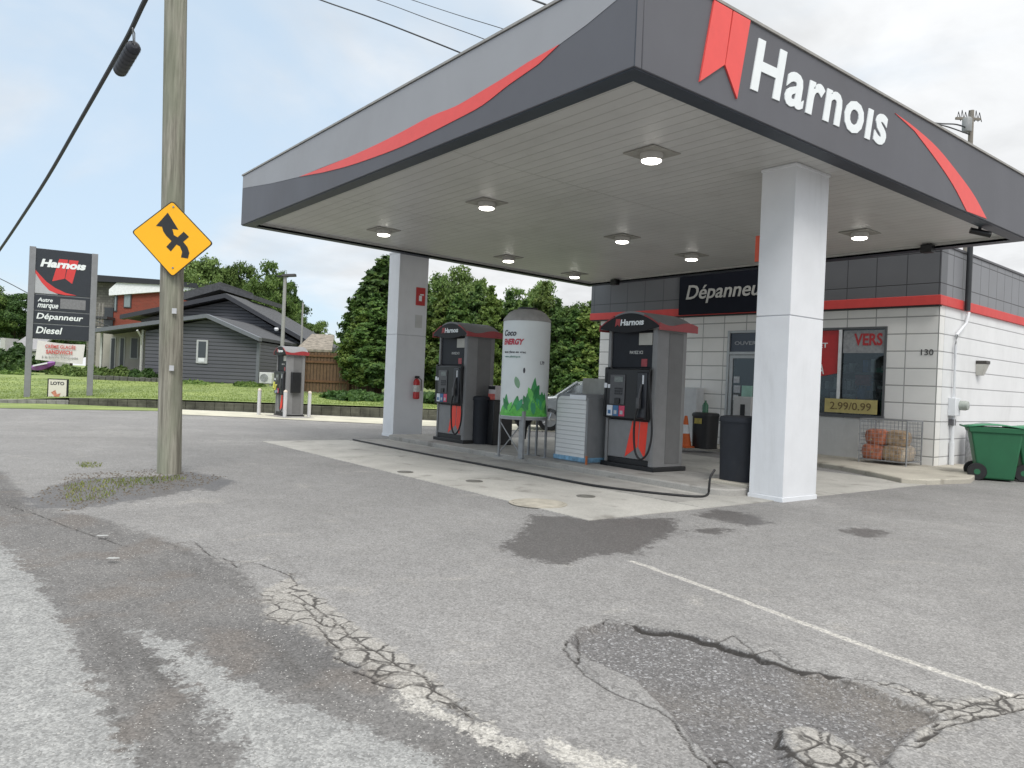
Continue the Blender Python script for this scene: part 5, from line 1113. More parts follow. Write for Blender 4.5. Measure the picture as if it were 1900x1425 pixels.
# ---------------------------------------------------------------- price sign on two posts
A = G(50, 745); B = D(165, 748, float((A-C0)@fw)*1.035); B[2] = 0; uxp = (B-A); uxp[2] = 0; PW = np.linalg.norm(uxp); uxp /= PW; nP = np.array([uxp[1], -uxp[0], 0])
py_ = empty('price_sign', A, math.atan2(uxp[1], uxp[0]), 'tall dark price sign with red ribbon logo on two grey posts', 'sign')
def onP(px, py, off=0.0):
    P = ONP(px, py, A+nP*off, nP)-A; return np.array([P@uxp, -off, P[2]])
M_post = mat('sign_post', (0.235, 0.24, 0.255), 0.5, var=0.1, grime=0.15, metal=0.2)
tl, tr = onP(66, 458), onP(182, 472)
pw = 0.105
MB().box(-pw, pw*0.9, -0.10, 0.10, 0, tl[2]).build('post', M_post, py_, bevel=0.01)
MB().box(PW-pw*0.9, PW+pw, -0.10, 0.10, -0.2, tr[2]).build('post', M_post, py_, bevel=0.01)
X0, X1 = pw*0.9+0.002, PW-pw*0.9-0.002
zr = [onP(120, 465)[2], onP(119, 549.5)[2], onP(118, 579)[2], onP(117, 603)[2], onP(115, 631)[2]]
M_pan = mat('sign_panel', (0.028, 0.033, 0.042), 0.3, var=0.08)
panels = []
for k in range(4): panels.append(MB().box(X0, X1, -0.06, 0.06, zr[k+1]+0.018, zr[k]-0.018).build('panel', M_pan, py_, bevel=0.006))
MB().box(X0, X1, -0.045, 0.045, zr[4], zr[0]-0.03).build('backing', mat('backing', (0.18, 0.19, 0.2), 0.5), py_)
z1, z0 = zr[0], zr[1]; wP = X1-X0; hP = z1-z0
def pp(u, v): return (X0+wP*u, z0+hP*v)
for pts in ([pp(.41,.80), pp(.57,.80), pp(.52,.38), pp(.30,.30)], [pp(.59,.80), pp(.76,.80), pp(.66,.28), pp(.53,.38)]):
    MB().prism([(x, -0.061, z) for x, z in pts], (0, -0.004, 0)).build('logo_ribbon', mat('sign_red2', (0.62, 0.05, 0.05), 0.4, var=0.05), panels[0])
text_on('Harno\u0131s', (pp(.08, .60)[0], -0.066, pp(0, .60)[1]), (1, 0, 0), (0, 0, 1), wP*.80, hP*.17, M_white, panels[0], bold=0.05, shear=0.25, depth=0.01)
cv = [pp(0.0, .52), pp(.08, .42), pp(.2, .28), pp(.36, .16), pp(.55, .07), pp(.75, .03)]
cv2 = [pp(.55, .02), pp(.36, .05), pp(.25, .10), pp(.12, .25), pp(0.0, .45)]
MB().prism([(x, -0.061, z) for x, z in cv+cv2], (0, -0.004, 0)).build('red_swoosh', mat('sign_red2', (0.6, 0.05, 0.05)), panels[0])
cvg = [pp(0.0, .45), pp(.12, .25), pp(.25, .10), pp(.36, .05), pp(.42, .02), pp(0.0, .02)]
MB().prism([(x, -0.0605, z) for x, z in cvg], (0, -0.003, 0)).build('light_corner', mat('sign_light', (0.42, 0.43, 0.45), 0.4), panels[0])
r1 = (zr[2], zr[1]); hh = r1[1]-r1[0]
for s_, v in (('Autre', .55), ('marque', .18)):
    text_on(s_, (X0+wP*.06, -0.062, r1[0]+hh*v), (1, 0, 0), (0, 0, 1), wP*(.26 if v > .3 else .36), hh*.24, M_white, panels[1], bold=0.02, shear=0.2, depth=0.006)
MB().box(X0+wP*.46, X0+wP*.92, -0.068, -0.060, r1[0]+hh*.2, r1[0]+hh*.82).build('price_display', mat('price_disp', (0.20, 0.20, 0.21), 0.3, var=0.2, vscale=20), panels[1])
for (a, b_, s_, w_) in ((zr[3], zr[2], 'Dépanneur', .82), (zr[4], zr[3], 'Diesel', .44)):
    pn = panels[2] if s_[1] == 'é' else panels[3]
    text_on(s_, (X0+wP*.05, -0.062, a+(b_-a)*.36), (1, 0, 0), (0, 0, 1), wP*w_, (b_-a)*.44, M_white, pn, bold=0.02, shear=0.2, depth=0.006)
tl, tr, br_, bl_ = onP(70, 631, .1), onP(158, 639.5, .1), onP(153, 676, .1), onP(65, 667, .1)
mb = MB(); n = 16; vs = []
for i in range(n+1):
    u = i/n; wv = 0.03*math.sin(u*9); a = tl+(tr-tl)*u; b2 = bl_+(br_-bl_)*u; sag = -0.04*math.sin(math.pi*u)
    for v in (0, .33, .66, 1): q = a+(b2-a)*v; vs.append((q[0], q[1]-wv*(0.3+v), q[2]+sag*(1-v)))
fs = [(i*4+j, (i+1)*4+j, (i+1)*4+j+1, i*4+j+1) for i in range(n) for j in range(3)]
bn = MB().add(vs, fs).build('banner', mat('banner_white', (0.66, 0.64, 0.63), 0.6, var=0.05), smooth=True, label='white vinyl banner with red lettering tied between the posts of the price sign', cat='banner')
bn.matrix_world = Matrix.Translation(Vector(A)) @ Matrix.Rotation(math.atan2(uxp[1], uxp[0]), 4, 'Z')
m_br = mat('banner_red', (0.55, 0.09, 0.08), 0.5, var=0.1)
w_ = tr[0]-tl[0]; h_ = tl[2]-bl_[2]
text_on('CRÈME GLACÉE', (tl[0]+w_*.16, tl[1]-0.05, bl_[2]+h_*.62), (1, 0, 0), (0, 0, 1), w_*.64, h_*.22, m_br, bn, bold=0.02, depth=0.004)
text_on('SANDWICH', (tl[0]+w_*.18, tl[1]-0.05, bl_[2]+h_*.33), (1, 0, 0), (0, 0, 1), w_*.55, h_*.20, m_br, bn, bold=0.03, depth=0.004)
text_on('à la bonne franquette', (tl[0]+w_*.10, tl[1]-0.05, bl_[2]+h_*.10), (1, 0, 0), (0, 0, 1), w_*.76, h_*.13, mat('banner_grey', (0.22, 0.22, 0.22), 0.5), bn, bold=0.0, depth=0.004)
# small sign board on the verge
p = G(106, 747); fr = Frame(106, 747, (p-C0)@fw, 0.0)
ab = fr.root('sandwich_board', 'small white poster board in a black frame on the verge between the sign posts', 'sign board')
l_, r_ = fr(87, 747)[0], fr(126, 747)[0]; zt_b = fr(108, 703)[2]
MB().box(l_, r_, -0.02, 0.02, 0.0, zt_b).build('frame', M_black, ab, bevel=0.008)
MB().box(l_+0.05, r_-0.06, -0.026, -0.02, 0.06, zt_b-0.03).build('poster', mat('poster_cream', (0.68, 0.64, 0.58), 0.5, var=0.05), ab)
text_on('LOTO', (l_+0.12, -0.027, zt_b-0.22), (1, 0, 0), (0, 0, 1), r_-l_-0.26, 0.12, mat('ink', (0.05, 0.05, 0.06)), ab, bold=0.04, depth=0.004)
MB().prism([(l_+0.15, -0.03, 0.36), (l_+0.3, -0.03, 0.45), (l_+0.36, -0.03, 0.30), (l_+0.5, -0.03, 0.34), (l_+0.42, -0.03, 0.18), (l_+0.28, -0.03, 0.22)], (0, -0.003, 0)).build('picture', mat('pic_orange', (0.55, 0.22, 0.15), 0.5, var=0.5, vscale=12), ab)
# ---------------------------------------------------------------- pole with the road sign
pb = G(314, 879); tp_ = float((pb-C0)@fw)
pole = empty('utility_pole', (pb[0], pb[1], 0), 0, 'weathered wooden utility pole standing in weeds at the edge of the lot', 'pole')
def woodpole_mat():
    m = bpy.data.materials.new('pole_wood'); m.use_nodes = True; nt = m.node_tree; L = nt.links.new; b = nt.nodes['Principled BSDF']; b.inputs['Roughness'].default_value = 0.85
    tc = N(nt, 'ShaderNodeTexCoord'); mp = N(nt, 'ShaderNodeMapping'); mp.inputs['Scale'].default_value = (14, 14, 0.7); L(tc.outputs['Object'], mp.inputs[0])
    n = N(nt, 'ShaderNodeTexNoise', i_Scale=1.6, i_Detail=9.0, i_Roughness=0.7, i_Distortion=0.3); L(mp.outputs[0], n.inputs['Vector'])
    mp2 = N(nt, 'ShaderNodeMapping'); mp2.inputs['Scale'].default_value = (2.5, 2.5, 0.8); L(tc.outputs['Object'], mp2.inputs[0])
    n2 = N(nt, 'ShaderNodeTexNoise', i_Scale=1.2, i_Detail=6.0); L(mp2.outputs[0], n2.inputs['Vector'])
    r = N(nt, 'ShaderNodeValToRGB'); L(n.outputs['Fac'], r.inputs[0]); r.color_ramp.elements[0].position = 0.34; r.color_ramp.elements[1].position = 0.66
    r.color_ramp.elements[0].color = (0.12, 0.112, 0.088, 1); r.color_ramp.elements[1].color = (0.38, 0.365, 0.305, 1)
    mr = N(nt, 'ShaderNodeMapRange', interpolation_type='SMOOTHSTEP', i_1=0.42, i_2=0.62, i_3=0.0, i_4=0.5); L(n2.outputs['Fac'], mr.inputs[0])
    mx = N(nt, 'ShaderNodeMix', data_type='RGBA'); L(mr.outputs[0], mx.inputs[0]); L(r.outputs[0], mx.inputs[6]); mx.inputs[7].default_value = (0.19, 0.215, 0.15, 1)
    L(mx.outputs[2], b.inputs['Base Color'])
    bp = N(nt, 'ShaderNodeBump', i_Strength=0.7, i_Distance=0.012); L(n.outputs['Fac'], bp.inputs['Height']); L(bp.outputs[0], b.inputs['Normal']); return m
pt1 = D(330.5, -300, tp_)
rel = pt1-np.array([pb[0], pb[1], 0]); r0, r1_ = 0.152, 0.135
MB().tube([(0, 0, -0.1), (rel*0.02).tolist(), (rel*0.33).tolist(), (rel*0.66).tolist(), rel.tolist()], 0.153, 28, 0.136).build('shaft', woodpole_mat(), pole, smooth=True)
tag_m = mat('pole_tag', (0.6, 0.6, 0.6), 0.4, metal=0.5)
for (px, py) in ((323.5, 577), (318.5, 683)):
    q = D(px, py, tp_-0.158)-np.array([pb[0], pb[1], 0]); MB().box(-0.03, 0.03, -0.006, 0.006, -0.035, 0.035).build('metal_tag', tag_m, pole).matrix_local = Matrix.Translation(Vector(q)) @ Matrix.Rotation(YAW, 4, 'Z')
ts = tp_-0.20
cn = [D(*q, ts) for q in ((320, 372), (396, 452), (320, 515), (244, 430))]; cen = sum(cn)/4
sgn = empty('road_sign', cen, YAW, 'yellow diamond warning sign with a black curving arrow on the utility pole', 'road sign')
def lc(P): P = np.array(P)-cen; return np.array([P@EXV, P@EYV, P[2]])
q = [lc(c) for c in cn]
def rounded(q, r=0.045):
    out = []
    for i in range(4):
        a, b_, c = q[i-1], q[i], q[(i+1) % 4]; u = (a-b_)/np.linalg.norm(a-b_); v = (c-b_)/np.linalg.norm(c-b_)
        for s_ in np.linspace(0, 1, 6): out.append(b_+u*r*(1-s_)**2+v*r*s_**2)
    return out
yl = MB().prism([(p[0], 0.0, p[2]) for p in rounded(q)], (0, 0.006, 0)).build('plate', mat('sign_border', (0.035, 0.028, 0.012), 0.4), sgn)
qi = [c*0.962 for c in q]
MB().prism([(p[0], -0.003, p[2]) for p in rounded(qi, 0.04)], (0, 0.003, 0)).build('yellow_face', mat('sign_yellow', (0.95, 0.47, 0.006), 0.35, var=0.04, vscale=4), yl)
def sp(px, py): P = lc(D(px, py, ts)); return (P[0], -0.004, P[2])
ar = [(312,394),(333,427),(324,424),(321,427),(318,425),(318,432),(327,440),(343,429),(351,440),(343,447),(350,458),(352,470),(350,480),(334,474),(336,463),(331,456),(318,466),(308,457),(318,449),(310,440),(304,430),(303,421),(289,420)]
def zp(x, y): return (x/3.562, 380+y/3.562)     # traced on an enlargement
ar = [zp(1110,52),zp(1180,165),zp(1140,160),zp(1150,200),zp(1175,215),zp(1215,178),zp(1250,212),zp(1212,245),zp(1240,280),zp(1252,318),zp(1243,355),zp(1197,348),zp(1205,312),zp(1190,275),zp(1168,262),zp(1130,308),zp(1100,278),zp(1135,240),zp(1100,205),zp(1080,175),zp(1072,145),zp(1032,140)]
MB().prism([sp(*p) for p in ar], (0, -0.002, 0)).build('arrow', mat('sign_black', (0.022, 0.022, 0.022), 0.4), yl)
mb = MB()
for (px, py) in ((322, 384), (321, 497)):
    P = sp(px, py); mb.lathe([(0.012, -0.012), (0.012, 0.0)], 10, c=(P[0], 0, P[2]), axis='y')
mb.build('bolt', M_steel, sgn)
# ---------------------------------------------------------------- overhead lines
def wire(pts, r, label, group, name='overhead_wire', n=6, ext=(5, 5)):
    P = [D(px, py, t) for px, py, t in pts]
    P = [P[0]+(P[0]-P[1])*ext[0]]+P+[P[-1]+(P[-1]-P[-2])*ext[1]]
    return MB().tube(catmull(P, 5), r, n).build(name, mat('wire_black', (0.02, 0.022, 0.026), 0.5), smooth=True, label=label, cat='wire', group=group)
def it(t0, t1, k): return 1/(1/t0+(1/t1-1/t0)*k)
cab = [(300, -52, 0), (269.5, 0, .1), (242, 58, .22), (219, 100, .3), (151.5, 219, .52), (87.6, 330, .72), (34, 413, .88), (0, 463, .97), (-60, 548, 1.12)]
wire([(x, y, it(8.6, 19, k)) for x, y, k in cab], 0.030, 'thick black telecom cable crossing the sky left of the wooden pole', None, 'telecom_cable', 8, (2, 6))
a, b_ = D(250, 84, 9.8), D(221, 134, 10.4)
an = (b_-a)/np.linalg.norm(b_-a)
sc_ = empty('splice_case', a, 0, 'black splice case hanging under the thick telecom cable', 'splice case')
R3 = an.tolist(); q = [(an*s_).tolist() for s_ in (-0.0, 0.02, 0.06)]
ln_ = np.linalg.norm(b_-a)
prof = [(0.0, 0.04), (0.03, 0.075), (0.07, 0.088), (ln_-0.07, 0.088), (ln_-0.03, 0.075), (ln_, 0.04)]
mb = MB(); e1 = np.cross(an, [0, 0, 1]); e1 /= np.linalg.norm(e1); e2 = np.cross(an, e1); n = 18; vs = []
for s_, r_ in prof:
    for i in range(n): aa = 2*math.pi*i/n; vs.append(an*s_+r_*(e1*math.cos(aa)+e2*math.sin(aa)))
fs = [(j*n+i, j*n+(i+1) % n, (j+1)*n+(i+1) % n, (j+1)*n+i) for j in range(5) for i in range(n)]+[tuple(range(n)), tuple(5*n+i for i in range(n))]
mb.add(vs, fs).build('case_body', mat('splice', (0.03, 0.033, 0.042), 0.5, var=0.2), sc_, smooth=True)
mb = MB()
for s_ in np.linspace(0.08, ln_-0.08, 7):
    vs = []; 
    for ds in (-0.008, 0.008):
        for i in range(n): aa = 2*math.pi*i/n; vs.append(an*(s_+ds)+0.094*(e1*math.cos(aa)+e2*math.sin(aa)))
    mb.add(vs, [(i, (i+1) % n, n+(i+1) % n, n+i) for i in range(n)])
mb.build('ribs', mat('splice', (0.03, 0.033, 0.042)), sc_)
h1, h2 = D(246, 52, 9.6)-a, D(232, 78, 9.75)-a
MB().tube([an*0.05, h1], 0.008, 6).tube([an*0.0, D(250, 62, 9.75)-a, h1], 0.008, 6).build('hanger', M_steel, sc_)
wire([(480, -44, 30), (595, 0, 28), (700, 37, 26), (862, 101, 24), (1000, 160, 22)], 0.026, 'lowest of the wires crossing the sky above the canopy', 'wires above the canopy', ext=(5, 1))
wire([(600, -30, 34), (700, 0, 33), (800, 37, 31), (905, 75, 30), (1010, 118, 29)], 0.017, 'middle thin wire crossing the sky above the canopy', 'wires above the canopy', ext=(5, 1))
wire([(640, -42, 38), (765, 0, 37), (850, 28, 35), (938, 55, 34), (1040, 90, 33)], 0.017, 'highest thin wire crossing the sky above the canopy', 'wires above the canopy', ext=(5, 1))
wire([(940, -22, 24), (990, 0, 23), (1022, 13, 22.5), (1120, 60, 22)], 0.032, 'short black cable end meeting the canopy edge at the top of the picture', 'wires above the canopy', ext=(5, 1))
wire([(-60, 492, 60), (0, 517, 58), (60, 548, 56), (90, 560, 55)], 0.03, 'thin wire low in the sky at the left edge', None)
# far pole behind the canopy roof
tq = 44.0; pz = D(1803, 205, tq); fp = empty('utility_pole', (pz[0], pz[1], 0), YAW, 'distant utility pole top with tangled fittings showing above the canopy at the right', 'pole')
MB().tube([(0, 0, 0), (0, 0, pz[2])], 0.15, 12, 0.13).build('shaft', mat('far_pole', (0.22, 0.20, 0.17), 0.9, var=0.2), fp, smooth=True)
MB().lathe([(0.24, 0), (0.26, 0.1), (0.26, 0.7), (0.2, 0.8)], 16, c=(-0.35, -0.2, pz[2]-1.3)).build('transformer', mat('transformer', (0.26, 0.27, 0.27), 0.5), fp, smooth=True)
MB().box(-0.9, 0.5, -0.06, 0.06, pz[2]-0.55, pz[2]-0.42).build('crossarm', mat('far_pole', (0.22, 0.2, 0.17)), fp)
mb = MB()
for k in range(7): x = -0.8+k*0.2; mb.tube([(x, 0, pz[2]-0.42), (x+0.05, 0, pz[2]-0.1+0.1*(k % 2)), (x+0.25, 0.1, pz[2]-0.6)], 0.022, 5)
mb.build('fittings', M_black, fp)
wire([(1700, 222, 40), (1740, 229, 41), (1775, 231, 43), (1800, 240, 44)], 0.04, 'upper drop wire running to the distant pole at the right', 'wires to the distant pole', ext=(2, 0))
wire([(1715, 232, 40), (1750, 233, 42), (1800, 250, 44)], 0.035, 'lower drop wire running to the distant pole at the right', 'wires to the distant pole', ext=(2, 0))
# light masts on the lawn
t_ = 31.0
def mast(px, top, t_, r, label, head=True):
    b0 = D(px, 760, t_); ztp = D(px+ (760-top)*0.042*0.9, top, t_)
    o = empty('light_mast', (b0[0], b0[1], 0.3), YAW, label, 'light mast')
    dx = float((ztp-b0)@EXV); h_ = ztp[2]-0.3
    MB().tube([(0, 0, 0), (dx*0.0+0.0, 0, h_)], r, 12, r*0.8).build('pole', mat('mast_grey', (0.30, 0.30, 0.29), 0.5, var=0.1), o, smooth=True)
    if head:
        MB().hexa([(-0.12, -0.15, h_-0.02), (0.42, -0.15, h_+0.02), (0.42, 0.15, h_+0.02), (-0.12, 0.15, h_-0.02)], [(-0.12, -0.1, h_+0.08), (0.42, -0.1, h_+0.12), (0.42, 0.1, h_+0.12), (-0.12, 0.1, h_+0.08)]).build('lamp_head', M_black, o, bevel=0.01)
        MB().box(-0.32, -0.12, -0.06, 0.06, h_-0.04, h_+0.03).build('arm', M_black, o)
mast(519, 513, t_, 0.085, 'grey light mast with a flat lamp head behind the diesel pump')
mast(554, 562, 46.0, 0.07, 'thin grey pole beyond the diesel pump', head=False)
# ---------------------------------------------------------------- houses beyond the lawn
GZ = 0.75
M_sid = lines_mat('grey_siding', (0.088, 0.090, 0.105), (0.04, 0.042, 0.05), 0.19, 0.025, axis=2, rough=0.55, var=0.08, bump=0.8, lean=True, grime=0.08)
M_shing = mat('shingle', (0.075, 0.078, 0.085), 0.9, var=0.35, vscale=8, bump=0.6)
M_fas = mat('fascia_greyblue', (0.14, 0.15, 0.17), 0.5, var=0.1)
M_beige = mat('render_beige', (0.36, 0.34, 0.30), 0.8, var=0.10, vscale=2, grime=0.15)
TH = 40.0
fr = Frame(390, 712, TH, GZ)
hs = fr.root('grey_house', 'low grey sided house with shallow gables and a beige porch wall beyond the lawn', 'house')
def P2(px, py, t=TH): return fr(px, py, t)
def wallpoly(pts, t, depth, name, m, parent, z0=None, **k):
    q = [fr(px, py, t) for px, py in pts]; y = q[0][1]
    q = [(p[0], y, p[2]) for p in q]
    if z0 is not None: q = [(p[0], p[1], max(p[2], z0)) for p in q]
    return MB().prism(q, (0, depth, 0)).build(name, m, parent, **k)
# front wing
wallpoly([(268, 720), (480, 720), (479, 634), (389.6, 592), (270, 615)], TH, 7.0, 'wall', M_sid, hs, z0=-0.1)
def roofstrip(a, b_, t, depth, th, over, name, m, parent, y_off=-0.45):
    A, B = fr(*a, t), fr(*b_, t)
    q = [(A[0], A[1]+y_off, A[2]), (B[0], B[1]+y_off, B[2]), (B[0], B[1]+y_off, B[2]+th), (A[0], A[1]+y_off, A[2]+th)]
    return MB().prism(q, (0, depth+0.45, 0)).build(name, m, parent)
roofstrip((180, 617), (389.6, 590), TH, 7.0, 0.16, 0, 'roof', M_shing, hs); roofstrip((389.6, 590), (484, 632), TH, 7.0, 0.16, 0, 'roof', M_shing, hs)
roofstrip((178, 618.5), (389.6, 591), TH, 0.05, 0.20, 0, 'fascia_board', M_fas, hs, -0.52); roofstrip((389.6, 591), (486, 634), TH, 0.05, 0.20, 0, 'fascia_board', M_fas, hs, -0.52)
# window in the wing
a, b_ = P2(366, 672), P2(385, 633); yw = -0.02
w_ = MB().box(a[0]-0.05, b_[0]+0.05, -0.06, 0.0, a[2]-0.05, b_[2]+0.05).build('window', mat('win_white', (0.45, 0.46, 0.47), 0.5), hs)
MB().box(a[0]+0.05, b_[0]-0.04, -0.07, -0.061, a[2]+0.25, b_[2]-0.03).build('pane', mat('far_glass', (0.05, 0.06, 0.07), 0.1), w_)
MB().box(a[0]+0.08, b_[0]-0.1, -0.075, -0.071, a[2]+0.03, a[2]+0.22).build('sill_box', M_wpaint, w_)
MB().box(P2(478, 660)[0]-0.05, P2(478, 660)[0]+0.10, -0.05, 0.1, 0, P2(478, 636)[2]).build('corner_board', M_fas, hs)
# beige porch wall and its openings
yb = 1.6
a0, a1 = fr(176, 700, TH+yb), fr(268, 700, TH+yb)
MB().box(a0[0], a1[0], yb, yb+5, -0.1, fr(200, 616, TH+yb)[2]+0.25).build('wall', M_beige, hs)
for (px0, px1, py0, py1, nm) in ((205, 214, 628, 692, 'door'), (222, 231, 628, 690, 'door'), (243, 256, 628, 664, 'window')):
    A, B = fr(px0, py1, TH+yb), fr(px1, py0, TH+yb)
    d_ = MB().box(A[0]-0.06, B[0]+0.06, yb-0.03, yb, A[2]-0.04, B[2]+0.05).build(nm, mat('trim_dim', (0.42, 0.42, 0.41), 0.5), hs)
    MB().box(A[0], B[0], yb-0.04, yb-0.031, A[2], B[2]).build('pane', mat('far_dark', (0.045, 0.05, 0.055), 0.3), d_)
for px in (262, 186):
    A = fr(px, 700, TH+0.2); MB().box(A[0]-0.05, A[0]+0.05, 0.15, 0.25, -0.1, fr(px, 612, TH+0.2)[2]).build('porch_post', mat('post_w', (0.5, 0.5, 0.48), 0.5), hs)
# main body behind
T2 = TH+7.2
def wp2(pts, t, depth, name, m, **k):
    q = [fr(px, py, t) for px, py in pts]; return MB().prism([(p[0], p[1], max(p[2], -0.1)) for p in q], (0, depth, 0)).build(name, m, hs, **k)
wp2([(262, 700), (572, 700), (566, 642), (426, 558), (262, 592)], T2, 8.0, 'wall', M_sid)
roofstrip((236, 592), (426, 553), T2, 8.0, 0.22, 0, 'roof', M_shing, hs, -0.7); roofstrip((426, 553), (586, 645), T2, 8.0, 0.22, 0, 'roof', M_shing, hs, -0.7)
roofstrip((234, 594), (426, 555), T2, 0.06, 0.26, 0, 'fascia_board', mat('fascia_dk', (0.035, 0.037, 0.045), 0.5), hs, -0.78); roofstrip((426, 555), (590, 648), T2, 0.06, 0.26, 0, 'fascia_board', mat('fascia_dk', (0.035, 0.037, 0.045)), hs, -0.78)
roofstrip((340, 556), (408, 537), T2+3, 6.0, 0.5, 0, 'upper_roof', M_shing, hs, 0); roofstrip((408, 537), (470, 556), T2+3, 6.0, 0.3, 0, 'upper_roof', M_shing, hs, 0)
q = fr(513, 611, T2-0.9); MB().lathe([(0.10, -0.1), (0.14, 0.0), (0.10, 0.1)], 12, c=q).build('eave_lamp', M_wpaint, hs, smooth=True)
q = fr(480, 619, TH-0.3)
MB().tube([(P2(264, 622)[0], -0.55, P2(264, 614)[2]), (P2(264, 622)[0]+0.05, -0.2, P2(264, 626)[2]), (P2(263, 622)[0], 0.0, P2(264, 640)[2]), (P2(263, 622)[0], 0.0, 0.0)], 0.05, 8).build('downspout', mat('post_w', (0.5, 0.5, 0.48)), hs)
# heat pump on a stand at the wing's corner
f2 = Frame(492, 714, 38.5, GZ); ac = f2.root('heat_pump', 'white square heat pump unit with round fan grille at the corner of the grey house', 'heat pump')
A, B = f2(480.5, 711), f2(505, 691.5)
MB().box(A[0], B[0], 0, 0.35, A[2], B[2]).build('casing', mat('ac_white', (0.62, 0.63, 0.62), 0.45), ac, bevel=0.02)
cx_ = A[0]+(B[0]-A[0])*0.38; cz_ = (A[2]+B[2])/2; rr_ = (B[2]-A[2])*0.38
MB().lathe([(rr_, -0.01), (rr_, 0.0)], 24, c=(cx_, 0, cz_), axis='y').build('fan_grille', mat('grille', (0.13, 0.14, 0.14), 0.5), ac)
mb = MB()
for k in range(1, 5): 
    r_ = rr_*k/4.2; mb.tube([(cx_+r_*math.cos(a), -0.02, cz_+r_*math.sin(a)) for a in np.linspace(0, 2*math.pi, 20)], 0.008, 4)
mb.build('grille_wires', M_wpaint, ac)
MB().box(A[0]+0.05, A[0]+0.12, 0.05, 0.3, -0.05, A[2]).box(B[0]-0.12, B[0]-0.05, 0.05, 0.3, -0.05, A[2]).build('stand', M_steel, ac)
# flat-roofed brick building
T3 = 60.0; f3 = Frame(260, 690, T3, 1.2)
bk = f3.root('brick_building', 'two storey red brick building with white top band behind the grey house', 'building')
def bx3(px0, px1, py0, py1, y0, y1, name, m, parent=bk, t=T3, **k):
    A, B = f3(px0, py1, t), f3(px1, py0, t); return MB().box(A[0], B[0], A[1]+y0, A[1]+y1, A[2], B[2]).build(name, m, parent, **k)
def brick_mat(nm, c1, c2, mo, s):
    m = bpy.data.materials.new(nm); m.use_nodes = True; nt = m.node_tree; L = nt.links.new; b = nt.nodes['Principled BSDF']; b.inputs['Roughness'].default_value = 0.85
    tc = N(nt, 'ShaderNodeTexCoord'); sp_ = N(nt, 'ShaderNodeSeparateXYZ'); L(tc.outputs['Object'], sp_.inputs[0]); cb_ = N(nt, 'ShaderNodeCombineXYZ'); L(sp_.outputs[0], cb_.inputs[0]); L(sp_.outputs[2], cb_.inputs[1])
    br = N(nt, 'ShaderNodeTexBrick', i_Scale=s); L(cb_.outputs[0], br.inputs['Vector']); br.inputs['Color1'].default_value = (*c1, 1); br.inputs['Color2'].default_value = (*c2, 1); br.inputs['Mortar'].default_value = (*mo, 1); br.inputs['Mortar Size'].default_value = 0.015
    L(br.outputs['Color'], b.inputs['Base Color']); return m
M_brick = brick_mat('red_brick', (0.24, 0.048, 0.03), (0.19, 0.04, 0.026), (0.20, 0.10, 0.07), 2.2)
M_stone = brick_mat('grey_stone', (0.20, 0.19, 0.17), (0.12, 0.115, 0.105), (0.08, 0.075, 0.07), 1.3)
bx3(206, 420, 548, 700, 0, 10, 'wall', M_brick); bx3(150, 206, 521, 700, 0.6, 9, 'wall', M_stone)
def q3(px, py, t=T3): return f3(px, py, t)
def slab3(pts, y0, y1, name, m):
    q = [q3(*p) for p in pts]; return MB().prism([(p[0], y0, p[2]) for p in q], (0, y1-y0, 0)).build(name, m, bk)
slab3([(206, 538), (224, 522), (300, 527), (420, 540), (420, 556), (300, 542), (206, 549)], -0.3, 9.5, 'white_band', mat('band_white', (0.82, 0.84, 0.86), 0.5))
slab3([(140, 508), (300, 520), (425, 533), (425, 541), (300, 529), (140, 521)], -0.45, 10, 'roof', mat('roof_black', (0.022, 0.024, 0.03), 0.6))
for (a, b_, c, d_) in ((212, 219, 548, 578), (230, 245, 546, 571)):
    w_ = bx3(a, b_, c, d_, -0.08, 0.0, 'window', mat('trim_dk', (0.06, 0.06, 0.065), 0.4))
    bx3(a+1.6, b_-1.6, c+2, d_-1.5, -0.12, -0.081, 'pane', mat('pane_pale', (0.22, 0.26, 0.27), 0.15), w_)
for px in (187, 199, 205): bx3(px-1.6, px+1.6, 566, 640, -1.3, -1.15, 'balcony_post', mat('post_w', (0.5, 0.5, 0.48)))
bx3(180, 215, 590, 593, -1.3, -0.1, 'balcony_rail', mat('rail_dk', (0.05, 0.05, 0.055), 0.5)); bx3(180, 215, 608, 612, -1.35, -0.1, 'balcony_floor', mat('rail_dk', (0.05, 0.05, 0.055)))
bx3(186, 204, 570, 608, 0.5, 0.59, 'balcony_door', mat('far_dark', (0.045, 0.05, 0.055)))
# little grey-roofed house at the left
f4 = Frame(45, 660, 75, 1.3); h4 = f4.root('small_house', 'small far house with a pale grey roof between the trees at the left edge', 'house')
A, B, C_, D_ = f4(14, 652), f4(70, 652), f4(70, 622), f4(20, 619)
MB().prism([(A[0], -0.3, A[2]), (B[0], -0.3, B[2]), (C_[0], 3, C_[2]), (D_[0], 3, D_[2])], (0, 0, 0.2)).build('roof', mat('roof_pale', (0.30, 0.30, 0.31), 0.85, var=0.15, vscale=4), h4)
MB().box(A[0]+0.3, B[0]-0.3, 0, 6, -0.3, A[2]).build('wall', mat('wall_pale', (0.45, 0.45, 0.44), 0.7), h4)
A, B = f4(12, 645), f4(22, 628); MB().box(A[0]-0.3, B[0]-0.3, -0.5, 1.5, A[2]-2, B[2]).build('dormer', mat('wall_pale', (0.45, 0.45, 0.44)), h4)
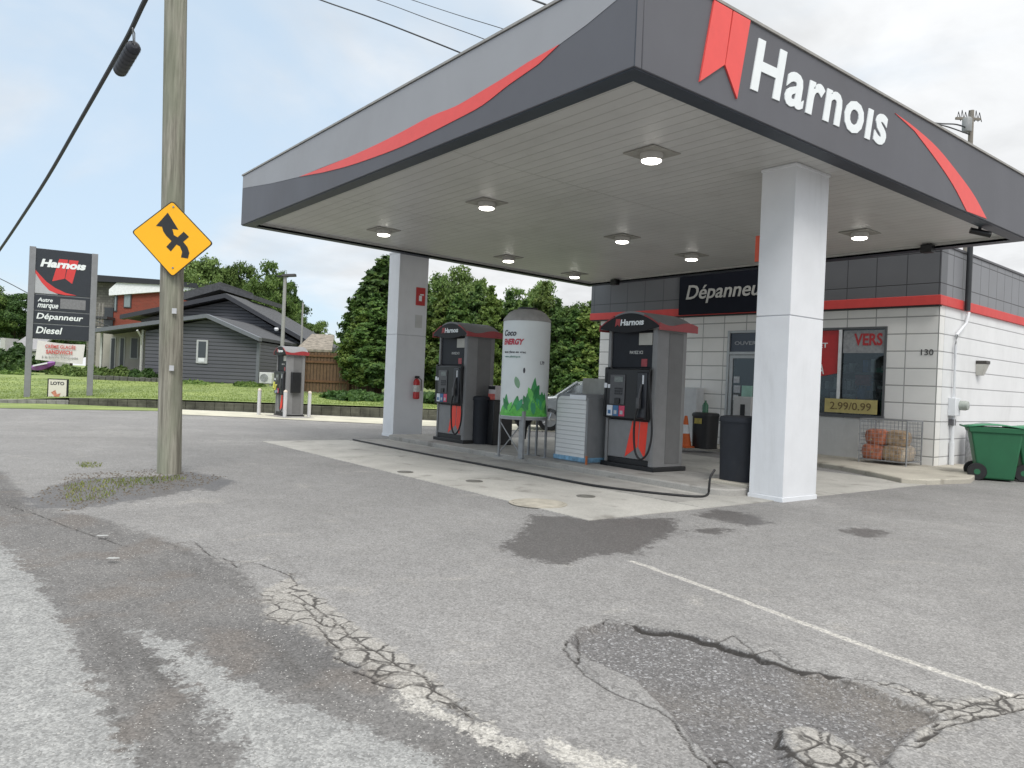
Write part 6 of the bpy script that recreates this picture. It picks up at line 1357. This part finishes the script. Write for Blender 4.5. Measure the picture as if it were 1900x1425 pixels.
# wood fence with a shed behind it
T5 = 34.0; f5 = Frame(610, 738, T5, 0.70)
fe = f5.root('wood_fence', 'tall brown board fence between the grey house and the cedars', 'fence')
M_fen = lines_mat('fence_board', (0.135, 0.08, 0.042), (0.04, 0.025, 0.014), 0.145, 0.012, axis=0, rough=0.8, var=0.35, bump=0.8, grime=0.3, vscale=5)
A, B = f5(562, 737), f5(702, 745); zt5 = f5(600, 654)[2]
x = A[0]; k = 0
mb = MB()
while x < B[0]:
    mb.box(x, x+0.137, 0, 0.025, -0.1+random.uniform(0, 0.03), zt5+random.uniform(-0.03, 0.02)); x += 0.145
mb.build('boards', M_fen, fe)
for zz in (0.35, 1.2, zt5-0.2): MB().box(A[0], B[0], -0.05, -0.002, zz, zz+0.09).build('rail', mat('fence_rail', (0.13, 0.065, 0.028), 0.8, var=0.3), fe)
x = A[0]
while x < B[0]: MB().box(x-0.06, x+0.06, -0.12, -0.052, -0.1, zt5+0.05).build('post', mat('fence_rail', (0.13, 0.065, 0.028)), fe); x += 2.0
T6 = 43.0; f6 = Frame(590, 700, T6, 0.7); sh6 = f6.root('garden_shed', 'small shed with a pale weathered roof behind the wood fence', 'shed')
A, B, C_, D_ = f6(560, 653), f6(625, 655), f6(608, 622), f6(565, 620)
MB().prism([(A[0], -1.2, A[2]), (B[0], -1.2, B[2]), (C_[0], 1.6, C_[2]), (D_[0], 1.6, D_[2])], (0, 0, 0.12)).build('roof', mat('shed_roof', (0.26, 0.23, 0.19), 0.85, var=0.5, vscale=5, grime=0.3), sh6)
MB().box(A[0]+0.3, B[0]-0.3, -0.9, 1.8, -0.1, A[2]).build('wall', mat('shed_wall', (0.16, 0.09, 0.05), 0.8, var=0.2), sh6)
# ---------------------------------------------------------------- vegetation
def leaf_cards(centres, normals, size, rng, asp=1.6, tilt=0.8):
    n = len(centres); nr_ = normals+rng.normal(0, tilt, (n, 3)); nr_ /= np.linalg.norm(nr_, axis=1)[:, None]+1e-9
    up = rng.normal(0, 1, (n, 3)); u = np.cross(nr_, up); u /= np.linalg.norm(u, axis=1)[:, None]+1e-9; v = np.cross(nr_, u)
    s = size*rng.uniform(0.55, 1.3, n)[:, None]; u = u*s*asp/2; v = v*s/2
    V = np.stack([centres-u, centres-v*0.9+u*0.1, centres+u, centres+v*0.9+u*0.1], 1).reshape(-1, 3); F = np.arange(4*n).reshape(-1, 4); return V, F
def dec_crown(seed, H=10.0, R=3.6, base=0.22, n=26000, size=0.18, gaps=0.5):
    rng = np.random.default_rng(seed); K = 110; C = []
    while len(C) < K:
        p = rng.uniform(-1, 1, 3)
        if 0.25 < np.linalg.norm(p) < 1: C.append(p)
    C = np.array(C); r = rng.uniform(0.09, 0.26, K); pr = 1-0.35*np.clip(C[:, 2], 0, 1)
    X = np.column_stack([C[:, 0]*R*pr, C[:, 1]*R*pr, H*(base+(1-base)*(C[:, 2]*0.5+0.5)*0.93)])
    w = r**2; idx = rng.choice(K, n, p=w/w.sum()); d = rng.normal(0, 1, (n, 3)); d /= np.linalg.norm(d, axis=1)[:, None]; sq = rng.uniform(0.5, 1.0, (K, 3)); sq[:, 2] *= 0.75
    d[:, 2] = np.where(d[:, 2] < -0.3, -d[:, 2], d[:, 2]); rad = r[idx]*R*1.1*rng.uniform(0.35, 1.25, n)**0.7
    P = X[idx]+d*rad[:, None]*sq[idx]*1.25+rng.normal(0, 0.10, (n, 3)); keep = P[:, 2] > H*base*0.7
    return leaf_cards(P[keep], d[keep], size, rng), X, r*R
def cedar_crown(seed, H=6.0, R=1.1, n=16000, size=0.115, point=0.5):
    """a conical crown made of ragged upswept sprays, with gaps between them"""
    rng = np.random.default_rng(seed+40); K = 190; t = np.sort(rng.uniform(0.02, 0.97, K)**0.9); a = rng.uniform(0, 2*math.pi, K)
    L_ = R*((1-t)**point)*(0.6+0.4*np.minimum(1, t*6))*rng.choice([0.62, 0.85, 1.0, 1.12, 1.32], K, p=[.2, .25, .3, .17, .08])+0.08
    lean = rng.uniform(0.15, 0.8, K); idx = rng.choice(K, n, p=L_**1.5/(L_**1.5).sum()); s = rng.uniform(0.25, 1.0, n)**0.6
    wd = (0.30*L_[idx]+0.06)*(1.08-s)**0.6; P = np.column_stack([np.cos(a[idx])*L_[idx]*s, np.sin(a[idx])*L_[idx]*s, H*(0.02+0.93*t[idx])+L_[idx]*s*lean[idx]*0.9])
    P += rng.normal(0, 1, (n, 3))*wd[:, None]*np.array([0.6, 0.6, 0.5]); P[:, 2] = np.maximum(P[:, 2], 0.05)
    tip = rng.uniform(0, 1, n//40); P[:len(tip)] = np.column_stack([rng.normal(0, 0.07, len(tip)), rng.normal(0, 0.07, len(tip)), H*(0.9+0.12*tip)])
    Nn = np.column_stack([np.cos(a[idx]), np.sin(a[idx]), np.full(n, 0.5)])
    return leaf_cards(P, Nn, size, rng, asp=2.0, tilt=0.6)
ML = {'mid': leaf_mat('leaves_mid', (0.045, 0.085, 0.022), (0.115, 0.19, 0.045), (0.23, 0.31, 0.09)),
      'light': leaf_mat('leaves_light', (0.06, 0.10, 0.03), (0.145, 0.22, 0.06), (0.25, 0.33, 0.11)),
      'dark': leaf_mat('leaves_dark', (0.025, 0.055, 0.018), (0.06, 0.12, 0.032), (0.12, 0.19, 0.055)),
      'cedar': leaf_mat('cedar_green', (0.024, 0.055, 0.018), (0.08, 0.15, 0.035), (0.19, 0.27, 0.07), 0.25),
      'cedary': leaf_mat('cedar_yellow', (0.04, 0.075, 0.016), (0.115, 0.175, 0.035), (0.22, 0.27, 0.07), 0.2)}
M_bark = mat('bark', (0.085, 0.065, 0.045), 0.9, var=0.4, vscale=8)
PROTO = {}
def tree(kind, px, top, t, wpx, label, group, seed=0, z0=None, cat='tree', name='leafy_tree'):
    z0 = GZ if z0 is None else z0
    b0 = D(px, 720, t); H = D(px, top, t)[2]-z0; Rr = wpx*t/FPX/2
    key = (kind, seed % 4); base = {'mid': 10, 'light': 10, 'dark': 10, 'cedar': 6, 'cedary': 6}[kind]; R0 = {6: 1.15, 10: 3.6}[base]
    root = empty(name, (b0[0], b0[1], z0), seed*1.3, label, cat, group)
    if key not in PROTO:
        if base == 10:
            (V, F), X, rr = dec_crown(seed % 4+10*len(kind), n=26000)
            cr = fromarr('crown', V, F, ML[kind], root)
            tb = MB().tube([(0, 0, -0.1), (0.05, 0.02, 2.5), (0.0, 0.1, 6.0)], 0.24, 10, 0.12)
            for c in X[:16]: m_ = np.array([0.02, 0.05, 2.0+0.35*max(0, c[2]-3)]); tb.tube([m_, (m_+c)/2+np.array([0, 0, 0.3]), c], 0.09, 6, 0.025)
            tr = tb.build('trunk', M_bark, root, smooth=True)
        else:
            V, F = cedar_crown(seed % 4+7*len(kind)); cr = fromarr('crown', V, F, ML[kind], root)
            tr = MB().tube([(0, 0, -0.1), (0, 0, 5.6)], 0.12, 8, 0.02).build('trunk', M_bark, root, smooth=True)
        PROTO[key] = (cr, tr)
    else:
        for o in PROTO[key]: c = o.copy(); COL.objects.link(c); c.parent = root
    for c in root.children: c.scale = (Rr/R0, Rr/R0, H/base)
    return root
gB = 'trees behind the grey house'; gC = 'cedars along the back of the lot'; gF = 'trees at the left edge'
tree('light', 378, 468, 62, 120, 'tall leafy tree showing right of the yellow road sign', gB, 0)
tree('mid', 436, 484, 64, 110, 'broad leafy tree above the gable of the grey house', gB, 1)
tree('mid', 492, 480, 60, 112, 'broad leafy tree left of the light mast', gB, 2)
tree('dark', 520, 515, 66, 90, 'darker leafy tree directly behind the light mast', gB, 0)
tree('dark', 345, 500, 66, 80, 'leafy tree partly hidden by the wooden utility pole', gB, 1)
tree('mid', 560, 585, 58, 60, 'low leafy tree behind the shed', gB, 4)
tree('light', 592, 596, 56, 56, 'low pale leafy tree between the shed and the big cedars', gB, 5)
tree('cedar', 540, 540, 62, 36, 'pointed conifer right of the light mast', gB, 1, name='conifer')
CL = [(668, 528, 34.5, 52), (684, 505, 35.5, 66), (700, 486, 34.8, 80), (730, 462, 36, 85), (666, 575, 33.2, 42), (690, 548, 33.4, 66), (722, 540, 33.6, 70), (760, 500, 36, 80)]
CN = ['outermost big cedar at the left end of the row, next to the wood fence', 'second big cedar from the wood fence, in the back row', 'tall cedar left of the far canopy column, in the back row', 'tallest cedar, its top meeting the far canopy column', 'shorter cedar of the front row next to the wood fence', 'middle cedar of the front row left of the far column', 'front row cedar touching the far canopy column', 'cedar hidden mostly by the far canopy column']
for i, ((px, top, t, w_), l) in enumerate(zip(CL, CN)):
    tree('cedar' if i != 4 else 'cedary', px, top, t, w_*1.75, l, gC, i, name='cedar')
tree('light', 862, 494, 46, 130, 'loose pale leafy tree rising above the far fuel pump', gC+' and behind', 3)
tree('mid', 815, 505, 48, 110, 'leafy tree between the far column and the far pump', gC+' and behind', 4)
CL = [(812, 545, 33, 60), (845, 560, 32.5, 62), (880, 545, 34, 56), (905, 540, 33, 50), (938, 538, 34, 58), (968, 560, 33.5, 54), (1003, 532, 35, 62), (1030, 566, 33.5, 58), (1062, 572, 33.5, 58), (1092, 572, 33.5, 60), (1125, 590, 33.5, 60), (780, 540, 33.5, 66)]
CN = ['yellowish cedar right of the far canopy column', 'cedar directly behind the far fuel pump', 'dark cedar over the right shoulder of the far pump', 'yellow green cedar between the far pump and the white tank', 'cedar behind the left side of the white tank', 'lower cedar straight behind the white tank lid', 'tall cedar right above the white tank', 'cedar right of the white tank', 'cedar above the white ribbed cabinet', 'cedar touching the left end of the store', 'cedar half hidden by the left end of the store', 'cedar hidden behind the far canopy column and pump']
for i, ((px, top, t, w_), l) in enumerate(zip(CL, CN)):
    tree('cedary' if i in (0, 3, 6, 9) else 'cedar', px, top+random.uniform(-14, 14), t, w_*random.uniform(1.25, 1.75), l, gC, i+1, name='cedar')
tree('mid', 950, 530, 42, 120, 'broad leafy tree behind the cedars left of the tank', gC+' and behind', 2)
tree('light', 1003, 522, 44, 110, 'pale leafy tree peeping over the cedars right of the tank', gC+' and behind', 5)
tree('mid', 1068, 560, 42, 130, 'dense leafy tree beside the store wall behind the cabinet', gC+' and behind', 1)
tree('dark', 20, 538, 80, 110, 'dark leafy tree at the left edge of the picture', gF, 2)
tree('mid', 62, 585, 85, 70, 'leafy tree just left of the price sign post', gF, 0)
tree('mid', -40, 520, 78, 120, 'large leafy tree cut by the left picture edge', gF, 1)
tree('dark', 130, 585, 90, 90, 'leafy tree behind the price sign', gF, 0)
# clipped hedge at the left and shrubs along the houses
def shrub(px, py, t, wpx, hpx, label, kind='dark', name='shrub', n=3500, size=0.16, group='shrubs by the houses', z0=GZ):
    P = D(px, py, t); R = wpx*t/FPX/2; H = hpx*t/FPX
    rt = empty(name, (P[0], P[1], P[2]), YAW, label, 'shrub', group); rng = np.random.default_rng(int(px*7+py) % 9999)
    d = rng.normal(0, 1, (n, 3)); d /= np.linalg.norm(d, axis=1)[:, None]; d[:, 2] = abs(d[:, 2])
    q = rng.uniform(0.6, 1.05, n)[:, None]*(1+0.2*np.sin(d[:, :1]*7+d[:, 1:2]*5)); Pn = d*q*np.array([R, min(R, 1.6), H])
    V, F = leaf_cards(Pn, d, size, rng); fromarr('foliage', V, F, ML[kind], rt)
    MB().tube([(0, 0, -0.5), (0, 0, H*0.5)], 0.04, 6).build('stem', M_bark, rt); return rt
shrub(20, 692, 50, 110, 46, 'dense dark clipped hedge at the left edge behind the lawn', name='hedge', n=9000, size=0.22)
shrub(115, 700, 44, 60, 20, 'low green shrub under the white banner', 'light')
shrub(160, 702, 42, 80, 20, 'yellow green bushy flower bed behind the right sign post', 'light', n=4500)
shrub(215, 706, 40.5, 90, 22, 'leafy bed in front of the beige porch wall', 'light', n=4500)
shrub(268, 708, 39.5, 60, 20, 'dark green shrub at the corner of the porch, left of the wooden pole', 'dark')
shrub(30, 705, 40, 60, 16, 'low green shrub on the lawn at the left edge', 'mid')
shrub(460, 718, 37.5, 50, 7, 'thin strip of weeds at the foot of the grey house', 'mid')
shrub(660, 742, 31, 120, 14, 'low dark undergrowth at the foot of the big cedars', 'dark', n=5000)
shrub(350, 716, 38.5, 120, 8, 'low green planting along the grey gable wall', 'mid', n=3000)
shrub(840, 745, 31, 200, 14, 'undergrowth at the foot of the cedars behind the far pump', 'dark', n=6000)
rocks = [(205, 702), (290, 708)]
ed = Frame(240, 712, 38.0, GZ); mb = MB(); A, B = ed(170, 712), ed(305, 716)
x = A[0]
while x < B[0]: w_ = random.uniform(0.25, 0.45); mb.box(x, x+w_-0.02, 0, 0.25, -0.1, 0.10+random.uniform(0, 0.05)); x += w_
eg = mb.build('bed_edging', mat('edging_stone', (0.10, 0.10, 0.09), 0.9, var=0.4), bevel=0.03, label='low dark stone edging of the planted bed before the porch wall', cat='edging'); eg.location = ed.o; eg.rotation_euler = (0, 0, YAW)
# purple and white kayak lying on the grass
f7 = Frame(80, 697, 43, GZ); ky = f7.root('kayak', 'purple and white kayak lying propped on the grass behind the price sign', 'kayak')
A, B = f7(58, 697), f7(98, 685); ln_ = B[0]-A[0]; mb = MB(); vs = []; n = 10
for i in range(n):
    u = i/(n-1); w_ = 0.36*math.sin(math.pi*min(max(u, 0.03), 0.97)); x = A[0]+ln_*u*1.1; zc = 0.3+(A[2]+0.2)*0+u*(B[2]-A[2]) if False else 0.25+0.35*u
    for (dy, dz_) in ((-w_, 0.1), (-w_*0.6, -w_*0.5), (w_*0.6, -w_*0.5), (w_, 0.1), (0, 0.22)): vs.append((x, dy, zc+dz_*1.0))
fs = [(i*5+j, i*5+(j+1) % 5, (i+1)*5+(j+1) % 5, (i+1)*5+j) for i in range(n-1) for j in range(5)]
MB().add(vs, fs).build('hull', mat('kayak_purple', (0.22, 0.07, 0.28), 0.4), ky, smooth=True)
MB().prism([(A[0]+ln_*0.25, -0.38, 0.42), (A[0]+ln_*0.9, -0.34, 0.60), (A[0]+ln_*0.9, -0.34, 0.68), (A[0]+ln_*0.25, -0.38, 0.50)], (0, 0.02, 0)).build('white_stripe', M_wpaint, ky)
# ---------------------------------------------------------------- parked car behind the tank
p = G(1018, 800); f8 = Frame(1018, 800, float((p-C0)@fw), 0)
car = f8.root('parked_car', 'silver sport utility car parked beyond the white tank and cabinet', 'car')
M_cp = mat('car_silver', (0.52, 0.56, 0.58), 0.25, metal=0.5, var=0.03, coat=0.8)
prof = [(-0.85, 0.35), (-0.88, 0.62), (-0.80, 0.86), (-0.45, 0.97), (0.25, 1.05), (3.45, 1.08), (3.62, 0.95), (3.66, 0.5), (3.55, 0.32)]
xf = 0.0; 
MB().prism([(x, 0.0, z) for x, z in prof], (0, 1.82, 0)).build('body', M_cp, car, bevel=0.09, seg=4, smooth=True)
gp = [(0.10, 1.02), (0.80, 1.50), (1.3, 1.60), (2.7, 1.60), (3.25, 1.48), (3.48, 1.05)]
bt = []; 
V = [(x, 0.10, z) for x, z in gp[:1]+gp[-1:]]
MB().prism([(x, 0.12, z) for x, z in [(0.12, 1.0), (0.80, 1.48), (1.3, 1.55), (2.7, 1.55), (3.25, 1.45), (3.46, 1.02)]], (0, 1.58, 0)).build('glasshouse', mat('car_glass', (0.42, 0.47, 0.50), 0.08, metal=0.75), car, bevel=0.08, seg=3)
MB().prism([(x, 0.14, z) for x, z in [(0.72, 1.47), (1.3, 1.585), (2.7, 1.60), (3.28, 1.50), (3.25, 1.45), (2.7, 1.54), (1.3, 1.53), (0.78, 1.44)]], (0, 1.54, 0)).build('roof', M_cp, car, bevel=0.02, smooth=True)
for a, b_ in (((0.12, 1.0), (0.80, 1.50)), ((1.55, 1.04), (1.62, 1.56)), ((2.6, 1.04), (2.6, 1.56)), ((3.46, 1.02), (3.2, 1.5))):
    MB().tube([(a[0], 0.12, a[1]), (b_[0], 0.14, b_[1])], 0.035, 6).build('pillar', M_cp, car)
M_rim = mat('rim', (0.45, 0.46, 0.47), 0.3, metal=0.7)
for wx in (0.0, 2.75):
    for wy in (0.02, 1.60):
        w = MB().lathe([(0.20, 0.0), (0.33, 0.0), (0.35, 0.03), (0.35, 0.17), (0.33, 0.20), (0.20, 0.20)], 28, axis='y').build('wheel', M_rubber, car, smooth=True); w.location = (wx, wy-0.02, 0.35)
        MB().lathe([(0.21, 0.02), (0.21, 0.18)], 24, axis='y').build('rim', mat('rim_back', (0.05, 0.05, 0.05), 0.5), w)
        sp_ = MB()
        for k in range(5): a = 2*math.pi*k/5; sp_.tube([(0, 0.0, 0), (0.20*math.cos(a), 0.0, 0.20*math.sin(a))], 0.03, 6)
        sp_.lathe([(0.20, -0.005), (0.225, -0.008), (0.225, 0.02), (0.20, 0.02)], 24, axis='y').build('spokes', M_rim, w, smooth=True)
MB().box(-0.80, -0.45, -0.01, 0.03, 0.72, 0.86).build('headlight', mat('headlight', (0.7, 0.72, 0.75), 0.1), car, bevel=0.02)
MB().box(1.25, 1.42, -0.16, -0.0, 1.06, 1.18).build('mirror', M_cp, car, bevel=0.03)
MB().box(-0.5, 3.3, -0.004, 0.0, 0.30, 0.42).build('sill', M_black, car)
# ---------------------------------------------------------------- weeds, leaves and crumbs on the ground
def scatter_poly(pxpoly, n, rng):
    poly = GP(pxpoly); lo_, hi_ = poly.min(0), poly.max(0); out = []
    while len(out) < n:
        q = rng.uniform(lo_, hi_, (n*3, 2)); q = q[sdf(q, poly) < 0]; out += q.tolist()
    return np.array(out[:n])
def blades(P2d, z, h, w, rng, m, name, **k):
    n = len(P2d); a = rng.uniform(0, 2*math.pi, n); H = h*rng.uniform(0.4, 1.3, n); ln = rng.uniform(0.2, 1.1, (n,))*H
    b = np.column_stack([P2d, z if np.ndim(z) else np.full(n, z)]); dx = np.column_stack([np.cos(a), np.sin(a), np.zeros(n)])*w/2
    a2 = rng.uniform(0, 2*math.pi, n); tip = b+np.column_stack([np.cos(a2)*ln, np.sin(a2)*ln, H]); mid = b+(tip-b)*0.55+np.array([0, 0, 1])*(H*0.12)[:, None]
    V = np.stack([b-dx, b+dx, mid+dx*0.8, tip, mid-dx*0.8], 1).reshape(-1, 3); F = np.arange(5*n).reshape(-1, 5)
    return fromarr(name, V, F, m, **k)
rng = np.random.default_rng(5)
gm = leaf_mat('weed_green', (0.10, 0.15, 0.03), (0.22, 0.26, 0.06), (0.38, 0.36, 0.12), 0.3)
W1 = scatter_poly([(120,905),(160,898),(250,893),(300,888),(335,885),(345,893),(300,903),(250,912),(190,930),(130,935),(115,920)], 800, rng)
W2 = scatter_poly([(140,860),(165,858),(190,860),(185,868),(150,868)], 160, rng)
Wn = np.vstack([W1, W2]); pc = G(250, 905)[:2]; zz = 0.05*np.exp(-(np.hypot(Wn[:, 0]-pc[0], Wn[:, 1]-pc[1])/0.9)**2)
blades(Wn, zz, 0.03, 0.008, rng, gm, 'weeds', label='thin patch of yellow green weeds at the foot of the wooden pole', cat='weeds', kind='stuff')
# dirt under the weeds
def crumbs(P2d, z, s, rng, m, name, **k):
    n = len(P2d); S = s*rng.uniform(0.4, 1.5, n)**1.3; d = np.array([[1,0,0],[-.5,.87,0],[-.5,-.87,0],[0,0,1]], float)
    a = rng.uniform(0, 6.28, n); c, s_ = np.cos(a), np.sin(a)
    V = np.empty((n, 4, 3)); 
    for j in range(4):
        x = d[j, 0]*c-d[j, 1]*s_; y = d[j, 0]*s_+d[j, 1]*c
        V[:, j, 0] = P2d[:, 0]+S*x*rng.uniform(0.6, 1.2, n); V[:, j, 1] = P2d[:, 1]+S*y*rng.uniform(0.6, 1.2, n); V[:, j, 2] = z+d[j, 2]*S*rng.uniform(0.4, 0.9, n)
    b = np.arange(n)[:, None]*4; F = np.concatenate([b+np.array([0, 1, 3]), b+np.array([1, 2, 3]), b+np.array([2, 0, 3])]); return fromarr(name, V.reshape(-1, 3), F, m, **k)
Wd = scatter_poly([(60,925),(130,880),(300,870),(420,885),(380,905),(250,925),(120,950)], 1500, rng)
zz = 0.05*np.exp(-(np.hypot(Wd[:, 0]-pc[0], Wd[:, 1]-pc[1])/0.9)**2)
crumbs(Wd, zz, 0.012, rng, mat('dirt_crumb', (0.13, 0.11, 0.085), 0.9, var=0.6, vscale=20), 'dirt_crumbs', label='loose dirt and small stones round the foot of the wooden pole', cat='gravel', kind='stuff')
g1_ = scatter_poly([(1130,1165),(1330,1200),(1560,1265),(1720,1320),(1650,1400),(1480,1340),(1300,1370),(1200,1250)], 900, rng)
crumbs(g1_, -0.018, 0.005, rng, mat('stone_pale', (0.24, 0.235, 0.24), 0.8, var=0.6, vscale=90), 'pothole_gravel', label='loose grey gravel lying in the broken patch of asphalt', cat='gravel', kind='stuff')
g2_ = scatter_poly([(430,1060),(560,1110),(700,1220),(850,1330),(950,1420),(800,1340),(640,1240),(480,1130)], 500, rng)
crumbs(g2_, -0.03, 0.0055, rng, mat('stone_pale', (0.24, 0.235, 0.24)), 'edge_gravel', label='loose crumbs of broken asphalt along the cracked edge of the lot', cat='gravel', kind='stuff')
# a few litter pieces
for i, (px, py, l_) in enumerate(((275, 935, 'small white scrap of litter below the weeds, nearer the pole'), (210, 1037, 'flat grey plastic strip lying on the dark road edge'), (190, 995, 'pale crumpled scrap on the dirt left of the road edge'))):
    P = G(px, py); o = MB().prism([(-0.09, -0.015, 0), (0.0, -0.03, 0.004), (0.09, -0.01, 0), (0.07, 0.025, 0), (-0.06, 0.02, 0.004)], (0, 0, 0.006)).build('litter_scrap', mat('litter', (0.45, 0.46, 0.45), 0.6, var=0.2), label=l_, cat='litter', group='litter on the ground')
    o.location = (P[0], P[1], 0.004); o.rotation_euler = (0, 0, YAW+0.2*i); o.scale = (0.5, 0.7, 0.5)
# grass tufts on the near lawn so that it does not look like a sheet
n = 26000; px_ = rng.uniform(-100, 900, n); rel_ = rng.uniform(0.1, 1, n)**1.4*11; Pg = np.empty((n, 2)); zg = np.empty(n)
wl_x = np.arange(-120, 920, 5.0); basep = np.array([G(x, wl_line(x)) for x in wl_x]); t0s = (basep-C0)@fw
t0i = np.interp(px_, wl_x, t0s); hh_ = np.interp(px_, [0, 125, 300, 700], [0.10, 0.22, 0.31, 0.38])
rv = fw[None, :]+RV[None, :]*((px_-950)/FPX)[:, None]+UV[None, :]*(12.5/FPX); rv = rv/(rv@fw)[:, None]; Pw = C0+rv*(t0i+0.17+rel_)[:, None]
s_ = np.clip(rel_/15, 0, 1); zg = hh_+(0.75-hh_)*(s_*s_*(3-2*s_))
blades(Pw[:, :2], zg-0.01, 0.038, 0.03, rng, leaf_mat('grass_blade', (0.14, 0.195, 0.05), (0.22, 0.29, 0.075), (0.33, 0.39, 0.13), 0.3), 'grass', label='short bright green grass of the lawn', cat='grass', kind='stuff')
